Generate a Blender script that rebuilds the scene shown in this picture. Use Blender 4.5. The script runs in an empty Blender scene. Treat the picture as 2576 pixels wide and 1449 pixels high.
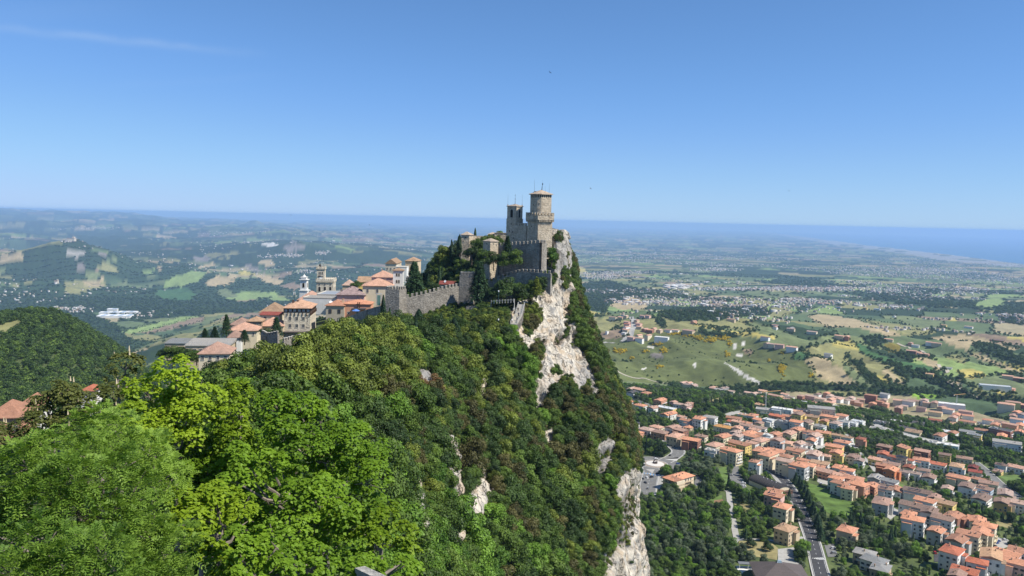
import bpy, bmesh, math, random
import numpy as np
from mathutils import Vector, Matrix
random.seed(7); RNG = np.random.default_rng(7)
SC = bpy.context.scene
COL = SC.collection
R = math.radians

# ---------------------------------------------------------------- camera, sky, sun, exposure
FOC = 1983.0                       # focal length in picture units (picture 2576 units wide)
PITCH = R(4.97); ROLL = R(1.27)
CF = np.array([0, math.cos(PITCH), -math.sin(PITCH)])
_r0 = np.array([1.0, 0, 0]); _u0 = np.array([0, math.sin(PITCH), math.cos(PITCH)])
CR = _r0 * math.cos(ROLL) + _u0 * math.sin(ROLL)
CU = _u0 * math.cos(ROLL) - _r0 * math.sin(ROLL)
cam = bpy.data.cameras.new('camera'); camo = bpy.data.objects.new('camera', cam); COL.objects.link(camo)
cam.sensor_width = 36.0; cam.lens = 36.0 * FOC / 2576.0
cam.clip_start = 0.5; cam.clip_end = 200000.0
camo.matrix_world = Matrix(((CR[0], CU[0], -CF[0], 0), (CR[1], CU[1], -CF[1], 0), (CR[2], CU[2], -CF[2], 0), (0, 0, 0, 1)))
SC.camera = camo

SUN_AZ = R(111.0)                  # clockwise from the view direction (+Y)
SUN_EL = R(50.0)
world = bpy.data.worlds.new('World'); SC.world = world; world.use_nodes = True
wn = world.node_tree.nodes; wl = world.node_tree.links; wn.clear()
w_out = wn.new('ShaderNodeOutputWorld'); w_bg = wn.new('ShaderNodeBackground'); w_sky = wn.new('ShaderNodeTexSky')
w_sky.sky_type = 'NISHITA'; w_sky.sun_disc = False
w_sky.sun_elevation = SUN_EL; w_sky.sun_rotation = SUN_AZ
w_sky.altitude = 2000.0; w_sky.air_density = 1.0; w_sky.dust_density = 0.0; w_sky.ozone_density = 10.0
w_bg.inputs['Strength'].default_value = 0.114
SKY_S = 0.15
w_m = wn.new('ShaderNodeVectorMath'); w_m.operation = 'SCALE'; w_m.inputs['Scale'].default_value = SKY_S
w_cv = wn.new('ShaderNodeRGBCurve')                # soft shoulder, as a phone camera gives the bright horizon
for ci, pts in enumerate((((0, 0), (0.2, 0.19), (0.4, 0.33), (0.75, 0.445), (1, 0.48)), ((0, 0), (0.3, 0.31), (0.5, 0.46), (0.8, 0.615), (1, 0.65)), ((0, 0), (0.7, 0.70), (0.9, 0.86), (1, 0.90)))):
    c_ = w_cv.mapping.curves[ci]
    c_.points[0].location = pts[0]; c_.points[1].location = pts[-1]
    for q_ in pts[1:-1]: c_.points.new(*q_)
w_cv.mapping.update()
w_d = wn.new('ShaderNodeVectorMath'); w_d.operation = 'SCALE'; w_d.inputs['Scale'].default_value = 1.0 / SKY_S
wl.new(w_sky.outputs['Color'], w_m.inputs[0]); wl.new(w_m.outputs[0], w_cv.inputs['Color']); wl.new(w_cv.outputs[0], w_d.inputs[0])
# thin trails of cirrus: bands along great circles, broken up by noise
w_tc = wn.new('ShaderNodeTexCoord'); w_last = w_d.outputs[0]
def cirrus(pa, pb, width, amount, scale):
    global w_last
    a = ray(*pa); b = ray(*pb); a = a / np.linalg.norm(a); b = b / np.linalg.norm(b); n = np.cross(a, b); n /= np.linalg.norm(n); mid = (a + b) / np.linalg.norm(a + b); half = float(mid @ a)
    def vm(op, x, y):
        q = wn.new('ShaderNodeVectorMath'); q.operation = op; wl.new(x, q.inputs[0]); q.inputs[1].default_value = tuple(y); return q.outputs['Value']
    def mm(op, x, y):
        q = wn.new('ShaderNodeMath'); q.operation = op; q.use_clamp = False
        for k, v in ((0, x), (1, y)):
            if hasattr(v, 'links'): wl.new(v, q.inputs[k])
            else: q.inputs[k].default_value = v
        return q.outputs[0]
    nz = wn.new('ShaderNodeTexNoise'); nz.inputs['Scale'].default_value = scale; nz.inputs['Detail'].default_value = 6.0; wl.new(w_tc.outputs['Generated'], nz.inputs['Vector'])
    d = mm('ADD', vm('DOT_PRODUCT', w_tc.outputs['Generated'], n), mm('MULTIPLY', mm('SUBTRACT', nz.outputs['Fac'], .5), width * 2.2))
    g = mm('POWER', 2.718, mm('MULTIPLY', mm('MULTIPLY', d, d), -1.0 / (width * width)))
    r = wn.new('ShaderNodeMapRange'); r.inputs['From Min'].default_value = half - .004; r.inputs['From Max'].default_value = half + .02; wl.new(vm('DOT_PRODUCT', w_tc.outputs['Generated'], mid), r.inputs['Value'])
    f = mm('MULTIPLY', mm('MULTIPLY', g, r.outputs[0]), mm('MULTIPLY', nz.outputs['Fac'], amount))
    x = wn.new('ShaderNodeMix'); x.data_type = 'RGBA'; wl.new(f, x.inputs[0]); wl.new(w_last, x.inputs[6]); x.inputs[7].default_value = (4.6, 5.4, 6.2, 1); w_last = x.outputs[2]
cirrus_jobs = [((-60, 66), (620, 132), .0045, .42, 22.0), ((380, 210), (600, 196), .004, .16, 18.0), ((-200, 60), (300, 20), .012, .12, 9.0)]
wl.new(w_last, w_bg.inputs['Color']); wl.new(w_bg.outputs['Background'], w_out.inputs['Surface'])

sun = bpy.data.lights.new('sun', 'SUN'); suno = bpy.data.objects.new('sun', sun); COL.objects.link(suno)
sun.energy = 5.0; sun.angle = R(0.53); sun.color = (1.0, 0.94, 0.84)
SUN_DIR = Vector((math.sin(SUN_AZ) * math.cos(SUN_EL), math.cos(SUN_AZ) * math.cos(SUN_EL), math.sin(SUN_EL)))
suno.rotation_euler = SUN_DIR.to_track_quat('Z', 'Y').to_euler()
suno.location = (300, -200, 300)

SC.view_settings.view_transform = 'Standard'; SC.view_settings.look = 'None'
SC.view_settings.exposure = 0.4; SC.view_settings.gamma = 1.0; SC.view_settings.use_curve_mapping = False
SC.render.engine = 'CYCLES'
cy = SC.cycles
cy.use_denoising = True
try: cy.denoiser = 'OPENIMAGEDENOISE'; cy.denoising_prefilter = 'ACCURATE'
except Exception: pass
cy.max_bounces = 6; cy.diffuse_bounces = 2; cy.glossy_bounces = 2; cy.transmission_bounces = 3
cy.transparent_max_bounces = 8; cy.volume_bounces = 1
cy.use_adaptive_sampling = True; cy.adaptive_threshold = 0.01
cy.sample_clamp_indirect = 4.0
SC.render.use_persistent_data = False

# ---------------------------------------------------------------- picture -> world helpers (used to measure the place)
def ray(px, py):
    d = CF + CR * ((px - 1288.0) / FOC) - CU * ((py - 724.5) / FOC)
    return d
def P(px, py, Y):
    d = ray(px, py); return d * (Y / d[1])
def PD(px, py, D):
    d = ray(px, py); return d * (D / math.hypot(d[0], d[1]))
def PZ(px, py, z):
    d = ray(px, py); return d * (z / d[2])
for _j in cirrus_jobs: cirrus(*_j)
wl.new(w_last, w_bg.inputs['Color'])
def project(X):
    X = np.asarray(X, float)
    f = X @ CF
    return 1288.0 + FOC * (X @ CR) / f, 724.5 - FOC * (X @ CU) / f
Q = 2576.0 / 4032.0               # full-size picture -> picture units
ZT = {'G': (2200, 1000, 2.415), 'H': (3032, 1000, 2.415), 'L': (0, 780, 1.9815), 'A': (2480, 1500, 4.83),
      'B': (2900, 1500, 4.83), 'C': (3300, 1500, 3.519), 'D': (2900, 1750, 4.83), 'E': (3350, 1750, 3.777),
      'F': (3350, 1950, 2.135), 'R': (2500, 1750, 4.83), 'S': (2850, 1850, 3.466), 'V': (2400, 1500, 1.8867), 'p': (0, 0, 1 / Q)}
def zp(tag, x, y):
    a = ZT[tag] if tag != 'p' else None
    if a is None: return (x, y)
    return ((a[0] + x / a[2]) * Q, (a[1] + y / a[2]) * Q)

# ---------------------------------------------------------------- numpy noise
def _hash(ix, iy, iz, seed):
    n = (ix.astype(np.int64) * 374761393 + iy.astype(np.int64) * 668265263 + iz.astype(np.int64) * 2147483647 + seed * 1274126177) & 0xffffffff
    n = ((n ^ (n >> 13)) * 1274126177) & 0xffffffff
    n = n ^ (n >> 16)
    return (n & 0xffff).astype(np.float64) / 65535.0
def vnoise(x, y, z=None, seed=0):
    x = np.asarray(x, float); y = np.asarray(y, float)
    z = np.zeros_like(x) if z is None else np.asarray(z, float)
    ix = np.floor(x); iy = np.floor(y); iz = np.floor(z)
    fx = x - ix; fy = y - iy; fz = z - iz
    fx = fx * fx * fx * (fx * (fx * 6 - 15) + 10); fy = fy * fy * fy * (fy * (fy * 6 - 15) + 10); fz = fz * fz * (3 - 2 * fz)
    r = 0
    two = bool(np.any(fz != 0))
    for dz in ((0, 1) if two else (0,)):
        wz = (fz if dz else 1 - fz) if two else 1.0
        for dy in (0, 1):
            wy = fy if dy else 1 - fy
            for dx in (0, 1):
                wx = fx if dx else 1 - fx
                r = r + _hash(ix + dx, iy + dy, iz + dz, seed) * wx * wy * wz
    return r * 2 - 1
def fbm(x, y, z=None, oct=4, seed=0, gain=0.5, lac=2.03):
    a = 1.0; s = 0; t = 0
    for o in range(oct):
        s = s + a * vnoise(x, y, z, seed + o * 17); t += a
        a *= gain; x = x * lac + 3.1; y = y * lac + 1.7
        z = None if z is None else z * lac + 5.3
    return s / t
def ridged(x, y, z=None, oct=4, seed=0):
    a = 1.0; s = 0; t = 0
    for o in range(oct):
        s = s + a * (1 - 2 * np.abs(vnoise(x, y, z, seed + o * 29))); t += a
        a *= 0.5; x = x * 2.03 + 3.1; y = y * 2.03 + 1.7
        z = None if z is None else z * 2.03
    return s / t
def sstep(a, b, x):
    t = np.clip((x - a) / (b - a), 0, 1); return t * t * (3 - 2 * t)
def inpoly(x, y, poly):
    x = np.asarray(x); y = np.asarray(y)
    c = np.zeros(x.shape, bool); n = len(poly); j = n - 1
    for i in range(n):
        xi, yi = poly[i]; xj, yj = poly[j]
        if yi != yj:
            c ^= ((yi > y) != (yj > y)) & (x < (xj - xi) * (y - yi) / (yj - yi) + xi)
        j = i
    return c

# ---------------------------------------------------------------- mesh helpers
def np_mesh(name, V, Fs, mat=None, attrs=None, smooth=False):
    """V (n,3); Fs int array (m,k)"""
    me = bpy.data.meshes.new(name)
    V = np.ascontiguousarray(V, dtype=np.float32); Fs = np.ascontiguousarray(Fs, dtype=np.int32)
    m, k = Fs.shape
    me.vertices.add(len(V)); me.vertices.foreach_set('co', V.ravel())
    me.loops.add(m * k); me.loops.foreach_set('vertex_index', Fs.ravel())
    me.polygons.add(m)
    me.polygons.foreach_set('loop_start', np.arange(0, m * k, k, dtype=np.int32))
    try: me.polygons.foreach_set('loop_total', np.full(m, k, dtype=np.int32))
    except Exception: pass
    if smooth: me.polygons.foreach_set('use_smooth', np.ones(m, dtype=bool))
    me.update(calc_edges=True)
    if attrs:
        for an, arr in attrs.items():
            arr = np.asarray(arr, dtype=np.float32)
            if arr.ndim == 1:
                a = me.attributes.new(an, 'FLOAT', 'POINT'); a.data.foreach_set('value', arr)
            else:
                a = me.attributes.new(an, 'FLOAT_COLOR', 'POINT')
                if arr.shape[1] == 3: arr = np.hstack([arr, np.ones((len(arr), 1), np.float32)])
                a.data.foreach_set('color', np.ascontiguousarray(arr).ravel())
    if mat is not None: me.materials.append(mat)
    return me
def grid_faces(nr, nc):
    i = np.arange(nr - 1)[:, None] * nc + np.arange(nc - 1)[None, :]
    return np.stack([i, i + 1, i + nc + 1, i + nc], -1).reshape(-1, 4)
def obj(name, me, parent=None, loc=None, rot=None, scale=None):
    o = bpy.data.objects.new(name, me); COL.objects.link(o)
    if parent is not None: o.parent = parent
    if loc is not None: o.location = loc
    if rot is not None: o.rotation_euler = rot
    if scale is not None: o.scale = scale
    return o
def tag(o, label, cat, group=None):
    o['label'] = label; o['category'] = cat
    if group: o['group'] = group
    return o
def thing(name, label, cat, loc=(0, 0, 0), rz=0.0, group=None, scale=None):
    o = bpy.data.objects.new(name, None); COL.objects.link(o)
    o.location = loc; o.rotation_euler = (0, 0, rz); o.empty_display_size = 0.3
    if scale: o.scale = scale
    return tag(o, label, cat, group)
def structure(name, me): 
    o = obj(name, me); o['kind'] = 'structure'; return o
def copy_tree(o, parent=None):
    c = o.copy(); COL.objects.link(c)
    if parent is not None: c.parent = parent
    for ch in o.children: copy_tree(ch, c)
    return c

class MB:
    """collects faces of one small mesh"""
    def __init__(s): s.v = []; s.f = []; s.m = []; s.M = Matrix.Identity(4)
    def pt(s, p):
        q = s.M @ Vector(p); s.v.append((q.x, q.y, q.z)); return len(s.v) - 1
    def face(s, pts, mi=0):
        s.f.append([s.pt(p) for p in pts]); s.m.append(mi)
    def box(s, c, d, rz=0.0, mi=0, taper=1.0):
        cx, cy_, cz = c; x, y, z = d[0] / 2, d[1] / 2, d[2] / 2
        ca, sa = math.cos(rz), math.sin(rz); ids = []
        for k, t in ((-z, 1.0), (z, taper)):
            for (a, b) in ((-x, -y), (x, -y), (x, y), (-x, y)):
                a *= t; b *= t
                ids.append(s.pt((cx + a * ca - b * sa, cy_ + a * sa + b * ca, cz + k)))
        b0, b1, b2, b3, t0, t1, t2, t3 = ids
        for f in ((b3, b2, b1, b0), (t0, t1, t2, t3), (b0, b1, t1, t0), (b1, b2, t2, t1), (b2, b3, t3, t2), (b3, b0, t0, t3)):
            s.f.append(list(f)); s.m.append(mi)
        return s
    def prism(s, poly, z0, z1, mi=0, top=True, bottom=True, off=(0, 0)):
        n = len(poly)
        a = [s.pt((p[0], p[1], z0)) for p in poly]; b = [s.pt((p[0] + off[0], p[1] + off[1], z1)) for p in poly]
        for i in range(n):
            j = (i + 1) % n; s.f.append([a[i], a[j], b[j], b[i]]); s.m.append(mi)
        if top: s.f.append(b); s.m.append(mi)
        if bottom: s.f.append(a[::-1]); s.m.append(mi)
        return s
    def frustum(s, polyA, z0, polyB, z1, mi=0, top=True, bottom=True):
        n = len(polyA)
        a = [s.pt((p[0], p[1], z0)) for p in polyA]; b = [s.pt((p[0], p[1], z1)) for p in polyB]
        for i in range(n):
            j = (i + 1) % n; s.f.append([a[i], a[j], b[j], b[i]]); s.m.append(mi)
        if top: s.f.append(b); s.m.append(mi)
        if bottom: s.f.append(a[::-1]); s.m.append(mi)
        return s
    def cyl(s, p0, p1, r0, r1=None, n=8, mi=0, caps=True):
        r1 = r0 if r1 is None else r1
        p0 = Vector(p0); p1 = Vector(p1); ax = (p1 - p0)
        if ax.length < 1e-6: return s
        ax.normalize()
        u = ax.orthogonal().normalized(); w = ax.cross(u)
        a = []; b = []
        for i in range(n):
            t = 2 * math.pi * i / n; d = u * math.cos(t) + w * math.sin(t)
            a.append(s.pt(p0 + d * r0)); b.append(s.pt(p1 + d * r1))
        for i in range(n):
            j = (i + 1) % n; s.f.append([a[i], a[j], b[j], b[i]]); s.m.append(mi)
        if caps:
            s.f.append(b); s.m.append(mi); s.f.append(a[::-1]); s.m.append(mi)
        return s
    def tube(s, pts, rads, n=6, mi=0):
        for i in range(len(pts) - 1): s.cyl(pts[i], pts[i + 1], rads[i], rads[i + 1], n, mi)
        return s
    def lathe(s, prof, n=10, c=(0, 0, 0), mi=0):
        rings = []
        for r, z in prof:
            rings.append([s.pt((c[0] + r * math.cos(2 * math.pi * i / n), c[1] + r * math.sin(2 * math.pi * i / n), c[2] + z)) for i in range(n)])
        for k in range(len(rings) - 1):
            for i in range(n):
                j = (i + 1) % n; s.f.append([rings[k][i], rings[k][j], rings[k + 1][j], rings[k + 1][i]]); s.m.append(mi)
        s.f.append(rings[-1]); s.m.append(mi); s.f.append(rings[0][::-1]); s.m.append(mi)
        return s
    def mesh(s, name, mats, smooth=False):
        me = bpy.data.meshes.new(name); me.from_pydata(s.v, [], s.f)
        if not isinstance(mats, (list, tuple)): mats = [mats]
        for m in mats: me.materials.append(m)
        if len(mats) > 1: me.polygons.foreach_set('material_index', np.array(s.m, dtype=np.int32))
        if smooth: me.polygons.foreach_set('use_smooth', np.ones(len(s.f), dtype=bool))
        me.update(); return me
    def build(s, name, mats, parent=None, loc=None, rot=None, smooth=False):
        return obj(name, s.mesh(name, mats, smooth), parent, loc, rot)

# ---------------------------------------------------------------- materials
class NT:
    def __init__(s, name):
        s.mat = bpy.data.materials.new(name); s.mat.use_nodes = True
        s.n = s.mat.node_tree.nodes; s.l = s.mat.node_tree.links; s.n.clear()
        s.out = s.n.new('ShaderNodeOutputMaterial'); s.b = s.n.new('ShaderNodeBsdfPrincipled')
        s.l.new(s.b.outputs[0], s.out.inputs['Surface'])
        s.b.inputs['Roughness'].default_value = 0.85
        s.b.inputs['Specular IOR Level'].default_value = 0.2
    def node(s, t, **kw):
        x = s.n.new(t)
        for k, v in kw.items():
            if k in ('ins',):
                for kk, vv in v.items():
                    if hasattr(vv, 'is_output') or isinstance(vv, bpy.types.NodeSocket): s.l.new(vv, x.inputs[kk])
                    else: x.inputs[kk].default_value = vv
            else: setattr(x, k, v)
        return x
    def attr(s, name):
        return s.node('ShaderNodeAttribute', attribute_name=name)
    def coord(s, kind='Object'):
        return s.node('ShaderNodeTexCoord').outputs[kind]
    def geo(s, kind='Position'):
        return s.node('ShaderNodeNewGeometry').outputs[kind]
    def noise(s, vec, scale, detail=4.0, rough=0.55, out='Fac'):
        return s.node('ShaderNodeTexNoise', ins={'Vector': vec, 'Scale': scale, 'Detail': detail, 'Roughness': rough}).outputs[out]
    def mapping(s, vec, scale=(1, 1, 1), rot=(0, 0, 0), loc=(0, 0, 0)):
        return s.node('ShaderNodeMapping', ins={'Vector': vec, 'Scale': scale, 'Rotation': rot, 'Location': loc}).outputs[0]
    def ramp(s, fac, stops, interp='LINEAR'):
        x = s.node('ShaderNodeValToRGB'); cr = x.color_ramp; cr.interpolation = interp
        while len(cr.elements) < len(stops): cr.elements.new(0.5)
        for e, (p, c) in zip(cr.elements, stops):
            e.position = p; e.color = (c[0], c[1], c[2], 1) if hasattr(c, '__len__') else (c, c, c, 1)
        s.l.new(fac, x.inputs[0]); return x.outputs[0]
    def mix(s, fac, a, b, mode='MIX'):
        x = s.node('ShaderNodeMix', data_type='RGBA', blend_type=mode)
        for k, v in ((0, fac), (6, a), (7, b)):
            if isinstance(v, bpy.types.NodeSocket): s.l.new(v, x.inputs[k])
            elif hasattr(v, '__len__'): x.inputs[k].default_value = (v[0], v[1], v[2], 1)
            else: x.inputs[k].default_value = v
        return x.outputs[2]
    def math(s, op, a, b=0.0):
        x = s.node('ShaderNodeMath', operation=op)
        for k, v in ((0, a), (1, b)):
            if isinstance(v, bpy.types.NodeSocket): s.l.new(v, x.inputs[k])
            else: x.inputs[k].default_value = v
        return x.outputs[0]
    def base(s, c):
        if isinstance(c, bpy.types.NodeSocket): s.l.new(c, s.b.inputs['Base Color'])
        else: s.b.inputs['Base Color'].default_value = (c[0], c[1], c[2], 1)
        return s
    def set(s, **kw):
        for k, v in kw.items():
            key = k.replace('_', ' ')
            if isinstance(v, bpy.types.NodeSocket): s.l.new(v, s.b.inputs[key])
            else: s.b.inputs[key].default_value = v
        return s
    def bump(s, h, strength=0.5, dist=0.1):
        x = s.node('ShaderNodeBump', ins={'Height': h, 'Strength': strength, 'Distance': dist})
        s.l.new(x.outputs[0], s.b.inputs['Normal']); return s

def mat_plain(name, c, rough=0.8, var=0.12, scale=1.5, metal=0.0):
    t = NT(name); p = t.coord()
    n = t.noise(p, scale, 5.0)
    k = t.ramp(n, [(0.25, 1 - var), (0.75, 1 + var)])
    t.base(t.mix(1.0, c, k, 'MULTIPLY')); t.set(Roughness=rough, Metallic=metal)
    return t.mat
def mat_foliage(name, c_dark, c_light, scale=0.35, transl=0.35, rough=0.55):
    """leaves: colour wanders between clumps and from leaf to leaf, light passes through"""
    t = NT(name)
    info = t.node('ShaderNodeObjectInfo')
    p = t.coord('Object')
    n = t.noise(p, scale, 3.0)
    a = t.attr('tint').outputs['Fac']
    f = t.math('ADD', t.math('MULTIPLY', n, 0.55), t.math('MULTIPLY', a, 0.45))
    f = t.math('ADD', f, t.math('MULTIPLY', t.math('SUBTRACT', info.outputs['Random'], 0.5), 0.35))
    c = t.ramp(f, [(0.2, c_dark), (0.8, c_light)])
    t.base(c); t.set(Roughness=rough); t.b.inputs['Specular IOR Level'].default_value = 0.25
    tr = t.node('ShaderNodeBsdfTranslucent'); t.l.new(t.mix(1.0, c, (1.0, 1.0, 0.55), 'MULTIPLY'), tr.inputs['Color'])
    mx = t.node('ShaderNodeMixShader', ins={'Fac': transl}); t.l.new(t.b.outputs[0], mx.inputs[1]); t.l.new(tr.outputs[0], mx.inputs[2])
    t.l.new(mx.outputs[0], t.out.inputs['Surface'])
    return t.mat
# ---------------------------------------------------------------- terrain: heights measured along a fan of directions
_prof = {
 -700: [(60,-30),(250,-72),(500,-125),(900,-175),(1300,-168),(1800,-330),(2600,-480),(4500,-600),(6500,-640),(9000,-560),(12000,-480),(20000,-420),(30000,-300),(45000,-150),(90000,-300)],
 0:    [(60,-30),(200,-62),(250,-72),(500,-128),(900,-176),(1300,-138),(1700,-330),(2600,-500),(4500,-625),(5700,-652),(7000,-652),(9000,-520),(10500,-480),(13500,-640),(20000,-500),(28000,-370),(45000,-60),(60000,-190),(90000,-500)],
 130:  [(60,-32),(250,-72),(500,-130),(900,-180),(1300,-130),(1700,-340),(2600,-510),(4500,-628),(5700,-652),(7000,-652),(8500,-520),(9000,-470),(10500,-500),(13500,-650),(20000,-520),(28000,-380),(45000,-70),(60000,-190),(90000,-500)],
 330:  [(60,-35),(250,-70),(500,-140),(900,-215),(1300,-212),(1700,-380),(2600,-520),(4500,-632),(5700,-652),(7500,-648),(9500,-575),(10500,-560),(13500,-650),(20000,-505),(28000,-360),(45000,-120),(60000,-260),(90000,-520)],
 460:  [(60,-36),(300,-58),(400,-78),(600,-160),(1000,-270),(2000,-390),(3500,-540),(4500,-620),(5700,-652),(7500,-640),(9500,-575),(11000,-580),(14000,-640),(20000,-500),(28000,-420),(45000,-360),(60000,-420),(90000,-560)],
 700:  [(60,-40),(150,-60),(300,-57),(400,-60),(500,-72),(700,-160),(1100,-270),(2000,-350),(3500,-510),(5000,-600),(6500,-655),(9000,-630),(11000,-470),(13000,-470),(16000,-560),(22000,-420),(35000,-420),(60000,-560),(90000,-650)],
 860:  [(60,-60),(200,-80),(400,-56),(550,-58),(650,-85),(900,-210),(2000,-360),(3500,-510),(5000,-610),(6500,-655),(9000,-600),(11000,-470),(13000,-480),(16000,-600),(24000,-560),(40000,-600),(60000,-660),(90000,-700)],
 1050: [(60,-120),(300,-120),(400,-60),(600,-46),(700,-60),(900,-180),(2000,-380),(3500,-520),(5000,-610),(7000,-640),(10000,-560),(12000,-520),(16000,-630),(24000,-690),(40000,-715),(90000,-735)],
 1250: [(60,-235),(400,-150),(600,-140),(900,-240),(2000,-360),(3500,-460),(5000,-530),(8000,-590),(12000,-640),(20000,-710),(40000,-735),(90000,-745)],
 1420: [(60,-240),(500,-220),(900,-260),(2000,-330),(2700,-345),(3600,-420),(5000,-480),(7000,-510),(8000,-545),(12000,-640),(20000,-720),(40000,-738),(90000,-748)],
 1620: [(60,-240),(500,-222),(900,-246),(1250,-268),(1700,-345),(2500,-305),(2800,-315),(3600,-420),(5000,-455),(8000,-550),(12000,-600),(16000,-665),(20000,-720),(40000,-742),(90000,-750)],
 1800: [(60,-240),(450,-232),(500,-223),(900,-240),(1250,-270),(1700,-352),(2500,-305),(2800,-312),(3600,-420),(5000,-457),(8000,-552),(12000,-600),(16000,-665),(20000,-720),(40000,-742),(90000,-750)],
 2050: [(60,-240),(500,-220),(900,-245),(1250,-272),(1650,-345),(2100,-325),(2500,-335),(3200,-395),(5000,-440),(8000,-540),(12000,-600),(16000,-660),(20000,-720),(40000,-744),(90000,-752)],
 2300: [(60,-240),(500,-219),(900,-250),(1250,-285),(1650,-350),(2200,-345),(2800,-370),(3600,-390),(5000,-435),(8000,-520),(12000,-600),(16000,-650),(22000,-722),(40000,-746),(90000,-752)],
 2576: [(60,-240),(500,-219),(800,-250),(1100,-278),(1400,-312),(1700,-352),(2600,-362),(4000,-402),(6000,-440),(8000,-510),(12000,-600),(16000,-640),(21000,-725),(40000,-748),(90000,-752)],
 3300: [(60,-240),(500,-219),(800,-250),(1100,-280),(1400,-312),(1700,-352),(2600,-362),(4000,-402),(6000,-440),(8000,-510),(12000,-610),(16000,-660),(18000,-730),(40000,-750),(90000,-752)],
}
_pk = np.array(sorted(_prof))
_lg = np.linspace(math.log(60), math.log(90000), 260)
_tab = np.stack([np.interp(_lg, np.log([p[0] for p in _prof[k]]), [p[1] for p in _prof[k]]) for k in _pk])
def _smooth1(a, n):
    k = np.hanning(2 * n + 3)[1:-1]; k /= k.sum()
    return np.stack([np.convolve(np.pad(r, n, mode='edge'), k, 'valid') for r in a])
_tab = _smooth1(_tab, 3)
_pg = np.arange(-900, 3501, 20.0)
_tabg = np.stack([np.interp(_pg, _pk, _tab[:, j]) for j in range(_tab.shape[1])], 1)
_tabg = _smooth1(_tabg.T, 4).T
def coast(x, y):
    """signed metres seaward of the coast line"""
    ax, ay, bx, by = 11600.0, 18000.0, 29000.0, 90000.0
    L = math.hypot(bx - ax, by - ay)
    s = ((x - ax) * (by - ay) - (y - ay) * (bx - ax)) / L
    return s + 250 * vnoise(x / 3000, y / 3000, seed=91)
def bumpf(x, y, cx, cy, r): return np.exp(-((x - cx) ** 2 + (y - cy) ** 2) / (r * r))
_ver = PD(180, 612, 9000); _rk1 = PD(762, 612, 11000); _rk2 = PD(640, 592, 12500); _far = PD(636, 556, 33000); _mont = PD(142, 708, 6900)
PADS = []
def height(x, y):
    x = np.asarray(x, float); y = np.asarray(y, float)
    d = np.hypot(x, y); yy = np.maximum(y, 1e-3)
    px = np.clip(1288 + FOC * x / yy, -900, 3500)
    px = np.where(y <= 0, np.where(x > 0, 3500, -900), px)
    u = np.clip((px + 900) / 20.0, 0, len(_pg) - 1.001); v = np.clip((np.log(np.maximum(d, 60)) - _lg[0]) / (_lg[1] - _lg[0]), 0, len(_lg) - 1.001)
    iu = u.astype(int); iv = v.astype(int); fu = u - iu; fv = v - iv
    h = (_tabg[iu, iv] * (1 - fu) + _tabg[iu + 1, iv] * fu) * (1 - fv) + (_tabg[iu, iv + 1] * (1 - fu) + _tabg[iu + 1, iv + 1] * fu) * fv
    left = 1 - sstep(850, 1300, px)
    mid = sstep(1350, 1900, d)
    # gullied clay hills
    amp = mid * (14 + 48 * left) * (1 - sstep(7000, 15000, d) * (1 - left))
    h = h + amp * (ridged(x / 620, y / 620, oct=4, seed=3) - 0.25)
    h = h + mid * (10 + 55 * left) * sstep(2500, 6000, d) * (1 - sstep(9000, 18000, d) * (1 - left)) * fbm(x / 1700, y / 1700, oct=4, seed=5)
    h = h + left * sstep(9000, 16000, d) * (120 * ridged(x / 3800, y / 3800, oct=5, seed=8) - 30)
    valley = left * sstep(4300, 4900, d) * (1 - sstep(6300, 7000, d))
    h = h * (1 - valley * 0.75) + valley * 0.75 * (-645)
    h = h + (1 - mid) * 1.2 * fbm(x / 60, y / 60, oct=3, seed=12)
    # named summits
    h = h + 175 * bumpf(x, y, _ver[0], _ver[1], 420) + 60 * bumpf(x, y, _ver[0] + 400, _ver[1] + 100, 900)
    h = h + 90 * bumpf(x, y, _rk1[0], _rk1[1], 500) + 70 * bumpf(x, y, _rk2[0], _rk2[1], 450)
    h = h + 27 * sstep(1500, 1800, d) * (1 - sstep(3000, 3600, d)) * (1 - left) * ridged(x / 230 + .3 * y / 230, y / 330, oct=4, seed=21)
    h = h + 480 * bumpf(x, y, _far[0], _far[1], 430) + 85 * bumpf(x, y, _mont[0], _mont[1], 120)
    for (qx, qy, qr, qz) in PADS:
        w = 1 - sstep(qr, qr + 16, np.hypot(x - qx, y - qy)); h = h * (1 - w) + w * qz
    c = coast(x, y); sea = sstep(-500, 60, c) * sstep(12000, 15000, d) * (px > 1200)
    h = h * (1 - sea) + sea * -775
    return np.where((c < -300) | (d < 12000), np.maximum(h, -752), h)
def hz(x, y): return float(height(np.array([x]), np.array([y]))[0])
def PT(px, py, dmin=150.0, dmax=60000.0, lift=0.0):
    """where the line of sight through a picture point meets the ground"""
    r = ray(px, py); hl = math.hypot(r[0], r[1])
    t = np.exp(np.linspace(math.log(dmin), math.log(dmax), 1600)) / hl
    X = t * r[0]; Y = t * r[1]; Z = t * r[2]
    g = Z - (height(X, Y) + lift)
    i = np.argmax(g < 0)
    if g[i] >= 0: i = len(t) - 1
    if i > 0:
        a, b = g[i - 1], g[i]; tt = t[i - 1] + (t[i] - t[i - 1]) * (a / (a - b + 1e-9))
    else: tt = t[0]
    x, y = tt * r[0], tt * r[1]
    return np.array([x, y, hz(x, y)])

_rb = PT(*zp('R', 380, 378)); PADS.append((_rb[0], _rb[1], 27.0, _rb[2]))
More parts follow.
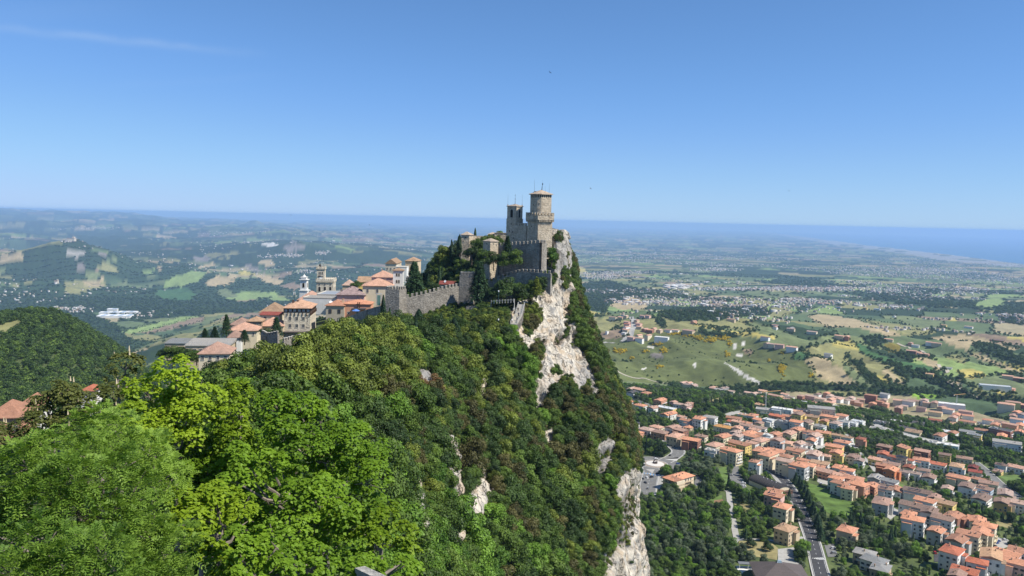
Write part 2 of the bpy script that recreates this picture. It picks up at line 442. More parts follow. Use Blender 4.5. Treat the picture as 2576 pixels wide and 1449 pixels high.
# --- fields, woods, scree: patches seen in the photograph
SAGE = (0.135, 0.165, 0.075); PAST = (0.112, 0.132, 0.045); TAN = (0.36, 0.29, 0.165); YEL = (0.40, 0.34, 0.10); OLI = (0.22, 0.215, 0.09)
LGR = (0.20, 0.27, 0.09); DGR = (0.055, 0.12, 0.04); BRI = (0.16, 0.27, 0.03); BRN = (0.22, 0.165, 0.11); WOOD = (0.026, 0.048, 0.019); WHITE = (0.55, 0.53, 0.48); GRY = (0.19, 0.17, 0.15)
PATCH = [
 ('G', PAST, [(380,820),(560,800),(950,745),(1300,740),(1700,800),(2060,850),(2420,1000),(2420,1260),(1900,1275),(1500,1275),(1100,1240),(480,1200)]),
 ('G', YEL, [(180,520),(470,575),(440,585),(250,565),(180,545)]),
 ('G', OLI, [(330,600),(560,600),(570,690),(470,740),(330,750),(300,690)]),
 ('G', BRN, [(250,600),(330,600),(300,680),(260,650)]),
 ('G', TAN, [(470,490),(640,430),(700,400),(850,480),(830,520),(600,530)]),
 ('G', LGR, [(860,580),(1000,555),(1180,560),(900,600)]), ('G', LGR, [(1060,430),(1180,420),(1380,495),(1150,500)]),
 ('G', OLI, [(1420,660),(1700,655),(1890,705),(1850,740),(1700,720)]), ('G', YEL, [(1270,670),(1420,690),(1680,740),(1850,745),(2100,800),(2050,810),(1700,770)]),
 ('G', LGR, [(1540,480),(1720,430),(1760,470),(1600,490)]), ('G', OLI, [(1750,420),(1900,420),(2050,470),(1960,500),(1780,470)]),
 ('G', WOOD, [(940,590),(1080,520),(1400,510),(1900,500),(2100,580),(1700,600),(1500,640),(1100,640)]),
 ('G', WOOD, [(110,290),(300,270),(480,250),(760,330),(700,400),(600,440),(480,480),(440,560),(200,510),(150,450)]),
 ('G', WOOD, [(920,600),(1000,640),(1020,700),(960,700)]), ('G', WOOD, [(1290,730),(1700,770),(1750,800),(1400,780)]),
 ('G', YEL, [(140,130),(190,112),(240,140),(270,175),(180,170)]),
 ('G', WHITE, [(1540,1005),(1600,1045),(1720,1105),(1880,1195),(1940,1250),(1890,1235),(1700,1130)]),
 ('G', WHITE, [(1660,850),(1690,850),(1700,900),(1670,910)]), ('G', WHITE, [(1270,1040),(1300,1030),(1310,1075),(1285,1085)]), ('G', WHITE, [(1730,840),(1765,850),(1760,870),(1735,865)]),
 ('G', WHITE, [(1690,960),(1740,965),(1730,985),(1690,980)]), ('G', WHITE, [(780,1080),(840,1085),(830,1100),(790,1095)]), ('G', WHITE, [(840,885),(920,880),(900,905)]), ('G', GRY, [(870,950),(980,940),(990,990),(880,990)]),
 ('G', BRN, [(1760,905),(1860,915),(1830,960),(1760,940)]),
 ('H', TAN, [(330,1010),(420,970),(560,980),(600,1060),(680,1080),(720,1130),(760,1180),(850,1250),(820,1280),(580,1225),(470,1180)]),
 ('H', SAGE, [(700,1020),(800,1100),(900,1200),(1010,1260),(880,1260),(760,1170),(690,1080)]),
 ('H', TAN, [(370,590),(500,570),(800,620),(1150,720),(1250,780),(1100,780),(850,700),(550,700),(420,640)]),
 ('H', OLI, [(840,610),(1000,640),(1300,680),(1600,740),(1560,760),(1270,780),(1150,720)]),
 ('H', YEL, [(570,850),(690,820),(780,840),(890,910),(880,930),(760,900)]),
 ('H', DGR, [(790,840),(900,870),(1000,950),(1200,1010),(1500,1060),(1650,1120),(1640,1140),(1380,1110),(1050,1010),(900,960)]),
 ('H', DGR, [(250,930),(380,930),(390,960),(290,1010),(240,1000)]),
 ('H', TAN, [(1520,800),(1700,770),(1950,770),(2100,820),(2200,870),(2400,900),(2300,910),(2050,850),(1900,860),(1880,910),(1780,890),(1650,830)]),
 ('H', TAN, [(1380,980),(1480,985),(1600,1020),(1590,1050),(1670,1110),(1640,1120),(1500,1060)]),
 ('H', TAN, [(1860,920),(2000,960),(2200,1040),(2400,1120),(2400,1145),(2150,1070),(1900,960)]),
 ('H', YEL, [(1760,1110),(1880,1090),(2000,1110),(2070,1170),(1950,1180),(1850,1170)]), ('H', OLI, [(1660,970),(1760,955),(1890,1000),(1850,1040),(1720,1010)]),
 ('H', YEL, [(2060,1260),(2200,1290),(2300,1320),(2330,1360),(2250,1370)]), ('H', OLI, [(1900,1260),(2000,1280),(2100,1350),(2000,1360)]), ('H', YEL, [(2210,1030),(2415,1090),(2415,1120),(2300,1090)]),
 ('H', BRI, [(1160,1285),(1300,1305),(1500,1310),(1700,1350),(1600,1375),(1400,1375),(1340,1335)]),
 ('H', LGR, [(1930,490),(2000,440),(2150,415),(2250,450),(2200,500),(2100,520)]), ('H', LGR, [(350,540),(500,490),(600,500),(700,570),(560,570)]),
 ('H', OLI, [(0,510),(140,505),(250,560),(100,600),(0,600)]), ('H', TAN, [(1060,1110),(1120,1090),(1200,1160),(1300,1250),(1180,1220),(1100,1160)]), ('H', YEL, [(950,1125),(1010,1140),(1170,1230),(1090,1245)]),
 ('H', TAN, [(1680,1195),(1810,1215),(1830,1265),(1770,1265)]), ('H', YEL, [(1700,600),(1790,620),(1760,645),(1700,630)]), ('H', YEL, [(2240,785),(2415,790),(2415,830),(2330,810)]),
 ('H', WOOD, [(890,790),(1000,780),(1100,790),(1090,850),(1000,890),(900,850)]), ('H', WOOD, [(1210,950),(1350,960),(1390,1020),(1250,1000)]), ('H', (0.16,0.13,0.02), [(1090,850),(1180,840),(1260,900),(1240,950),(1130,930),(1090,890)]),
 ('H', WOOD, [(1900,850),(2150,870),(2250,920),(2415,1000),(2415,1080),(2200,1000),(2000,930)]), ('H', WOOD, [(2100,520),(2400,560),(2415,680),(2200,640)]),
 ('H', WOOD, [(1350,1080),(1560,1150),(1900,1330),(1850,1350),(1500,1220)]), ('H', WOOD, [(690,960),(740,960),(980,1130),(1010,1260),(880,1130)]),
 ('H', WOOD, [(-900,1335),(-300,1268),(0,1243),(400,1236),(800,1247),(1100,1264),(1600,1294),(1900,1337),(2420,1385),(2420,1430),(1900,1375),(1500,1330),(1100,1312),(600,1302),(0,1310),(-300,1330),(-900,1390)]),
 ('L', DGR, [(1230,720),(1470,700),(1540,760),(1480,800),(1290,800),(1210,750)]), ('L', LGR, [(1760,790),(1850,740),(2130,730),(2200,760),(2090,775),(1900,800)]), ('L', LGR, [(2090,778),(2200,770),(2280,800),(2130,803)]),
 ('L', OLI, [(500,650),(700,640),(810,625),(830,690),(700,720),(600,750),(500,740)]), ('L', TAN, [(640,640),(810,625),(780,660),(830,690),(760,690),(660,680)]),
 ('L', TAN, [(0,440),(150,430),(250,420),(270,460),(150,490),(0,495)]), ('L', LGR, [(1290,640),(1500,570),(1620,580),(1540,650),(1430,690),(1270,700)]),
 ('L', TAN, [(1600,650),(1700,610),(1850,600),(1830,650),(1760,680),(1620,690)]), ('L', TAN, [(1980,600),(2100,610),(2250,660),(2150,680),(2080,660)]), ('L', BRN, [(2170,690),(2280,655),(2370,690),(2300,720)]),
 ('L', YEL, [(1860,570),(1900,560),(2000,595),(1880,605)]), ('L', TAN, [(2000,480),(2100,480),(2180,530),(2080,535)]), ('L', SAGE, [(1690,730),(1760,700),(1850,760),(1830,775),(1720,775)]),
 ('L', BRN, [(1040,1050),(1200,1000),(1450,930),(1600,930),(1590,960),(1400,1010),(1150,1060)]), ('L', LGR, [(950,1040),(1450,920),(1600,925),(1500,935),(1150,1040),(1000,1060)]),
 ('L', OLI, [(1010,1080),(1150,1060),(1300,1090),(1200,1110),(1040,1110)]), ('L', OLI, [(1650,890),(1830,880),(1800,910),(1650,920)]), ('L', OLI, [(1640,970),(1750,950),(1960,900),(1980,890),(1800,960),(1650,990)]),
 ('L', LGR, [(1100,590),(1210,540),(1220,580),(1130,600)]), ('L', TAN, [(1210,530),(1320,570),(1250,570)]), ('L', OLI, [(30,700),(200,650),(300,650),(150,690)]), ('L', TAN, [(1220,290),(1400,285),(1380,310),(1230,312)]),
 ('L', TAN, [(1530,550),(1660,500),(1700,520),(1600,545)]), ('L', WHITE, [(560,786),(680,790),(880,815),(1080,832),(1060,842),(850,832),(600,800)]),
 ('L', WOOD, [(0,755),(500,750),(1000,775),(1700,808),(2300,805),(2300,860),(1700,900),(1100,950),(800,900),(0,880)]),
 ('L', WOOD, [(0,600),(230,420),(450,350),(560,318),(650,370),(750,410),(900,440),(800,520),(700,590),(500,620),(200,640)]),
 ('L', (0.30, 0.285, 0.25), [(500,432),(600,408),(690,440),(640,455),(600,470),(560,452)]), ('L', GRY, [(590,520),(660,510),(680,570),(640,595)]), ('L', GRY, [(700,400),(800,420),(880,440),(790,450)]),
 ('L', WOOD, [(550,250),(1000,260),(1150,290),(1300,350),(1200,410),(900,410),(750,400),(640,370)]), ('L', WOOD, [(1700,430),(2000,350),(2300,330),(2570,400),(2500,450),(2000,420)]),
 ('L', WHITE, [(2030,350),(2150,345),(2160,372),(2080,380)]), ('L', GRY, [(2210,400),(2280,340),(2400,370),(2370,415),(2260,415)]),
 ('L', GRY, [(1880,510),(1990,530),(2070,590),(1950,560)]), ('L', GRY, [(1490,460),(1640,460),(1630,500),(1560,500)]),
 ('L', WOOD, [(-200,1300),(-200,1090),(0,1090),(160,990),(230,930),(350,890),(600,868),(760,915),(900,985),(1000,1090),(1060,1260),(600,1300)]),
 ('L', OLI, [(-200,985),(0,985),(220,930),(170,1000),(0,1090),(-200,1100)]),
]
def sun_prep(): pass
# --- the ground sheet
_cols = np.concatenate([np.arange(-900, -60, 40), np.arange(-60, 2640, 4.2), np.arange(2640, 3500, 40)])
_rows = [100.0]
while _rows[-1] < 90000:
    d = _rows[-1]; z = 240 if d < 1500 else (380 if d < 4000 else 600)
    _rows.append(d + min(max(d * d / (FOC * z) * 2.4, 2.4 if d > 430 else 12), 2500))
_rows = np.array(_rows)
_tx = (_cols - 1288) / FOC; _ca = 1 / np.sqrt(1 + _tx ** 2)
GX = _rows[:, None] * (_tx * _ca)[None, :]; GY = _rows[:, None] * _ca[None, :]
GZ = height(GX, GY)
gpts = np.stack([GX, GY, GZ], -1).reshape(-1, 3)
gx, gy, gd = gpts[:, 0], gpts[:, 1], np.hypot(gpts[:, 0], gpts[:, 1])
# patchwork of fields: random seeds in a stretched plane
def voro(x, y, cell, seed):
    cx = np.floor(x / cell); cyy = np.floor(y / cell)
    b1 = np.full(x.shape, 1e18); b2 = np.full(x.shape, 1e18); idd = np.zeros(x.shape)
    for dx in (-1, 0, 1):
        for dy in (-1, 0, 1):
            ix = cx + dx; iy = cyy + dy
            sx = (ix + 0.15 + 0.7 * _hash(ix, iy, ix * 0, seed)) * cell; sy = (iy + 0.15 + 0.7 * _hash(ix, iy, ix * 0 + 1, seed)) * cell
            dd = np.abs(x - sx) * 0.75 + np.abs(y - sy) * 0.75 + 0.25 * np.hypot(x - sx, y - sy)
            h = _hash(ix, iy, ix * 0 + 2, seed)
            near = dd < b1
            b2 = np.where(near, b1, np.minimum(b2, dd)); idd = np.where(near, h, idd); b1 = np.where(near, dd, b1)
    return idd, (b2 - b1)
FIELDC = np.array([SAGE, OLI, LGR, (0.10,0.14,0.06), TAN, SAGE, (0.085,0.13,0.055), (0.16,0.19,0.08), (0.30,0.26,0.15), BRN, (0.07,0.11,0.05), OLI, (0.11,0.15,0.065), WOOD, (0.13,0.16,0.07), WOOD])
def field_colour(x, y):
    d = np.hypot(x, y)
    a = 0.45; xr = x * math.cos(a) - y * math.sin(a); yr = x * math.sin(a) + y * math.cos(a)
    wx = 90 * vnoise(x / 400, y / 400, seed=31); wy = 90 * vnoise(x / 400, y / 400, seed=32)
    i1, e1 = voro((xr + wx), (yr + wy) * 0.6, 210, 41)
    i2, e2 = voro((xr + wx) * 0.8, (yr + wy), 480, 43)
    far = d > 9000
    idd = np.where(far, i2, i1); e = np.where(far, e2, e1)
    c = FIELDC[(idd * 15.99).astype(int)].copy()
    c *= (1 + 0.18 * vnoise(x / 35, y / 35, seed=51))[:, None]
    near_ = d < 4600
    hedge = (e < np.where(far, 58, np.where(near_, 8, 15))) & (vnoise(x / 150, y / 150, seed=53) > np.where(near_, 0.05, -0.25))
    c[hedge] = WOOD
    wood = fbm(x / 900, y / 900, oct=4, seed=55) > np.where(d < 4600, 0.46, np.where(d < 9000, 0.24, 0.30)) - np.where((x < 0) & (d > 2500), 0.20, 0.0)
    c[wood] = np.array(WOOD) * 1.25
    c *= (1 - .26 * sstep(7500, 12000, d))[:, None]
    return c, hedge | wood, e
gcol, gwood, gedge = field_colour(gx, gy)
near = gd < 1450
GRASS = np.array((0.085, 0.115, 0.04))
nn = fbm(gx / 40, gy / 40, oct=4, seed=61)[:, None]
gcol[near] = (GRASS * (1 + 0.35 * nn) + np.array((0.05, 0.03, 0.01)) * np.clip(nn, 0, 1))[near]
gwood[near] = False
PX, PY = project(gpts)
jx = PX + 3.0 * vnoise(gx / 25, gy / 25, seed=63); jy = PY + 1.0 * vnoise(gx / 25, gy / 25, seed=64)
gpatch = np.full(len(gx), -1)
vis_front = np.ones(len(gx), bool)
# a far point hidden behind a nearer crest must not take the nearer patch: running maximum of elevation angle
_el = (GZ / _rows[:, None]); _mx = np.maximum.accumulate(_el, 0); vis = (_el >= _mx - 0.0012).reshape(-1)
for k, (tg, c, poly) in enumerate(PATCH):
    pp = [zp(tg, *q) for q in poly]
    m = inpoly(jx, jy, pp) & vis & (gd > 1100)
    if tg == 'L': m &= (gd < 30000)
    var = (1 + 0.13 * vnoise(gx / 30, gy / 30, seed=70 + k) + 0.08 * vnoise(gx / 7, gy / 60, seed=71 + k))[:, None]
    if c == PAST: var = var + 0.30 * fbm(gx / 110, gy / 110, oct=4, seed=77)[:, None] - 0.25 * np.clip(ridged(gx / 200, gy / 260, oct=3, seed=78) - .3, 0, 1)[:, None]
    gcol[m] = (np.array(c) * var)[m]; gpatch[m] = k; gwood[m] = (c == WOOD)
# bare clay gullies on the pasture hill
slope = np.abs(np.gradient(GZ, axis=0) / np.gradient(_rows)[:, None]).reshape(-1)
cc = coast(gx, gy)
beach = (cc > -260) & (cc < 40) & (gd > 12000); gcol[beach] = (0.45, 0.42, 0.36)
town_far = (cc > -1700) & (cc <= -260) & (gd > 12000) & (vnoise(gx / 500, gy / 500, seed=81) > -0.35)
gcol[town_far] = (0.25, 0.24, 0.22)
t = NT('ground_earth')
gp = t.geo('Position'); at = t.attr('Col').outputs['Color']
n1 = t.noise(gp, 0.05, 6.0, 0.6); n2 = t.noise(gp, 0.6, 4.0, 0.6)
k1 = t.ramp(n1, [(0.3, 0.8), (0.7, 1.2)]); k2 = t.ramp(n2, [(0.3, 0.82), (0.7, 1.18)])
t.base(t.mix(1.0, t.mix(1.0, at, k1, 'MULTIPLY'), k2, 'MULTIPLY')); t.set(Roughness=0.95)
t.bump(n2, 0.6, 0.8)
M_GROUND = t.mat
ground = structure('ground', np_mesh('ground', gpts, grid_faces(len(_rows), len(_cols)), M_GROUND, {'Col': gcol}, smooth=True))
# --- sea
t = NT('sea_water'); gp = t.geo('Position')
t.base(t.ramp(t.noise(t.mapping(gp, (0.0004, 0.0009, 1)), 1.0, 5.0), [(0.3, (0.035, 0.11, 0.21)), (0.7, (0.05, 0.15, 0.26))]))
t.set(Roughness=0.45); t.b.inputs['Specular IOR Level'].default_value = 0.3
M_SEA = t.mat
sx = (np.arange(1150, 3500, 50) - 1288) / FOC; sr = np.geomspace(14000, 90000, 60)
sc_ = 1 / np.sqrt(1 + sx ** 2)
SV = np.stack([sr[:, None] * (sx * sc_)[None], sr[:, None] * sc_[None], np.full((len(sr), len(sx)), -756.0)], -1).reshape(-1, 3)
sea = structure('sea', np_mesh('sea', SV, grid_faces(len(sr), len(sx)), M_SEA))
# ---------------------------------------------------------------- the ridge: wooded slope, limestone cliffs, castle crag
NET = [
 [(480,2100,46),(850,1900,72),(1100,1750,120),(1250,1750,160),(1400,1750,190),(1500,1750,205),(1550,1750,225),(1585,1720,250),(1665,1650,300),(1600,1500,420)],
 [(480,1600,62),(850,1450,95),(1080,1450,135),(1230,1450,180),(1400,1450,215),(1500,1450,228),(1548,1450,240),(1572,1440,262),(1612,1420,310),(1600,1300,430)],
 [(500,1350,80),(850,1220,115),(1050,1220,155),(1200,1200,205),(1380,1200,245),(1480,1200,258),(1540,1200,268),(1573,1190,285),(1604,1180,330),(1590,1120,440)],
 [(520,1180,98),(840,1060,135),(1020,1040,175),(1180,1030,235),(1340,1030,275),(1450,1030,290),(1508,1030,305),(1550,1050,320),(1566,1040,360),(1560,1000,450)],
 [(540,1080,125),(830,960,160),(1010,940,205),(1160,920,265),(1310,900,300),(1400,900,318),(1450,910,335),(1496,905,350),(1512,900,385),(1500,880,460)],
 [(560,1010,160),(830,890,210),(1000,860,255),(1150,820,300),(1285,790,330),(1370,800,348),(1420,790,360),(1452,790,375),(1468,790,400),(1460,790,470)],
 [(580,960,215),(840,870,270),(1000,825,320),(1130,785,355),(1262,768,362),(1370,720,360),(1412,700,372),(1434,700,385),(1443,700,410),(1440,710,480)],
 [(600,930,270),(850,862,330),(1000,800,380),(1130,705,395),(1250,672,396),(1360,662,388),(1398,630,386),(1419,632,396),(1428,645,420),(1430,660,490)],
 [(620,930,320),(860,862,380),(1010,770,410),(1130,652,425),(1250,628,418),(1350,614,406),(1385,583,399),(1411,586,403),(1418,598,424),(1415,640,490)],
 [(640,950,420),(860,890,450),(1020,800,480),(1130,672,500),(1250,652,480),(1350,642,470),(1392,642,460),(1410,642,456),(1416,650,462),(1410,670,500)],
]
NET = [[(row[0][0] - 330, row[0][1] + 330, row[0][2] + 12)] + row for row in NET]
_NV = np.array([[P(*q) for q in row] for row in NET])
def cr_interp(A, n, axis):
    A = np.moveaxis(A, axis, 0); m = A.shape[0]
    t = np.linspace(0, m - 1, n); i = np.minimum(t.astype(int), m - 2); f = (t - i).reshape((-1,) + (1,) * (A.ndim - 1))
    p1 = A[i]; p2 = A[i + 1]; p0 = A[np.maximum(i - 1, 0)]; p3 = A[np.minimum(i + 2, m - 1)]
    p0 = np.where((i == 0).reshape(f.shape), 2 * p1 - p2, p0); p3 = np.where((i + 2 > m - 1).reshape(f.shape), 2 * p2 - p1, p3)
    r = 0.5 * (2 * p1 + (p2 - p0) * f + (2 * p0 - 5 * p1 + 4 * p2 - p3) * f * f + (3 * p1 - p0 - 3 * p2 + p3) * f ** 3)
    return np.moveaxis(r, 0, axis)
NRr, NRc = 540, 500
RV = cr_interp(cr_interp(_NV, NRr, 0), NRc, 1)
def grid_normals(G):
    a = np.gradient(G, axis=1); b = np.gradient(G, axis=0)
    n = np.cross(a, b); n /= np.linalg.norm(n, axis=-1, keepdims=True) + 1e-9
    return n
ROCKP = [
 [(1283,785),(1296,768),(1330,745),(1368,736),(1372,690),(1366,672),(1385,650),(1390,620),(1380,570),(1418,570),(1426,640),(1438,720),(1436,760),(1449,800),(1449,850),(1468,875),(1482,900),(1500,950),(1511,1000),(1497,990),(1478,955),(1468,985),(1448,962),(1425,950),(1395,962),(1375,1010),(1352,1018),(1342,950),(1332,890),(1302,835)],
 [(1548,1195),(1592,1175),(1640,1200),(1640,1500),(1640,1620),(1505,1620),(1518,1400),(1545,1380),(1562,1300),(1552,1230)],
 [(1488,1128),(1530,1098),(1562,1092),(1562,1130),(1540,1160),(1518,1205),(1500,1165)],
 [(1125,1093),(1150,1112),(1170,1098),(1180,1200),(1166,1290),(1134,1332),(1140,1250),(1130,1180)],
 [(1180,1250),(1230,1155),(1243,1230),(1238,1262),(1203,1300),(1178,1312)],
 [(1042,928),(1088,922),(1095,960),(1080,992),(1058,990)],
 [(1203,938),(1226,958),(1232,1000),(1215,1018),(1198,1000)], [(1310,1128),(1326,1138),(1332,1182),(1314,1188)], [(1362,1090),(1392,1073),(1403,1100),(1387,1117),(1368,1117)],
 [(1042,1188),(1072,1188),(1078,1262),(1060,1303),(1036,1282)], [(1246,1262),(1264,1270),(1262,1310),(1248,1320)], [(1000,1075),(1025,1070),(1030,1110),(1005,1105)],
 [(1128,1330),(1160,1300),(1165,1350),(1135,1380)], [(1356,1165),(1364,1160),(1366,1195),(1358,1190)], [(1020,1310),(1060,1295),(1075,1330),(1040,1350)],
]
BUSHP = [(1338,800,22,34),(1352,890,13,20),(1438,790,5,24),(1454,862,5,14),(1386,650,13,20),(1350,935,9,12),(1424,700,9,24),(1392,705,8,14),(1405,600,9,10),(1427,838,5,10),(1400,938,9,8)]
p0 = RV.reshape(-1, 3); rpx, rpy = project(p0)
nj = 13 * fbm(p0[:, 0] / 6, p0[:, 1] / 6, p0[:, 2] / 6, oct=4, seed=101)
nj2 = 16 * fbm(p0[:, 0] / 6, p0[:, 1] / 6, p0[:, 2] / 6, oct=4, seed=102)
rock = np.zeros(len(p0))
for q in ROCKP: rock = np.maximum(rock, inpoly(rpx + nj, rpy + nj2, q).astype(float))
for (a, b, ra, rb) in BUSHP: rock[((rpx + nj * 1.5 - a) / ra) ** 2 + ((rpy + nj2 * 1.5 - b) / rb) ** 2 < 1] *= 0.15
def blur(a, n):
    a = a.reshape(NRr, NRc)
    for _ in range(n):
        b = np.pad(a, 1, mode='edge'); a = (b[1:-1, 1:-1] * 4 + b[:-2, 1:-1] + b[2:, 1:-1] + b[1:-1, :-2] + b[1:-1, 2:]) / 8
    return a.reshape(-1)
rockb = blur(rock, 2); rockw = blur(rock, 7)
N0 = grid_normals(RV).reshape(-1, 3)
if N0[NRc * 130 + 250] @ np.array([0, -1, 0.3]) < 0: N0 = -N0
X, Y, Z = p0[:, 0], p0[:, 1], p0[:, 2]
# buttresses and fissures run steeply, beds break them
wob = 1.4 * fbm(X / 9, Y / 9, Z / 9, oct=3, seed=110)
f1 = ridged((X + Y * 0.35) / 15 + wob * 0.22, Z / 75 + Y / 60, None, oct=3, seed=111)
f2 = ridged((X * 0.8 - Y * 0.6) / 6.5 + wob * 0.30, Z / 38 + X / 50, None, oct=3, seed=113)
f3 = sstep(-0.15, 0.15, vnoise((X + Y) / 16, Z / 6.5 + (X - Y) / 26, None, seed=115))
f4 = fbm(X / 5.0, Y / 5.0, Z / 11, oct=3, seed=117)
f5 = ridged((X + Y * .5) / 2.4 + wob * .2, Z / 16, None, oct=2, seed=118)
crack = np.clip((ridged((X - Y * .4) / 8.5 + wob * .35, Z / 45, None, oct=2, seed=122) - 0.62) / 0.25, 0, 1)
bigc = np.maximum(sstep(0, 1, blur(inpoly(rpx, rpy, ROCKP[0]).astype(float), 9)), sstep(0, 1, blur(inpoly(rpx, rpy, ROCKP[1]).astype(float), 9)))
disp = rockw * (3.6 * (f1 - 0.42) + 2.0 * (f2 - 0.40) - 3.6 * crack + 1.0 * (f3 - .5) + 1.1 * f4 + 0.55 * (f5 - .3) + 0.9 * bigc)
soil = (1 - rockw) * (1.6 * fbm(X / 14, Y / 14, Z / 14, oct=4, seed=120) - 0.2)
flat = np.zeros(len(p0))                                   # keep the castle platform and path level
for (a, b, ra, rb) in [(1250,640,140,45),(1330,600,70,30),(1270,770,30,14)]:
    flat = np.maximum(flat, np.exp(-(((rpx - a) / ra) ** 2 + ((rpy - b) / rb) ** 2)))
RP = p0 + N0 * ((disp + soil) * (1 - 0.85 * flat * (1 - rockw)))[:, None]
RG = RP.reshape(NRr, NRc, 3)
RN = grid_normals(RG).reshape(-1, 3)
if RN[NRc * 130 + 250] @ np.array([0, -1, 0.3]) < 0: RN = -RN; RFLIP = True
else: RFLIP = False
t = NT('limestone_and_soil')
gp = t.geo('Position'); rk = t.attr('rock').outputs['Fac']; wt = t.attr('stain').outputs['Fac']
st = t.mapping(gp, (0.55, 0.55, 0.13))
nA = t.noise(st, 1.0, 8.0, 0.62); nB = t.noise(gp, 0.35, 6.0, 0.6); nC = t.noise(t.mapping(gp, (1.6, 1.6, 0.35)), 1.0, 6.0, 0.65)
lime = t.ramp(nA, [(0.26, (0.22, 0.19, 0.15)), (0.38, (0.48, 0.43, 0.345)), (0.56, (0.64, 0.585, 0.485)), (0.78, (0.50, 0.475, 0.43))])
lime = t.mix(t.ramp(nB, [(0.47, 0.0), (0.62, 0.8)]), lime, (0.27, 0.265, 0.255))
lime = t.mix(t.ramp(t.noise(gp, 0.16, 4.0), [(0.50, 0.0), (0.62, 0.6)]), lime, (0.48, 0.36, 0.23))
lime = t.mix(t.ramp(nC, [(0.64, 0.0), (0.76, 0.55)]), lime, (0.13, 0.12, 0.10))
vo = t.node('ShaderNodeTexVoronoi', feature='DISTANCE_TO_EDGE', ins={'Vector': t.node('ShaderNodeVectorMath', operation='ADD', ins={0: t.mapping(gp, (0.26, 0.26, 0.055)), 1: t.noise(gp, 0.5, 4.0, out='Color')}).outputs[0], 'Scale': 1.0}).outputs['Distance']
crk = t.math('MAXIMUM', t.ramp(vo, [(0.0, 1.0), (0.035, 0.0)]), t.math('MULTIPLY', t.attr('crack').outputs['Fac'], 0.75))
lime = t.mix(t.math('MULTIPLY', crk, 0.8), lime, (0.09, 0.08, 0.07))
lime = t.mix(t.math('MULTIPLY', wt, 0.7), lime, (0.24, 0.24, 0.238))
earth = t.ramp(t.noise(gp, 0.8, 6.0), [(0.3, (0.035, 0.045, 0.015)), (0.55, (0.07, 0.085, 0.03)), (0.8, (0.15, 0.13, 0.075))])
t.base(t.mix(t.ramp(t.math('ADD', rk, t.math('MULTIPLY', t.math('SUBTRACT', nC, 0.5), 0.7)), [(0.42, 0.0), (0.55, 1.0)]), earth, lime))
t.set(Roughness=0.92)
hh = t.math('SUBTRACT', t.math('ADD', t.math('MULTIPLY', nA, 1.0), t.math('MULTIPLY', nC, 0.6)), t.math('MULTIPLY', crk, 0.8))
t.bump(hh, 1.0, 1.1)
M_RIDGE = t.mat
stain = np.zeros(len(p0))
for (a, b, ra, rb) in [(1408,650,34,75),(1525,1140,45,60),(1480,960,40,50),(1420,990,60,40),(1065,955,40,50),(1100,1250,40,80)]:
    stain = np.maximum(stain, np.exp(-(((rpx - a) / ra) ** 2 + ((rpy - b) / rb) ** 2)))
fc = grid_faces(NRr, NRc)
ridge = structure('mountain', np_mesh('mountain', RP, fc[:, ::-1] if False else fc, M_RIDGE, {'rock': rockb, 'stain': stain, 'crack': np.clip(crack, 0, 1)}, smooth=True))
# finished slope in picture coordinates (to find where things stand)
RPX, RPY = project(RP)
_rfront = (RN @ np.array([0, 1, 0]) < 0.25)
def PR(px, py, pick='near'):
    """point of the ridge surface at a picture position"""
    dd = (RPX - px) ** 2 + (RPY - py) ** 2
    k = np.argsort(dd)[:12]
    k = k[dd[k] < 150]
    if len(k) == 0: k = np.argsort(dd)[:1]
    i = k[np.argmin(RP[k, 1])] if pick == 'near' else k[np.argmax(RP[k, 1])]
    return RP[i].copy()
from mathutils.bvhtree import BVHTree
_bvh = BVHTree.FromPolygons([tuple(v) for v in RP[::1]], [tuple(f) for f in fc.tolist()])
def rz(x, y, top=60.0):
    """height of the ridge (or the ground) straight below a point"""
    h = _bvh.ray_cast(Vector((x, y, top)), Vector((0, 0, -1)))
    g = hz(x, y)
    return max(h[0].z, g) if h[0] is not None else g
def PRay(px, py):
    h = _bvh.ray_cast(Vector((0, 0, 0)), Vector(tuple(ray(px, py))).normalized())
    return np.array(h[0]) if h[0] is not None else None
# ---------------------------------------------------------------- vegetation materials
G_MID = mat_foliage('leaves_mid_green', (0.028, 0.06, 0.011), (0.15, 0.235, 0.038), transl=0.22)
G_DARK = mat_foliage('leaves_dark_green', (0.016, 0.036, 0.01), (0.085, 0.145, 0.034), transl=0.22)
G_OLIVE = mat_foliage('leaves_olive_green', (0.045, 0.07, 0.013), (0.23, 0.285, 0.045), transl=0.22)
G_BROWN = mat_foliage('leaves_brownish_green', (0.036, 0.04, 0.012), (0.16, 0.15, 0.05), transl=0.22)
G_RUST = mat_foliage('leaves_rusty', (0.10, 0.065, 0.025), (0.30, 0.185, 0.085))
G_BRIGHT = mat_foliage('leaves_bright_green', (0.038, 0.095, 0.012), (0.195, 0.345, 0.04), transl=0.22)
G_FIR = mat_foliage('needles_dark', (0.014, 0.038, 0.017), (0.052, 0.104, 0.041), transl=0.15)
G_SILVER = mat_foliage('leaves_silver_green', (0.072, 0.102, 0.058), (0.217, 0.275, 0.160))
G_BROOM = mat_foliage('broom_flowers', (0.40, 0.33, 0.02), (0.85, 0.64, 0.03))
G_PURPLE = mat_foliage('leaves_purple', (0.036, 0.017, 0.020), (0.109, 0.051, 0.051))
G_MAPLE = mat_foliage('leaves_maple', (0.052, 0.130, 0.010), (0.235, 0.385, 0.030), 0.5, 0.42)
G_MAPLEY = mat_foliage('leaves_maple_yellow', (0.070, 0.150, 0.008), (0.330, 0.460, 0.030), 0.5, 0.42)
G_ASH = mat_foliage('leaves_ash', (0.075, 0.160, 0.018), (0.285, 0.430, 0.064), 0.5, 0.40)
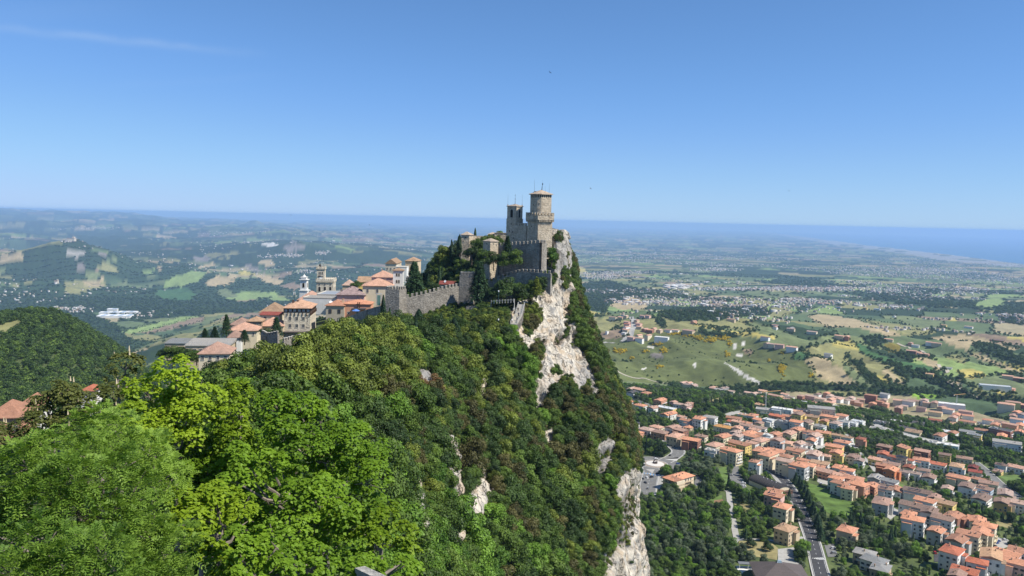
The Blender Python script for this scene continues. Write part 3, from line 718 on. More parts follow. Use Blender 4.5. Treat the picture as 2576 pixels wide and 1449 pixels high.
G_CHEST = mat_foliage('leaves_chestnut', (0.040, 0.060, 0.014), (0.150, 0.170, 0.045), 0.5, 0.32)
M_FLOWER = mat_plain('chestnut_flowers', (0.55, 0.46, 0.30), 0.8, 0.2)
M_BARK = mat_plain('bark', (0.11, 0.085, 0.065), 0.95, 0.35, 3.0)
M_BARKG = mat_plain('bark_grey', (0.20, 0.17, 0.14), 0.95, 0.35, 3.0)

def unit(v): return v / (np.linalg.norm(v, axis=-1, keepdims=True) + 1e-9)
def leaf_quads(C, Nn, U, ln, wd, fold=0.25, tint=None):
    """kite shaped leaves: centre, normal, long axis, length, width"""
    Nn = unit(Nn); U = unit(U - Nn * np.sum(U * Nn, -1, keepdims=True)); W = np.cross(Nn, U)
    ln = np.asarray(ln)[:, None]; wd = np.asarray(wd)[:, None]
    a = C - U * ln * 0.5; c = C + U * ln * 0.5
    mid = C - U * ln * 0.05
    b = mid + W * wd * 0.5 + Nn * wd * fold; d = mid - W * wd * 0.5 + Nn * wd * fold
    V = np.stack([a, b, c, d], 1).reshape(-1, 3)
    F_ = np.arange(len(C) * 4).reshape(-1, 4)
    T = np.repeat(tint if tint is not None else np.zeros(len(C)), 4)
    return V, F_, T
def crown_mesh(name, mat, seed, H=7.0, Wd=6.0, nl=12, n=3400, leaf=0.42, shape='dome', z0=0.15):
    r = np.random.default_rng(seed)
    # lobes through the crown volume
    L = []
    for i in range(nl):
        zf = r.uniform(0.12, 0.92)
        if shape == 'dome': rad = Wd / 2 * math.sqrt(max(0.05, 1 - (abs(zf - 0.42) / 0.6) ** 2))
        elif shape == 'tall': rad = Wd / 2 * (1 - 0.6 * zf)
        else: rad = Wd / 2 * (1 - zf) ** 0.8
        a = i * 2.399 + r.uniform(-.4, .4); q = rad * r.uniform(0.45, 0.8)
        lr = Wd * r.uniform(0.14, 0.27) * (1.0 if shape == 'dome' else 0.85)
        L.append((q * math.cos(a), q * math.sin(a), H * (z0 + (1 - z0) * zf) - lr * 0.3, lr))
    L.append((0, 0, H * 0.83, Wd * 0.22)); L.append((0, 0, H * 0.5, Wd * 0.33))
    L = np.array(L); w = L[:, 3] ** 2; k = r.choice(len(L), n, p=w / w.sum())
    d = unit(r.normal(size=(n, 3)) + np.array([0, 0, 0.35]))
    rr = L[k, 3] * (1 - 0.45 * r.random(n) ** 2.2)
    C = L[k, :3] + d * rr[:, None] * np.array([1, 1, 0.82]); C += r.normal(size=(n, 3)) * 0.06 * leaf
    Nn = unit(d * 0.95 + np.array([0, 0, 0.22]) + r.normal(size=(n, 3)) * 0.36)
    tint = np.clip(0.45 * r.random(n) + 0.55 * r.random(len(L))[k], 0, 1)
    V, F_, T = leaf_quads(C, Nn, r.normal(size=(n, 3)), leaf * r.uniform(0.7, 1.3, n), leaf * r.uniform(0.5, 0.9, n), 0.2, tint)
    return np_mesh(name, V, F_, mat, {'tint': T})
def conifer_mesh(name, mat, seed, H=10.0, Wd=4.5, n=3000, leaf=0.5, tiers=13, droop=0.25):
    r = np.random.default_rng(seed)
    t_ = np.sort(r.random(n)) ** 0.8
    tier = np.floor(t_ * tiers) / tiers
    zc = H * (0.10 + 0.88 * tier)
    rad = Wd / 2 * (1 - tier) ** 0.85 + 0.12
    nb = 9; b = r.integers(0, nb, n); a = b * 2 * math.pi / nb + tier * 17.0 + r.normal(size=n) * 0.16
    q = rad * np.sqrt(r.random(n)) * (0.75 + 0.35 * _hash(b, np.floor(tier * tiers), b * 0, seed))
    C = np.stack([q * np.cos(a), q * np.sin(a), zc - droop * q + r.normal(size=n) * 0.28 + H / tiers * 0.5 * _hash(b, np.floor(tier * tiers), b * 0 + 3, seed)], 1)
    Nn = unit(np.stack([np.cos(a) * 0.35, np.sin(a) * 0.35, np.ones(n)], 1) + r.normal(size=(n, 3)) * 0.3)
    U = np.stack([np.cos(a), np.sin(a), -0.3 * np.ones(n)], 1) + r.normal(size=(n, 3)) * 0.4
    V, F_, T = leaf_quads(C, Nn, U, leaf * r.uniform(0.8, 1.5, n), leaf * r.uniform(0.35, 0.6, n), 0.15, r.random(n))
    return np_mesh(name, V, F_, mat, {'tint': T})
def column_mesh(name, mat, seed, H=10.0, Wd=2.0, n=2600, leaf=0.4):
    r = np.random.default_rng(seed)
    zf = r.random(n); a = r.random(n) * 2 * math.pi
    prof = np.sin(np.clip(zf * 0.92 + 0.08, 0, 1) ** 0.6 * math.pi) ** 0.7 * (1 + 0.18 * np.sin(a * 3 + zf * 9))
    q = Wd / 2 * prof * (1 - 0.35 * r.random(n) ** 2)
    C = np.stack([q * np.cos(a), q * np.sin(a), H * (0.04 + 0.96 * zf)], 1)
    Nn = unit(np.stack([np.cos(a), np.sin(a), 0.5 * np.ones(n)], 1) + r.normal(size=(n, 3)) * 0.4)
    U = np.tile([0, 0, 1.0], (n, 1)) + r.normal(size=(n, 3)) * 0.4
    V, F_, T = leaf_quads(C, Nn, U, leaf * r.uniform(0.8, 1.4, n), leaf * r.uniform(0.4, 0.7, n), 0.15, r.random(n))
    return np_mesh(name, V, F_, mat, {'tint': T})
def trunk_mesh(name, H, r0=0.16, seed=1, limbs=4, mat=None, deep=2.0):
    rr = random.Random(seed); mb = MB()
    pts = [(0, 0, -deep), (0.05 * rr.uniform(-1, 1), 0.05, H * 0.25), (0.15 * rr.uniform(-1, 1), 0.12 * rr.uniform(-1, 1), H * 0.5), (0.1, 0, H * 0.8)]
    mb.tube(pts, [r0 * 1.25, r0, r0 * 0.7, r0 * 0.25], 6)
    for i in range(limbs):
        a = i * 2.4 + rr.random(); z = H * rr.uniform(0.22, 0.5); l = H * rr.uniform(0.18, 0.3)
        mb.tube([(0, 0, z), (l * 0.5 * math.cos(a), l * 0.5 * math.sin(a), z + l * 0.45), (l * math.cos(a), l * math.sin(a), z + l * 1.1)], [r0 * 0.5, r0 * 0.35, r0 * 0.12], 5)
    return mb.mesh(name, mat or M_BARK)
TRUNK = trunk_mesh('trunk', 6.5, 0.17, 3); TRUNK_S = trunk_mesh('trunk', 9.0, 0.14, 4, 0)
CR_ = {}                                                    # crown meshes by kind
for kn, mt in (('mid', G_MID), ('dark', G_DARK), ('olive', G_OLIVE), ('brown', G_BROWN), ('rust', G_RUST), ('bright', G_BRIGHT), ('silver', G_SILVER)):
    nvar = 1 if kn in ('rust', 'silver') else 2
    CR_[kn] = [crown_mesh('crown', mt, 200 + 7 * i + hash(kn) % 1 + len(kn) * 3, 7.0, 6.4, 13, 3600, 0.40) for i in range(nvar)]
CR_['fir'] = [conifer_mesh('crown', G_FIR, 301 + i, 10, 4.6) for i in range(2)]
CR_['cedar'] = [conifer_mesh('crown', G_FIR, 311, 10, 6.5, 5200, 0.55, 12, 0.16)]
CR_['cypress'] = [column_mesh('crown', G_FIR, 321 + i) for i in range(2)]
CR_['pine'] = [conifer_mesh('crown', G_OLIVE, 331, 9, 5.0, 3200, 0.5, 10, 0.2)]
CR_['purple'] = [crown_mesh('crown', G_PURPLE, 341, 7, 6.4, 12, 2600, 0.4)]
CR_['broom'] = [crown_mesh('crown', G_BROOM, 345, 5, 9, 12, 900, 0.8)]
CR_['far'] = [crown_mesh('crown', G_DARK, 351 + i, 8, 9, 9, 420, 1.15) for i in range(2)]
CR_['farm'] = [crown_mesh('crown', G_MID, 361, 8, 9, 9, 420, 1.15)]

def tree(kind, p, s, rz=0.0, name='tree', label='', cat='tree', group=None, sz=1.0, var=0, trunk=None):
    o = thing(name, label, cat, tuple(p), rz, group); o.scale = (s, s, s * sz)
    obj('trunk', trunk or (TRUNK_S if kind in ('fir', 'cypress', 'pine', 'cedar') else TRUNK), o)
    obj('crown', CR_[kind][var % len(CR_[kind])], o)
    return o
def scatter_stuff(name, label, crown_me, pts, scl, rot=None, group=None):
    """many trees nobody could count: one object, copies of a crown set on points"""
    if len(pts) == 0: return None
    me = bpy.data.meshes.new(name); me.vertices.add(len(pts)); me.vertices.foreach_set('co', np.ascontiguousarray(pts, dtype=np.float32).ravel())
    a = me.attributes.new('scl', 'FLOAT_VECTOR', 'POINT'); s3 = np.asarray(scl, dtype=np.float32)
    if s3.ndim == 1: s3 = np.repeat(s3[:, None], 3, 1)
    a.data.foreach_set('vector', np.ascontiguousarray(s3).ravel())
    r3 = np.zeros((len(pts), 3), np.float32); r3[:, 2] = RNG.random(len(pts)) * 6.28
    a = me.attributes.new('rot', 'FLOAT_VECTOR', 'POINT'); a.data.foreach_set('vector', r3.ravel())
    o = obj(name, me); o['kind'] = 'stuff'; o['label'] = label
    src = bpy.data.objects.new('crown', crown_me)
    ng = bpy.data.node_groups.new(name + '_scatter', 'GeometryNodeTree')
    ng.interface.new_socket('Geometry', in_out='INPUT', socket_type='NodeSocketGeometry')
    ng.interface.new_socket('Geometry', in_out='OUTPUT', socket_type='NodeSocketGeometry')
    N = ng.nodes; Lk = ng.links
    gi = N.new('NodeGroupInput'); go = N.new('NodeGroupOutput'); oi = N.new('GeometryNodeObjectInfo'); ip = N.new('GeometryNodeInstanceOnPoints'); mp = N.new('GeometryNodeMeshToPoints')
    oi.inputs['Object'].default_value = src; oi.inputs['As Instance'].default_value = True
    n1 = N.new('GeometryNodeInputNamedAttribute'); n1.data_type = 'FLOAT_VECTOR'; n1.inputs['Name'].default_value = 'scl'
    n2 = N.new('GeometryNodeInputNamedAttribute'); n2.data_type = 'FLOAT_VECTOR'; n2.inputs['Name'].default_value = 'rot'
    Lk.new(gi.outputs[0], mp.inputs[0]); Lk.new(mp.outputs[0], ip.inputs['Points']); Lk.new(oi.outputs['Geometry'], ip.inputs['Instance'])
    Lk.new(n1.outputs['Attribute'], ip.inputs['Scale']); Lk.new(n2.outputs['Attribute'], ip.inputs['Rotation']); Lk.new(ip.outputs[0], go.inputs[0])
    md = o.modifiers.new('scatter', 'NODES'); md.node_group = ng
    return o
def darts(P3, rad, order=None):
    """keep points no closer than their radii allow"""
    cell = float(np.max(rad)); grid = {}; keep = []
    order = RNG.permutation(len(P3)) if order is None else order
    Pl = P3.tolist(); rl = np.asarray(rad).tolist()
    for i in order.tolist():
        x, y, z = Pl[i]; k = (int(x // cell), int(y // cell), int(z // cell)); ok = True; ri = rl[i]
        for a in (-1, 0, 1):
            for b in (-1, 0, 1):
                for c in (-1, 0, 1):
                    for j in grid.get((k[0] + a, k[1] + b, k[2] + c), ()):
                        q = Pl[j]
                        if (q[0] - x) ** 2 + (q[1] - y) ** 2 + (q[2] - z) ** 2 < (0.5 * (ri + rl[j])) ** 2: ok = False; break
                    if not ok: break
                if not ok: break
            if not ok: break
        if ok: grid.setdefault(k, []).append(i); keep.append(i)
    return np.array(keep, int)

# ---------------------------------------------------------------- wood on the ridge
NOGO = []                                                   # picture regions kept clear of trees: (cx, cy, rx, ry)
NOGO += [(1345,600,50,30),(1180,606,30,12),(990,765,35,30),(1290,775,18,32),(1210,770,60,10),(1345,690,50,14),(1235,620,20,14)]
def ridge_forest():
    idx = np.arange(len(RP))
    Dn = np.linalg.norm(RP, axis=1); view = RP / Dn[:, None]
    facing = np.sum(RN * view, 1)
    ok = (rockw < 0.30) & (facing < 0.55) & (RPX > -250) & (RPX < 1700) & (RPY < 1640) & (RPY > 575)
    ok &= ~((RPX < 700) & (RP[:, 1] < 62))
    bush = np.zeros(len(RP), bool)
    for (a, b, ra, rb) in BUSHP: bush |= (((RPX - a) / ra) ** 2 + ((RPY - b) / rb) ** 2 < 1)
    for hgt in (0.0, 2.5, 4.5, 6.5):                        # nothing grows where it would stand in front of bare rock
        tx_, ty_ = project(RP + np.array([0, 0, hgt]))
        
        for qi_, q_ in enumerate(ROCKP):
            if qi_ < 5 or hgt < 5: ok &= ~inpoly(tx_, ty_, q_)
    ok |= bush & (facing < 0.6)
    lim_x = [-300, 540, 640, 690, 745, 782, 822, 886, 924, 971, 1021, 1090, 1154, 1172, 1224, 1264, 1285, 1300]; lim_y = [980, 910, 884, 872, 872, 850, 832, 806, 792, 798, 790, 793, 788, 802, 805, 796, 826, 700]
    tx_, ty_ = project(RP + np.array([0, 0, 6.5]))
    ok &= ~((ty_ < np.interp(tx_, lim_x, lim_y)) & (tx_ < 1300) & (RP[:, 1] < 366))
    for (a, b, ra, rb) in NOGO: ok &= ~((((RPX - a) / ra) ** 2 + ((RPY - b) / rb) ** 2 < 1))
    # terrace of the walls and the town side
    ok &= ~((RPY < 885 + (900 - RPX) * 0.25) & (RPX < 1010) & (RP[:, 1] > 300))
    rowi = (idx // NRc); ok &= rowi < NRr * 0.96
    c = idx[ok]
    base = 3.9 + 1.9 * vnoise(RP[c, 0] / 9, RP[c, 1] / 9, RP[c, 2] / 9, seed=130)
    px, py = RPX[c], RPY[c]
    near = RP[c, 1] < 170
    base = np.where((px > 640) & (px < 1040) & (py > 850) & (py < 1030), 4.6, base)
    base = np.where(px > 1440, base * 0.85, base); base = np.where(bush[c], np.where(px < 1360, 2.3, 1.5), base)
    keep = darts(RP[c], base * 1.0)
    c = c[keep]; rad = base[keep]
    px, py = RPX[c], RPY[c]; q = RP[c]
    n1 = fbm(q[:, 0] / 12, q[:, 1] / 12, q[:, 2] / 12, oct=2, seed=140); n2 = RNG.random(len(c))
    kinds = []
    for i in range(len(c)):
        x, y, a, b = px[i], py[i], n1[i], n2[i]
        if bush[c[i]] and x < 1360: k = 'olive' if b < .5 else 'brown'
        elif 640 < x < 1040 and 850 < y < 1010 and q[i, 1] < 260: k = 'olive' if b < 0.75 else 'mid'
        elif 560 < x < 720 and y < 960: k = 'dark'
        elif 780 < x < 1210 and y < 900: k = ('dark' if b < 0.55 else 'olive' if b < 0.72 else 'mid' if b < .9 else 'cypress')
        elif 1380 < x and 960 < y < 1190: k = 'brown' if b < 0.30 else ('dark' if b < .62 else 'olive' if b < .74 else 'mid')
        elif 1020 < x < 1300 and 960 < y < 1200: k = ('brown' if b < 0.15 else 'olive' if b < 0.36 else 'mid' if b < 0.7 else 'dark' if b < .97 else 'rust')
        elif 1250 < x < 1345 and 820 < y < 1010: k = 'bright' if b < 0.35 else 'mid' if b < 0.85 else 'dark'
        elif y > 1330 and x < 1250: k = 'bright' if b < 0.55 else 'mid'
        elif x > 1400 and y < 960: k = 'mid' if b < 0.55 else ('brown' if b < 0.75 else 'dark')
        elif y < 780: k = 'mid' if b < 0.6 else 'dark'
        else: k = ('mid' if b < 0.46 else 'bright' if b < 0.58 else 'dark' if b < 0.8 else 'olive' if b < 0.9 else 'brown')
        kinds.append(k)
    kinds = np.array(kinds)
    s = rad / 4.4 * RNG.uniform(0.85, 1.25, len(c))
    sz = RNG.uniform(0.85, 1.25, len(c))
    pos = q - RN[c] * 0.2 - np.array([0, 0, 0.6])[None] * s[:, None]
    app = s / np.linalg.norm(q, axis=1)
    seen = (px > 560) & (px < 1620) & (py < 1449)
    order = np.argsort(-(app * (seen + 0.001)))
    return pos, s, sz, kinds, px, py, order
FPOS, FS, FSZ, FK, FPX, FPY, FORD = ridge_forest()
def zone_words(x, y):
    if y < 760: return 'just below the castle'
    if y < 900: return 'under the old town' if x < 1040 else 'under the stepped wall' if x < 1290 else 'beside the upper white cliff'
    if y < 1060: return 'behind the foreground maples' if x < 1040 else 'amid the steep slope' if x < 1290 else 'around the main white cliff'
    if y < 1240: return 'between the grey rock ribs' if x < 1300 else 'right of the rock ribs'
    return 'low beside the foreground maples' if x < 1250 else 'at the slope foot'
def order_labels(items):
    """items: (key, base label, px, py) -> base label made unique by its place in rows from the top"""
    from collections import defaultdict
    g = defaultdict(list); out = {}
    nth = ['first', 'second', 'third', 'fourth', 'fifth', 'sixth', 'seventh', 'eighth', 'ninth', 'tenth', 'eleventh', 'twelfth']
    for it in items: g[it[1]].append(it)
    for b, l in g.items():
        if len(l) == 1: out[l[0][0]] = b; continue
        l.sort(key=lambda q: q[3]); nr = max(1, math.ceil(len(l) / 7)); per = math.ceil(len(l) / nr)
        for r_ in range(nr):
            row = sorted(l[r_ * per:(r_ + 1) * per], key=lambda q: q[2])
            for j, q in enumerate(row):
                w = 'leftmost' if j == 0 else 'rightmost' if j == len(row) - 1 else nth[j] + ' from left'
                out[q[0]] = b + ', ' + w + ('' if nr == 1 else ' in ' + nth[min(r_, 11)] + ' row down')
    return out
_big = FORD[:210]; _isbig = np.zeros(len(FPOS), bool); _isbig[_big] = True
_kw = {'mid': 'mid green tree', 'dark': 'dark green tree', 'olive': 'olive green tree', 'brown': 'brownish oak', 'rust': 'rusty orange tree', 'bright': 'bright green tree', 'cypress': 'narrow cypress'}
_FL = order_labels([(i, _kw[FK[i]] + ' ' + zone_words(FPX[i], FPY[i]), FPX[i], FPY[i]) for i in _big.tolist()])
for i in _big.tolist():
    k = FK[i]; tree(k, FPOS[i], FS[i], RNG.random() * 6.28, 'cypress_tree' if k == 'cypress' else 'broadleaf_tree', _FL[i], 'tree', 'trees ' + zone_words(FPX[i], FPY[i]), FSZ[i], i)
_names = {'mid': 'green', 'dark': 'dark green', 'olive': 'olive green', 'brown': 'brownish', 'rust': 'rusty', 'bright': 'bright green', 'cypress': 'cypress'}
for k in sorted(set(FK.tolist())):
    m = (FK == k) & ~_isbig
    for v in range(len(CR_[k])):
        mm = m & ((np.arange(len(FK)) % len(CR_[k])) == v)
        if mm.sum(): scatter_stuff('ridge_wood', f'smaller {_names[k]} trees filling the wood on the ridge', CR_[k][v], FPOS[mm], np.stack([FS[mm], FS[mm], FS[mm] * FSZ[mm]], 1))

def shrubs():
    Dn = np.linalg.norm(RP, axis=1); facing = np.sum(RN * RP, 1) / Dn
    ok = (rockw < 0.45) & (facing < 0.4) & (RPX > 560) & (RPX < 1640) & (RPY < 1500) & (RPY > 600)
    for (a, b, ra, rb) in [(1345,600,40,26),(1290,790,14,38),(1215,757,30,7)]: ok &= ~((((RPX - a) / ra) ** 2 + ((RPY - b) / rb) ** 2 < 1))
    ok &= ~((RPX < 1010) & (RP[:, 1] > 330))
    c = np.nonzero(ok)[0]; c = c[RNG.random(len(c)) < .5]
    r = np.full(len(c), 1.7); c = c[darts(RP[c], r)]; h = np.arange(len(c)) % 3
    for j, kk in enumerate(('mid', 'olive', 'dark')):
        m = c[h == j]; s_ = RNG.uniform(.2, .42, len(m)); scatter_stuff('undergrowth', 'low shrubs between the trees of the ridge', CR_[kk][0], RP[m] - np.array([0, 0, .4]), np.stack([s_, s_, s_ * .9], 1))
shrubs()
def fissure_plants():
    Dn = np.linalg.norm(RP, axis=1); facing = np.sum(RN * RP, 1) / Dn
    g_ = crack + .8 * np.clip(fbm(RP[:, 0] / 7, RP[:, 1] / 7, RP[:, 2] / 9, oct=3, seed=133), 0, 1)
    c = np.nonzero((rockw > .45) & (facing < .3) & ((g_ > .55) | ((RPY < 740) & (g_ > .40))) & (RPX > 1000) & (RPX < 1640) & (RPY > 640) & (RPY < 1480))[0]; c = c[RNG.random(len(c)) < .6]
    c = c[darts(RP[c], np.full(len(c), 1.7))]; h = np.arange(len(c)) % 3
    for j, kk in enumerate(('brown', 'olive', 'dark')):
        m = c[h == j]; s_ = RNG.uniform(.12, .34, len(m)); scatter_stuff('cliff_shrubs', 'small shrubs rooted in the fissures of the white cliffs', CR_[kk][0], RP[m] - RN[m] * .15 - np.array([0, 0, .3]), np.stack([s_, s_, s_], 1))
fissure_plants()
# ---------------------------------------------------------------- big trees in the foreground
def fg_tree(name, label, poly, d0, mat, style, seed, lobe=1.05, leaf=0.15, bulge=2.2, per=40, trunk_to=None, flowers=False):
    r = np.random.default_rng(seed)
    poly = np.array(poly, float); poly = poly.mean(0) + (poly - poly.mean(0)) * 1.10; x0, y0 = poly.min(0); x1, y1 = poly.max(0); cen = poly.mean(0)
    lr_p = lobe / d0 * FOC
    cand = np.stack([r.uniform(x0, x1, 900), r.uniform(y0, y1, 900)], 1)
    cand = cand[inpoly(cand[:, 0], cand[:, 1], poly.tolist())]
    # pull back from the outline by the lobe radius
    def edged(p):
        m = np.full(len(p), 1e9)
        for i in range(len(poly)):
            a = poly[i]; b = poly[(i + 1) % len(poly)]; ab = b - a
            t = np.clip(((p - a) @ ab) / (ab @ ab), 0, 1); m = np.minimum(m, np.linalg.norm(p - a - t[:, None] * ab, axis=1))
        return m
    ed = edged(cand); k = ed > lr_p * 0.55; cand, ed = cand[k], ed[k]
    L = []; kept = []
    for p, e in zip(cand, ed):
        if all((p[0] - q[0]) ** 2 + (p[1] - q[1]) ** 2 > (lr_p * 0.85) ** 2 for q in kept):
            kept.append(p); f = min(1.0, e / (lr_p * 2.5))
            rad = lobe * r.uniform(0.8, 1.15) * (0.72 + 0.28 * f)
            d = d0 + bulge * (1 - f) + r.uniform(-0.7, 0.7) - 0.004 * (p[1] - cen[1])
            L.append((PD(p[0], p[1], d), rad, 1.0))
            if r.random() < 0.9: L.append((PD(p[0] + r.uniform(-.4, .4) * lr_p, p[1] + r.uniform(0, .7) * lr_p, d + lobe * r.uniform(1.3, 2.4)), rad * 0.95, 0.55))
    Vs, Fs_, Ts = [], [], []; nv = 0; FV = MB()
    for (c, rad, dens) in L:
        ns = int((27 if style != 'ash' else 80) * (rad / 1.05) ** 2 * dens)
        dirs = unit(r.normal(size=(ns, 3)) + np.array([0, -0.35, 0.55]))
        sc = c + dirs * (rad * (0.58 + 0.46 * r.random(ns)))[:, None] * np.array([1, 1, 0.85])
        lt = r.random()
        m = per if style != 'ash' else 5; FL = np.array([1, 1, .45])
        base = np.repeat(sc, m, 0); od = np.repeat(dirs, m, 0); N = len(base)
        st = np.repeat(r.random(ns), m)
        if style == 'maple':
            off = r.normal(size=(N, 3)); off -= od * np.sum(off * od, 1, keepdims=True) * 0.75
            C = base + off * FL * 0.21 * (rad / 1.05) - np.array([0, 0, 1.0]) * (np.sum(off[:, :2] ** 2, 1, keepdims=True) * 0.045)
            Nn = unit(od * 0.25 + off * np.array([.22, .22, 0]) + np.array([0, -0.12, 0.95]) + r.normal(size=(N, 3)) * 0.30)
            U = off + np.array([0, 0, -0.35]) + r.normal(size=(N, 3)) * 0.3
            V, F_, T = leaf_quads(C, Nn, U, leaf * r.uniform(0.75, 1.25, N), leaf * r.uniform(0.65, 1.0, N), 0.16, np.clip(0.45 * r.random(N) + 0.3 * st + 0.25 * lt, 0, 1))
        else:
            # pinnate leaves: pairs of narrow leaflets along an arching stalk
            off = unit(r.normal(size=(N, 3)) + od * 0.8 + np.array([0, 0, 0.15])); lng = r.uniform(0.26, 0.40, N)
            npair = 5; CC, NN, UU, TT = [], [], [], []
            side = unit(np.cross(off, np.array([0, 0, 1.0]) + r.normal(size=(N, 3)) * 0.25)); up = np.cross(side, off)
            up = np.where(up[:, 2:3] < 0, -up, up)
            for j in range(npair):
                f = (j + 0.6) / npair
                pos = base + off * (lng * f)[:, None] - np.array([0, 0, 1.0]) * (0.12 * f * f)
                for sgn in (-1, 1):
                    u = side * sgn * 0.8 + off * 0.55 - np.array([0, 0, 0.15])
                    CC.append(pos + u * (leaf * 0.48)); NN.append(up + r.normal(size=(N, 3)) * 0.15); UU.append(u); TT.append(np.clip(0.4 * r.random(N) + 0.35 * st + 0.25 * lt, 0, 1))
            C = np.concatenate(CC); Nn = np.concatenate(NN); U = np.concatenate(UU); T0 = np.concatenate(TT)
            V, F_, T = leaf_quads(C, Nn, U, leaf * r.uniform(0.85, 1.15, len(C)), leaf * 0.36 * np.ones(len(C)), 0.12, T0)
        Vs.append(V); Fs_.append(F_ + nv); Ts.append(T); nv += len(V)
        if flowers and dens > 0.9:
            for _ in range(3):
                dd = unit(r.normal(size=3) + np.array([0.2, -0.3, 0.8])); b = c + dd * rad * 0.78
                FV.cyl(tuple(b), tuple(b + np.array([0, 0, 0.24])), 0.045, 0.012, 5)
    V = np.concatenate(Vs); F_ = np.concatenate(Fs_); T = np.concatenate(Ts)
    top = min(L, key=lambda q: abs(q[0][0] - np.mean([l[0][0] for l in L])))
    cx = float(np.mean([l[0][0] for l in L])); cyy = float(np.mean([l[0][1] for l in L])) + 0.6; zlow = min(l[0][2] for l in L)
    gz = min(rz(cx, cyy), zlow - 2.0)
    if trunk_to is None: root = np.array([cx, cyy, gz])
    o = thing(name, label, 'tree', tuple(root), 0.0)
    obj('crown', np_mesh('crown', V - root, F_, mat, {'tint': T}), o)
    if flowers: FV.M = Matrix.Identity(4); fo = FV.build('flowers', M_FLOWER, o, loc=tuple(-root)); fo['kind'] = 'stuff'
    # trunk forks towards the lobes
    tb = MB(); zt = float(np.percentile([l[0][2] for l in L], 35)) - gz; bb = MB()
    tb.tube([(0, 0, -1.5), (0.1, 0.05, zt * 0.4), (0.05, -0.05, zt * 0.8), (0, 0, zt)], [0.20, 0.15, 0.10, 0.07], 8)
    tb.build('trunk', M_BARKG, o)
    for (c, rad, dens) in L:
        e = c - root; s = np.array([0, 0, max(0.5, min(zt, e[2] - 0.6 * math.hypot(e[0], e[1])))]); mid = (s * 0.5 + e * 0.5) + np.array([0, 0, -0.25]); 
        bb.tube([tuple(s), tuple(mid), tuple(e)], [0.085, 0.055, 0.02], 5)
        for _ in range(3):
            q = e + unit(r.normal(size=3)) * rad * 0.75; bb.tube([tuple(mid * 0.3 + e * 0.7), tuple(q)], [0.028, 0.010], 4)
    bo = bb.build('branches', M_BARKG, o); bo['kind'] = 'stuff'
    return o, len(F_)
FG = [
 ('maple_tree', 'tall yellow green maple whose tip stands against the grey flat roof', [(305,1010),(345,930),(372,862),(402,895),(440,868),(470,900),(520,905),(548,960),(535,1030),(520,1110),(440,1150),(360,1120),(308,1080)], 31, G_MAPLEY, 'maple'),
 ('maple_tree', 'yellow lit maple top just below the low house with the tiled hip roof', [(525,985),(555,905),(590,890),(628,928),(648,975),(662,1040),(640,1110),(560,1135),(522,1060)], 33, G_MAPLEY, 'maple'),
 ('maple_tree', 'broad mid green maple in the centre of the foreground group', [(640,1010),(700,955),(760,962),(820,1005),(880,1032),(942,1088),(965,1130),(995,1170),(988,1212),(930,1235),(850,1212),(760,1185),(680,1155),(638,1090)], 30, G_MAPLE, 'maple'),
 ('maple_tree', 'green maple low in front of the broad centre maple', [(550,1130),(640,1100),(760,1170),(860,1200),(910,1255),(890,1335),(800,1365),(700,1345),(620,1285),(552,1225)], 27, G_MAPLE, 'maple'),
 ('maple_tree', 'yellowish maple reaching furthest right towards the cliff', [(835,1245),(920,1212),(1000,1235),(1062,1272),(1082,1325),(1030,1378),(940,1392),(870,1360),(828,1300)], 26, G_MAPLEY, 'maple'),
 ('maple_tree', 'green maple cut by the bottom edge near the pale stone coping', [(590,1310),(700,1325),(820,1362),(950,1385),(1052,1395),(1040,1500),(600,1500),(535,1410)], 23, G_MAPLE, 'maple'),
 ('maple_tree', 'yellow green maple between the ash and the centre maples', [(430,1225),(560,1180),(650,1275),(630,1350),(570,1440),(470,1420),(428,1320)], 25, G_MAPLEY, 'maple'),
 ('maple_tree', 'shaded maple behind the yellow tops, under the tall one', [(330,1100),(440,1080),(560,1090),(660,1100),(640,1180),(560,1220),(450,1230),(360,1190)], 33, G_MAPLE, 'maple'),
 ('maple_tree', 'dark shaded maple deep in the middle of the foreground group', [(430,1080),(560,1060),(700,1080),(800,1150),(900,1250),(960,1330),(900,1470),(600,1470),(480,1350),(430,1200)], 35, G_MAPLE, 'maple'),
 ('ash_tree', 'large feathery ash filling the left of the foreground', [(-60,1180),(60,1120),(150,1088),(260,1095),(335,1135),(395,1200),(425,1290),(350,1350),(200,1345),(60,1345),(-60,1310)], 22, G_ASH, 'ash'),
 ('ash_tree', 'feathery ash cut by the bottom left corner', [(-60,1320),(100,1300),(250,1322),(335,1385),(350,1510),(-60,1510)], 19, G_ASH, 'ash'),
 ('ash_tree', 'bright feathery ash directly below the tall yellow green maple', [(215,1080),(330,1035),(400,1095),(450,1180),(440,1262),(350,1215)], 24, G_ASH, 'ash'),
 ('ash_tree', 'feathery ash leaning over the bottom edge left of the maples', [(325,1335),(430,1290),(505,1375),(530,1510),(325,1510)], 21, G_ASH, 'ash'),
 ('ash_tree', 'small ash below the flowering chestnut at the left', [(105,1090),(200,1035),(290,1022),(345,1055),(265,1115),(150,1128)], 27, G_ASH, 'ash'),
 ('chestnut_tree', 'flowering horse chestnut with cream candles left of the tall maple', [(222,1010),(255,960),(288,902),(332,852),(375,866),(345,950),(335,1050),(300,1105),(228,1070)], 37, G_CHEST, 'maple'),
 ('chestnut_tree', 'dark olive horse chestnut beside the orange roofs at the left edge', [(-60,1085),(55,1045),(105,990),(160,962),(205,958),(245,1000),(235,1060),(150,1112),(50,1125),(-60,1150)], 42, G_CHEST, 'maple'),
]
_tot = 0
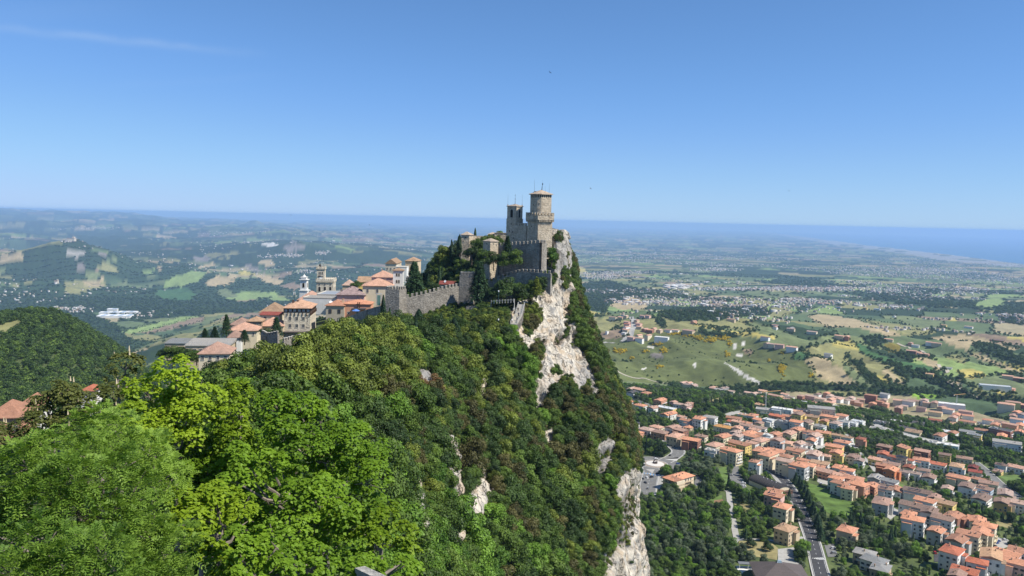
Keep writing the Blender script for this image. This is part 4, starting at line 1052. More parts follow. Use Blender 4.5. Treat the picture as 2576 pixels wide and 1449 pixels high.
for i, (nm, lb, poly, d0, mt, st) in enumerate(FG):
    o, nq = fg_tree(nm, lb, poly, d0, mt, st, 500 + i, lobe=(1.05 if st == 'maple' else 0.95) * (d0 / 28) ** 0.5, leaf=0.15 if st == 'maple' else 0.115, per=46, flowers=(nm == 'chestnut_tree'))
    _tot += nq
print('foreground leaf quads', _tot, 'ridge trees', len(FPOS))
# ---------------------------------------------------------------- materials for buildings
ZT['K'] = (1750, 680, 3.623); ZT['W'] = (1450, 1000, 3.22); ZT['T'] = (650, 980, 2.576)
def Zp(tag_, x, y, Y): a = zp(tag_, x, y); return P(a[0], a[1], Y)
def mat_stone(name, c1, c2, c3, sx=0.9, sz=2.2, bump=0.7):
    t = NT(name); p = t.coord()
    n = t.noise(p, 0.35, 6.0, 0.6); n2 = t.noise(p, 3.2, 5.0, 0.65)
    br = t.node('ShaderNodeTexBrick', ins={'Vector': t.mapping(p, (1, 1, 1), (R(90), 0, 0)), 'Scale': 1.0, 'Mortar Size': 0.03, 'Brick Width': 0.75, 'Row Height': 0.34, 'Color1': (1, 1, 1, 1), 'Color2': (0.72, 0.72, 0.72, 1), 'Mortar': (0.55, 0.55, 0.55, 1)})
    vo = t.node('ShaderNodeTexVoronoi', ins={'Vector': t.mapping(p, (1.3, 1.3, 2.4)), 'Scale': 1.0})
    c = t.ramp(n, [(0.3, c1), (0.5, c2), (0.72, c3)])
    c = t.mix(0.8, c, t.ramp(vo.outputs['Color'], [(0.1, 0.70), (0.9, 1.2)]), 'MULTIPLY')
    c = t.mix(1.0, c, t.ramp(n2, [(0.3, 0.72), (0.65, 1.12)]), 'MULTIPLY')
    stn = t.noise(t.mapping(p, (0.9, 0.9, 0.07)), 1.0, 4.0)
    c = t.mix(t.ramp(stn, [(0.55, 0.0), (0.75, 0.45)]), c, (0.12, 0.11, 0.10))
    t.base(c); t.set(Roughness=0.95); t.bump(t.math('ADD', vo.outputs['Distance'], n2), bump, 0.25)
    return t.mat
M_STONE = mat_stone('castle_stone', (0.37, 0.30, 0.22), (0.52, 0.435, 0.32), (0.59, 0.505, 0.385))
M_STONEG = mat_stone('grey_wall_stone', (0.185, 0.168, 0.142), (0.29, 0.265, 0.225), (0.38, 0.35, 0.30))
M_STONEP = mat_stone('pale_ashlar', (0.55, 0.48, 0.37), (0.64, 0.57, 0.45), (0.70, 0.63, 0.51), bump=0.3)
M_LIMEW = mat_plain('pale_limestone_trim', (0.60, 0.56, 0.48), 0.9, 0.15, 2.0)
M_DARK = mat_plain('dark_opening', (0.02, 0.018, 0.016), 0.7, 0.2)
M_IRON = mat_plain('dark_iron', (0.05, 0.05, 0.052), 0.5, 0.2, 4.0, 0.6)
M_GLASS = mat_plain('window_glass', (0.05, 0.06, 0.075), 0.15, 0.2)
M_WOODD = mat_plain('dark_wood', (0.075, 0.045, 0.03), 0.8, 0.3, 3.0)
def mat_tile(name, c, var=0.28, mott=0.0):
    t = NT(name); p = t.coord()
    n = t.noise(p, 0.6, 5.0, 0.65); n2 = t.noise(p, 4.5, 3.0, 0.7); n3 = t.noise(p, 0.11, 3.0)
    k = t.ramp(n, [(0.28, 1 - var), (0.72, 1 + var)])
    cc = t.mix(1.0, c, k, 'MULTIPLY')
    rnd = t.node('ShaderNodeObjectInfo').outputs['Random']
    cc = t.mix(1.0, cc, t.ramp(rnd, [(0.0, (0.62, 0.68, 0.74)), (0.5, (0.95, 0.97, 1.0)), (1.0, (1.15, 1.12, 1.08))]), 'MULTIPLY')
    cc = t.mix(t.ramp(n3, [(0.5, 0.0), (0.7, 0.35)]), cc, (c[0] * 0.55, c[1] * 0.75, c[2] * 0.9))
    cc = t.mix(1.0, cc, t.ramp(n2, [(0.3, 0.72), (0.7, 1.25)]), 'MULTIPLY')
    w1 = t.node('ShaderNodeTexWave', wave_type='BANDS', bands_direction='X', ins={'Vector': p, 'Scale': 1.3, 'Distortion': 0.4, 'Detail': 1.0})
    w2 = t.node('ShaderNodeTexWave', wave_type='BANDS', bands_direction='Y', ins={'Vector': p, 'Scale': 1.3, 'Distortion': 0.4, 'Detail': 1.0})
    t.base(cc); t.set(Roughness=0.9); t.bump(t.math('ADD', t.math('MAXIMUM', w1.outputs['Fac'], w2.outputs['Fac']), n2), 0.7, 0.12)
    return t.mat
ROOFC = {'orange': (0.55, 0.265, 0.160), 'terracotta': (0.50, 0.30, 0.215), 'pinkish': (0.44, 0.31, 0.245), 'brown': (0.28, 0.185, 0.14), 'dark red': (0.27, 0.075, 0.055), 'red': (0.42, 0.145, 0.085), 'tan': (0.46, 0.29, 0.175), 'grey': (0.30, 0.29, 0.27), 'white': (0.62, 0.62, 0.60), 'dark grey': (0.075, 0.075, 0.08)}
MROOF = {k: mat_tile('roof_tiles_' + k.replace(' ', '_'), c, 0.12 if k in ('grey', 'white', 'dark grey') else 0.26) for k, c in ROOFC.items()}
M_TILE = mat_tile('old_roof_tiles', (0.47, 0.295, 0.20), 0.34)
M_TILEC = mat_tile('weathered_castle_tiles', (0.42, 0.335, 0.255), 0.34)
M_TILEP = mat_tile('mottled_roof_tiles', (0.33, 0.24, 0.22), 0.5)
def mat_plaster(name, c, var=0.10):
    t = NT(name); p = t.coord()
    k = t.ramp(t.noise(p, 0.5, 6.0, 0.6), [(0.3, 1 - var), (0.7, 1 + var * 0.6)])
    cc = t.mix(1.0, c, k, 'MULTIPLY')
    st = t.noise(t.mapping(p, (1.4, 1.4, 0.12)), 1.0, 4.0)
    cc = t.mix(t.ramp(st, [(0.55, 0.0), (0.78, 0.35)]), cc, (c[0] * 0.55, c[1] * 0.53, c[2] * 0.5))
    t.base(cc); t.set(Roughness=0.9); return t.mat
WALLC = {'white': (0.74, 0.73, 0.69), 'cream': (0.70, 0.61, 0.44), 'yellow': (0.74, 0.56, 0.20), 'grey': (0.50, 0.50, 0.48), 'pink': (0.68, 0.44, 0.38), 'salmon': (0.60, 0.32, 0.21), 'brick': (0.32, 0.155, 0.11), 'ochre': (0.62, 0.39, 0.15), 'orange': (0.62, 0.22, 0.10), 'tan': (0.56, 0.45, 0.31), 'blue': (0.45, 0.55, 0.66)}
MWALL = {k: mat_plaster('plaster_' + k, c) for k, c in WALLC.items()}
M_METAL = mat_plain('galvanised_metal', (0.50, 0.52, 0.54), 0.45, 0.1, 2.0, 0.5)
M_WHITEP = mat_plain('white_paint', (0.78, 0.78, 0.76), 0.6, 0.06)
M_SOLAR = mat_plain('solar_panel', (0.02, 0.03, 0.07), 0.2, 0.2)

# ---------------------------------------------------------------- walls with merlons
_mer_mb = MB(); _mer_mb.box((0, 0, 0.62), (0.95, 0.62, 1.24)); _mer_mb.box((0, 0, 1.29), (1.05, 0.72, 0.10), 0, 1)
ME_MER = {}
def merlon_mesh(mat):
    if mat.name not in ME_MER: ME_MER[mat.name] = _mer_mb.mesh('merlon', [mat, M_LIMEW])
    return ME_MER[mat.name]
def ztop_poly(pts, thick, mat, parent, origin, name='wall', deep=2.5, base=None):
    """wall body along a polyline of world points (their z is the walkway height)"""
    mb = MB(); n = len(pts)
    for i in range(n - 1):
        a = np.array(pts[i]); b = np.array(pts[i + 1]); d = b[:2] - a[:2]; L = np.linalg.norm(d); u = d / L; nrm = np.array([-u[1], u[0]]) * thick / 2
        ns = max(1, int(L / 3.0))
        for k in range(ns):
            p = a + (b - a) * (k / ns); q = a + (b - a) * ((k + 1) / ns)
            c4 = [(p[0] + nrm[0], p[1] + nrm[1]), (p[0] - nrm[0], p[1] - nrm[1]), (q[0] - nrm[0], q[1] - nrm[1]), (q[0] + nrm[0], q[1] + nrm[1])]
            zt = [p[2], p[2], q[2], q[2]]
            zb = [(rz(*c) if base is None else base) - deep for c in c4]
            zb = [min(zb[j], zt[j] - 1.0) for j in range(4)]
            B = [mb.pt((c4[j][0] - origin[0], c4[j][1] - origin[1], zb[j] - origin[2])) for j in range(4)]
            T = [mb.pt((c4[j][0] - origin[0], c4[j][1] - origin[1], zt[j] - origin[2])) for j in range(4)]
            fs = [T[::-1]] + [[B[0], B[1], T[1], T[0]]] * (k == 0 and i == 0) + [[B[1], B[2], T[2], T[1]], [B[3], B[0], T[0], T[3]]] + [[B[2], B[3], T[3], T[2]]] * (k == ns - 1 and i == n - 2)
            for f in fs: mb.f.append(list(f)); mb.m.append(0)
    return mb.build(name, mat, parent)
def merlons(pts, mat, parent, origin, step=2.0, z=0.0, inset=0.0, scale=1.0):
    me = merlon_mesh(mat)
    for i in range(len(pts) - 1):
        a = np.array(pts[i]); b = np.array(pts[i + 1]); L = np.linalg.norm(b[:2] - a[:2]); n = max(1, int(round(L / step)))
        ang = math.atan2(b[1] - a[1], b[0] - a[0]); nr = np.array([math.sin(ang), -math.cos(ang)]) * inset
        for k in range(n):
            p = a + (b - a) * ((k + 0.5) / n)
            o = obj('merlon', me, parent, (p[0] + nr[0] - origin[0], p[1] + nr[1] - origin[1], p[2] + z - origin[2] - 0.03), (0, 0, ang)); o.scale = (scale, scale, scale * RNG.uniform(0.94, 1.05))
def wall_thing(label, pts, mat, thick=1.3, group=None, step=2.0, mer=True, base=None):
    o0 = tuple(pts[0]); w = thing('fortress_wall', label, 'wall', o0, 0, group)
    ztop_poly(pts, thick, mat, w, o0, base=base)
    if mer: merlons(pts, mat, w, o0, step)
    return w
def arch_opening(parent, c, ang, w, h, mat=M_DARK, frame=M_LIMEW, name='window', proud=0.05):
    """round headed opening: dark recess with a pale surround; c = bottom centre on the wall face, ang = direction of wall run"""
    mb = MB(); n = 7; pts = [(-w / 2, 0), (w / 2, 0)] + [(w / 2 * math.cos(math.pi * i / n), h - w / 2 + w / 2 * math.sin(math.pi * i / n)) for i in range(n + 1)]
    out = [(-w / 2 - .18, -.1), (w / 2 + .18, -.1)] + [((w / 2 + .18) * math.cos(math.pi * i / n), h - w / 2 + (w / 2 + .18) * math.sin(math.pi * i / n)) for i in range(n + 1)]
    mb.f.append([mb.pt((x, -0.02, z)) for x, z in pts]); mb.m.append(0)
    m = len(pts)
    for i in range(m):
        j = (i + 1) % m
        a, b, c2, d = pts[i], pts[j], out[j], out[i]
        mb.face([(a[0], -proud - .05, a[1]), (b[0], -proud - .05, b[1]), (c2[0], -proud - .05, c2[1]), (d[0], -proud - .05, d[1])], 1)
        mb.face([(a[0], -.02, a[1]), (b[0], -.02, b[1]), (b[0], -proud - .05, b[1]), (a[0], -proud - .05, a[1])], 1)
        mb.face([(d[0], 0, d[1]), (d[0], -proud - .05, d[1]), (c2[0], -proud - .05, c2[1]), (c2[0], 0, c2[1])], 1)
    return mb.build(name, [mat, frame], parent, tuple(c), (0, 0, ang))
def slit(parent, c, ang, w, h, name='window'):
    mb = MB(); mb.box((0, -0.03, h / 2), (w, 0.06, h), 0, 0); mb.box((0, -0.04, -0.06), (w + .25, 0.14, 0.12), 0, 1); mb.box((0, -0.04, h + 0.06), (w + .25, 0.14, 0.12), 0, 1)
    return mb.build(name, [M_DARK, M_LIMEW], parent, tuple(c), (0, 0, ang))
def grow(poly, d):
    c = np.mean(poly, 0); return [tuple(np.array(p) + (np.array(p) - c) / np.linalg.norm(np.array(p) - c) * d) for p in poly]
def pyramid_roof(mb, poly, z0, z1, over=0.5, th=0.25, apex=None, mi=0):
    g = grow(poly, over); c = np.mean(poly, 0) if apex is None else apex
    mb.prism(g, z0, z0 + th, mi, top=False)
    n = len(g)
    for i in range(n): mb.face([(g[i][0], g[i][1], z0 + th), (g[(i + 1) % n][0], g[(i + 1) % n][1], z0 + th), (c[0], c[1], z1)], mi)
def face_pt(poly, i, f, z): a = np.array(poly[i]); b = np.array(poly[(i + 1) % len(poly)]); q = a + (b - a) * f; return (q[0], q[1], z), math.atan2(b[1] - a[1], b[0] - a[0])
def mast(parent, p, h, r=0.06, name='antenna'):
    MB().cyl((0, 0, 0), (0, 0, h), r, r * 0.5, 5).build(name, M_IRON, parent, tuple(p))

# ---- main keep
b0 = Zp('K', 1354, 960, 386); keep = thing('castle_keep', 'tall pentagonal stone keep with battlemented gallery, highest tower on the crag', 'tower', tuple(b0))
lo = [(-6.0, 0.2), (-1.0, -5.0), (6.0, -1.9), (4.4, 7.0), (-3.9, 7.4)]
hi = [(-4.85, 0.2), (-1.55, -4.0), (0.35, -4.3), (5.35, -1.8), (3.9, 6.0), (-3.4, 6.2)]
MB().frustum(grow(lo, 0.25), -9, lo, 9.4).build('wall', M_STONE, keep)
g = MB(); gl = grow(lo, 0.95); g.frustum(grow(lo, 0.02), 8.6, gl, 9.9, top=False); g.prism(gl, 9.9, 12.0); g.build('gallery', M_STONE, keep)
cb = MB()
for i in range(5):
    a = np.array(lo[i]); b = np.array(lo[(i + 1) % 5]); L = np.linalg.norm(b - a); n = int(L / 0.85); u = (b - a) / L; nr = np.array([u[1], -u[0]])
    for k in range(n):
        q = a + u * L * (k + .5) / n + nr * 0.45; cb.box((q[0], q[1], 9.35), (0.30, 1.0, 1.1), math.atan2(u[1], u[0]))
o = cb.build('corbels', M_STONE, keep); o['kind'] = 'stuff'
merlons([(p[0] * 0.97, p[1] * 0.97, 12.0) for p in gl] + [(gl[0][0] * .97, gl[0][1] * .97, 12.0)], M_STONE, keep, (0, 0, 0), 1.75)
MB().prism(hi, 11.5, 22.0).build('shaft', M_STONE, keep)
rf = MB(); pyramid_roof(rf, hi, 22.0, 24.4, 0.85, 0.3, apex=(0.4, 0.6)); rfo = rf.build('roof', M_TILEC, keep)
hoods = MB()
for i in range(6):
    a = np.array(hi[i]); b = np.array(hi[(i + 1) % 6]); L = np.linalg.norm(b - a); n = max(1, int(L / 0.95)); u = (b - a) / L; nr = np.array([u[1], -u[0]])
    for k in range(n): q = a + u * L * (k + .5) / n + nr * 0.02; hoods.box((q[0], q[1], 21.2), (0.38, 0.1, 1.2), math.atan2(u[1], u[0]))
o = hoods.build('openings', M_DARK, keep); o['kind'] = 'stuff'
for i, f, z, w, h in ((0, .45, 16.6, .35, 1.0), (1, .45, 17.0, .4, .8), (0, .4, 6.2, .35, .8), (0, .35, 1.2, .4, 1.0)):
    p_, a_ = face_pt(hi if z > 12 else lo, i, f, z); slit(keep, p_, a_, w, h)
c_, a_ = face_pt(hi, 1, .5, 15.0); MB().box((0, -0.25, .25), (.9, .5, .5)).build('drain_box', M_STONE, keep, c_, (0, 0, a_))
mast(keep, (-3.0, 0.6, 22.9), 6.4); mast(keep, (4.2, 0.2, 22.9), 4.8, 0.05); mast(keep, (2.3, 2.0, 23.4), 3.0, 0.04); mast(keep, (0.9, 0.4, 24.2), 4.9, 0.04)
MB().cyl((0, 0, 0), (0.35, 0, 3.0), 0.16, 0.05, 6).box((0.42, 0, 3.0), (0.5, 0.1, 0.7)).build('weather_vane', M_IRON, keep, (0.5, 0.5, 24.2))
MB().box((0, 0, 0.4), (1.1, 1.0, 0.8)).box((0, 0, .85), (1.4, 1.2, .12)).build('chimney', M_STONE, keep, (-2.6, 0.0, 22.7))

# ---- bell tower
b0 = Zp('K', 997, 950, 394); bell = thing('bell_tower', 'square stone bell tower with arched belfry left of the keep', 'tower', tuple(b0))
lo = [(-4.15, 0.2), (0.75, -3.3), (4.1, 0.9), (-0.6, 4.2)]; hi = [(p[0] * 0.93, p[1] * 0.93) for p in lo]
MB().prism(lo, -8, 10.0).build('wall', M_STONE, bell)
MB().prism(hi, 10.0, 16.2).prism(grow(lo, .12), 9.9, 10.15).build('belfry', M_STONE, bell)
rf = MB(); pyramid_roof(rf, hi, 16.2, 17.6, 0.5, 0.28); rf.build('roof', M_TILEC, bell)
for i in range(4):
    p_, a_ = face_pt(hi, i, .5, 10.8); arch_opening(bell, p_, a_, 1.7 if i % 2 == 0 else 1.5, 4.1, name='arch')
bl = MB(); bl.lathe([(0.5, 0), (0.42, .25), (0.3, .7), (0.12, .85)], 10); bl.build('bell', mat_plain('bronze', (0.2, 0.15, 0.07), 0.4, 0.2, 3, 0.8), bell, (-.1, .3, 12.4))
for i, f, z in ((0, .5, 7.2), (0, .35, 3.6), (0, .65, 3.2), (0, .75, 0.2)):
    p_, a_ = face_pt(lo, i, f, z); slit(bell, p_, a_, .35, .95)
for q in ((-3.6, .15), (3.5, .8)): MB().box((0, 0, .3), (.55, .55, .9)).build('pinnacle', M_STONE, bell, (q[0], q[1], 16.5)); mast(bell, (q[0], q[1], 17.2), 5.0, .05)
MB().cyl((0, 0, 0), (0, 0, 2.3), .12, .05, 6).box((0, 0, 3.6), (.08, .08, 2.6)).box((0, 0, 4.3), (.7, .08, .08)).lathe([(.1, 0), (.3, .15), (.1, .35)], 8, (0, 0, 2.3)).build('weather_vane', M_IRON, bell, (0, .2, 17.5))

# ---- castle curtain walls and small towers
def K3(x, y, Y): return tuple(Zp('K', x, y, Y))
wall_thing('tall dark curtain wall joining the bell tower to the keep', [K3(1005, 752, 391.5), K3(1180, 758, 388)], M_STONE, 1.2, step=1.45)
wall_thing('dark inner wall with pale topped merlons below the keep, ending at the cliff corner', [K3(765, 1042, 377), K3(930, 1028, 374), K3(1150, 1018, 369), K3(1372, 998, 363.5), K3(1445, 1002, 369)], M_STONEG, 1.4, step=2.15)
wall_thing('sunlit far battlement between the hip roofed tower and the small guardhouse', [K3(380, 950, 405), K3(440, 935, 415), K3(705, 938, 418)], M_STONE, 1.0, step=1.35)
def small_tower(label, zx, zyb, Y, lo, H, rise, slits, mat=M_STONE):
    t_ = thing('watch_tower', label, 'tower', K3(zx, zyb, Y)); MB().prism(lo, -8, H).build('wall', mat, t_)
    rf = MB(); pyramid_roof(rf, lo, H, H + rise, .45, .25); rf.build('roof', M_TILEC, t_)
    for i, f, z, w, h in slits: p_, a_ = face_pt(lo, i, f, z); slit(t_, p_, a_, w, h)
    return t_
small_tower('short stone tower with tiled hip roof standing in front of the dark inner wall', 655, 1270, 375, [(-3.65, .3), (-0.1, -3.2), (3.6, .2), (0.1, 3.9)], 9.6, 1.7, [(0, .5, 8.2, .3, .7), (1, .4, 8.2, .3, .7), (1, .8, 7.6, .3, .7)])
small_tower('pale stone corner tower with tiled roof at the castle left end beside a cypress', 310, 1140, 402, [(-2.6, -2.2), (1.6, -2.7), (3.4, 1.4), (-1.4, 2.6)], 8.9, 1.9, [(0, .55, 7.3, .6, .8), (0, .3, 5.6, .3, .5)])
small_tower('small tiled guardhouse behind the sunlit battlement', 690, 990, 420, [(-2.6, -1.8), (2.2, -2.0), (2.4, 2.4), (-2.4, 2.4)], 3.9, 1.4, [(1, .3, 1.6, 1.0, 1.6)])
hs = thing('guard_house', 'low dark walled range behind the bell tower, left side', 'building', K3(800, 985, 416)); MB().box((0, 0, 0), (6.5, 4, 9)).build('wall', M_STONE, hs); MB().box((0, 0, 4.6), (7, 4.4, .25)).build('roof', M_TILEC, hs)
rk = thing('ruined_wall', 'grey ruined wall fragment on the rock right of the keep', 'wall', K3(1590, 880, 398)); mb = MB()
for k in range(6): mb.box((-3.2 + k * 1.25, 0.1 * k, 1.4 - .22 * k), (1.32, 1.2 + .1 * (k % 2), 4.5 - .4 * k), .05 * k)
mb.build('wall', M_STONEG, rk)

# ---- outer ring: wall, square towers
def W3(x, y, Y): return tuple(Zp('W', x, y, Y))
wall_thing('upper outer wall climbing with merlons to the cliff edge, right of the big cedar', [W3(1400, 350, 369), W3(1560, 345, 368), W3(1680, 302, 367), W3(1790, 265, 366), W3(1935, 226, 364), W3(2120, 232, 361), W3(2322, 250, 357.5)], M_STONEG, 1.3, step=2.05)
wall_thing('long stepped outer wall between the two square roofless towers', [W3(470, 560, 353), W3(700, 510, 356), W3(860, 468, 359), W3(1010, 428, 362), W3(1175, 402, 366)], M_STONEG, 1.3, step=1.95)
def sq_tower(label, zx, zyt, Y, lo, H, mat, holes):
    top = Zp('W', zx, zyt, Y); t_ = thing('square_tower', label, 'tower', (top[0], top[1], top[2] - H)); MB().frustum(grow(lo, .35), -9, lo, H).build('wall', mat, t_)
    ins = grow(lo, -0.45); merlons([(p[0], p[1], H) for p in ins] + [(ins[0][0], ins[0][1], H)], mat, t_, (0, 0, 0), 1.6)
    for i, f, z, w, h in holes: p_, a_ = face_pt(lo, i, f, z); slit(t_, p_, a_, w, h)
    return t_
sq_tower('square roofless tower in the middle of the outer wall, beside the big cedar', 1275, 262, 367, [(-4.1, -2.4), (2.3, -3.4), (4.2, 2.0), (-2.4, 3.2)], 14.2, M_STONEG, [(0, .62, 9.0, .35, .5), (0, .2, 9.6, .25, .3), (0, .4, 9.6, .25, .3), (0, .8, 9.6, .25, .3)])
sq_tower('square roofless tower at the lower left end of the outer wall, above the hotel lane', 350, 445, 350, [(-4.3, -2.2), (2.0, -3.2), (4.4, 2.4), (-2.2, 3.2)], 11.5, M_STONEG, [(0, .5, 6.0, .45, .5)])
def T3(x, y, Y): return tuple(Zp('T', x, y, Y))
wall_thing('low town wall descending from the left square tower to the hotel', [T3(2248, 560, 352), T3(2060, 612, 356), T3(1920, 668, 364), T3(1760, 735, 374), T3(1640, 775, 384)], M_STONEG, 1.2, mer=False)
wall_thing('broken crenellated wall stub under the dark fir, left of the hotel awning', [T3(985, 850, 330), T3(1040, 880, 326), T3(1150, 862, 324)], M_STONEG, 1.2, step=1.5)
wall_thing('crenellated wall stub directly below the hotel awning', [T3(1195, 940, 318), T3(1270, 918, 322), T3(1375, 895, 330)], M_STONEG, 1.1, step=1.5)
# ---- refreshment hut, terrace, steps, people
h_ = thing('hut', 'low hut with dark red roof and white dish behind the stepped outer wall', 'hut', W3(1010, 405, 372)); MB().box((0, 0, -1), (7.5, 4.5, 4)).build('wall', MWALL['tan'], h_)
mb = MB(); mb.face([(-4.1, -2.8, 1.0), (4.1, -2.8, 1.0), (4.0, 0.4, 2.4), (-4.0, 0.4, 2.4)]); mb.face([(4.1, 3.2, 1.0), (-4.1, 3.2, 1.0), (-4.0, .4, 2.4), (4.0, .4, 2.4)]); mb.face([(-4.1, -2.8, .8), (4.1, -2.8, .8), (4.1, -2.8, 1.0), (-4.1, -2.8, 1.0)]); mb.build('roof', MROOF['dark red'], h_)
MB().lathe([(0.05, 0), (.55, .12), (.62, .22)], 12).build('satellite_dish', M_WHITEP, h_, (-1.2, -1.5, 2.2), (R(65), 0, R(-20)))
par = wall_thing('low stone parapet of the terrace under the big cedar', [W3(1240, 660, 352), W3(1400, 655, 352), W3(1565, 640, 350)], M_STONEG, .5, mer=False)
lamp_me = None
def street_lamp(label, p, h=4.0, arm=0.0, group=None, rz_=0.0, mat=M_IRON, name='street_lamp', green=False):
    o = thing(name, label, 'street lamp', tuple(p), rz_, group)
    mb = MB(); mb.cyl((0, 0, -1), (0, 0, h), .11, .06, 6)
    if arm: mb.tube([(0, 0, h), (arm * .3, 0, h + .7), (arm, 0, h + .9)], [.06, .055, .05], 5)
    mb.build('pole', mat, o)
    if arm: MB().box((arm + .35, 0, h + .88), (.9, .3, .16)).build('lamp_head', M_METAL, o)
    else: MB().lathe([(.12, 0), (.26, .15), (.3, .6), (.08, .8)], 8, (0, 0, h)).build('lantern', M_WHITEP if not green else M_METAL, o)
    return o
M_LGREEN = mat_plain('green_iron', (0.06, 0.14, 0.13), 0.5, 0.2)
q = W3(1650, 605, 345); street_lamp('green lantern post on the path beside the big cedar', q, 4.2, mat=M_LGREEN)
q = W3(1648, 915, 312); street_lamp('lantern half hidden in the bushes below the cliff steps', q, 2.2, mat=M_LGREEN)
# steps
stp = thing('stone_steps', 'pale stone steps running down the cliff edge with solid parapets', 'steps', W3(1940, 640, 335)); o0 = np.array(W3(1940, 640, 335)); e0 = np.array(W3(1905, 775, 325)); e1 = np.array(W3(1835, 890, 318))
sm = MB(); sm.box((0, 0, -.45), (2.2, .55, .9)); sme = sm.mesh('step', M_LIMEW); ns = 26
_path = [o0 + (e0 - o0) * (k / 12) if k <= 12 else e0 + (e1 - e0) * ((k - 12) / 14) for k in range(ns + 1)]
for k in range(ns):
    p = _path[k] - o0; d = _path[k + 1] - _path[k]; a = math.atan2(d[1], d[0]) + math.pi / 2
    obj('step', sme, stp, tuple(p), (0, 0, a * 0.6))
pl = MB()
for sgn in (-1, 1):
    for k in range(0, ns, 2):
        p = _path[k] - o0; pl.box((p[0] + sgn * 1.3, p[1], p[2] + 0.0), (.35, .95, 1.7))
pl.build('parapet', M_LIMEW, stp); bs = MB()
for k in range(0, ns, 2): p = _path[k] - o0; bs.box((p[0], p[1] + .5, p[2] - 2.4), (2.9, 2.2, 3.6), .1 * (k % 3))
bs.build('base', M_STONEG, stp)
cr = thing('stone_column', 'slim white stone column on a plinth beside the cliff steps', 'column', W3(1850, 705, 330)); MB().box((0, 0, .2), (.9, .9, .9)).cyl((0, 0, .6), (0, 0, 4.2), .16, .13, 8).box((0, 0, 4.3), (.45, .45, .25)).build('shaft', M_LIMEW, cr)
rl = thing('path_railing', 'row of stone posts with rails along the path above the cliff', 'railing', W3(1560, 615, 347)); o0 = np.array(W3(1560, 615, 347)); e = np.array(W3(1845, 598, 338)); pm = MB(); pm.box((0, 0, .2), (.28, .28, 1.6)); pme = pm.mesh('post', M_LIMEW)
for k in range(9): obj('post', pme, rl, tuple((e - o0) * k / 8))
MB().cyl((0, 0, .75), tuple((e - o0) + np.array([0, 0, .75])), .05, n=5).cyl((0, 0, .35), tuple((e - o0) + np.array([0, 0, .35])), .04, n=5).build('rail', M_LIMEW, rl)
sg = thing('sign_board', 'square grey sign seen from behind on a pole among the cypresses', 'sign', W3(598, 1400, 262)); MB().cyl((0, 0, -1), (0, 0, 3.2), .05, n=6).build('pole', M_METAL, sg); MB().box((0, 0, 4.0), (1.75, .06, 1.75)).build('board', mat_plain('sign_back', (.22, .23, .24), .5, .1, 3, .4), sg); MB().box((0, .06, 4.0), (1.9, .05, .1)).box((0, .06, 4.6), (1.9, .05, .1)).build('brace', M_METAL, sg)
M_COP = mat_stone('weathered_coping', (.42, .40, .36), (.54, .52, .47), (.62, .60, .55))
cp = thing('stone_coping', 'pale weathered stone coping of a path wall poking out at the bottom edge', 'wall', tuple(PD(905, 1432, 24))); o0 = np.array(PD(905, 1432, 24)); e = np.array(PD(985, 1470, 21.5)) - o0; a = math.atan2(e[1], e[0]); L = np.linalg.norm(e); slope = math.atan2(e[2], math.hypot(e[0], e[1]))
for k in range(4): MB().box((0, 0, 0), (L / 4 * .98, .32, .14)).box((0, 0, -.2), (L / 4 * .98, .26, .26)).build('coping_stone', M_COP, cp, tuple(e * (k + .5) / 4), (0, -slope, a))
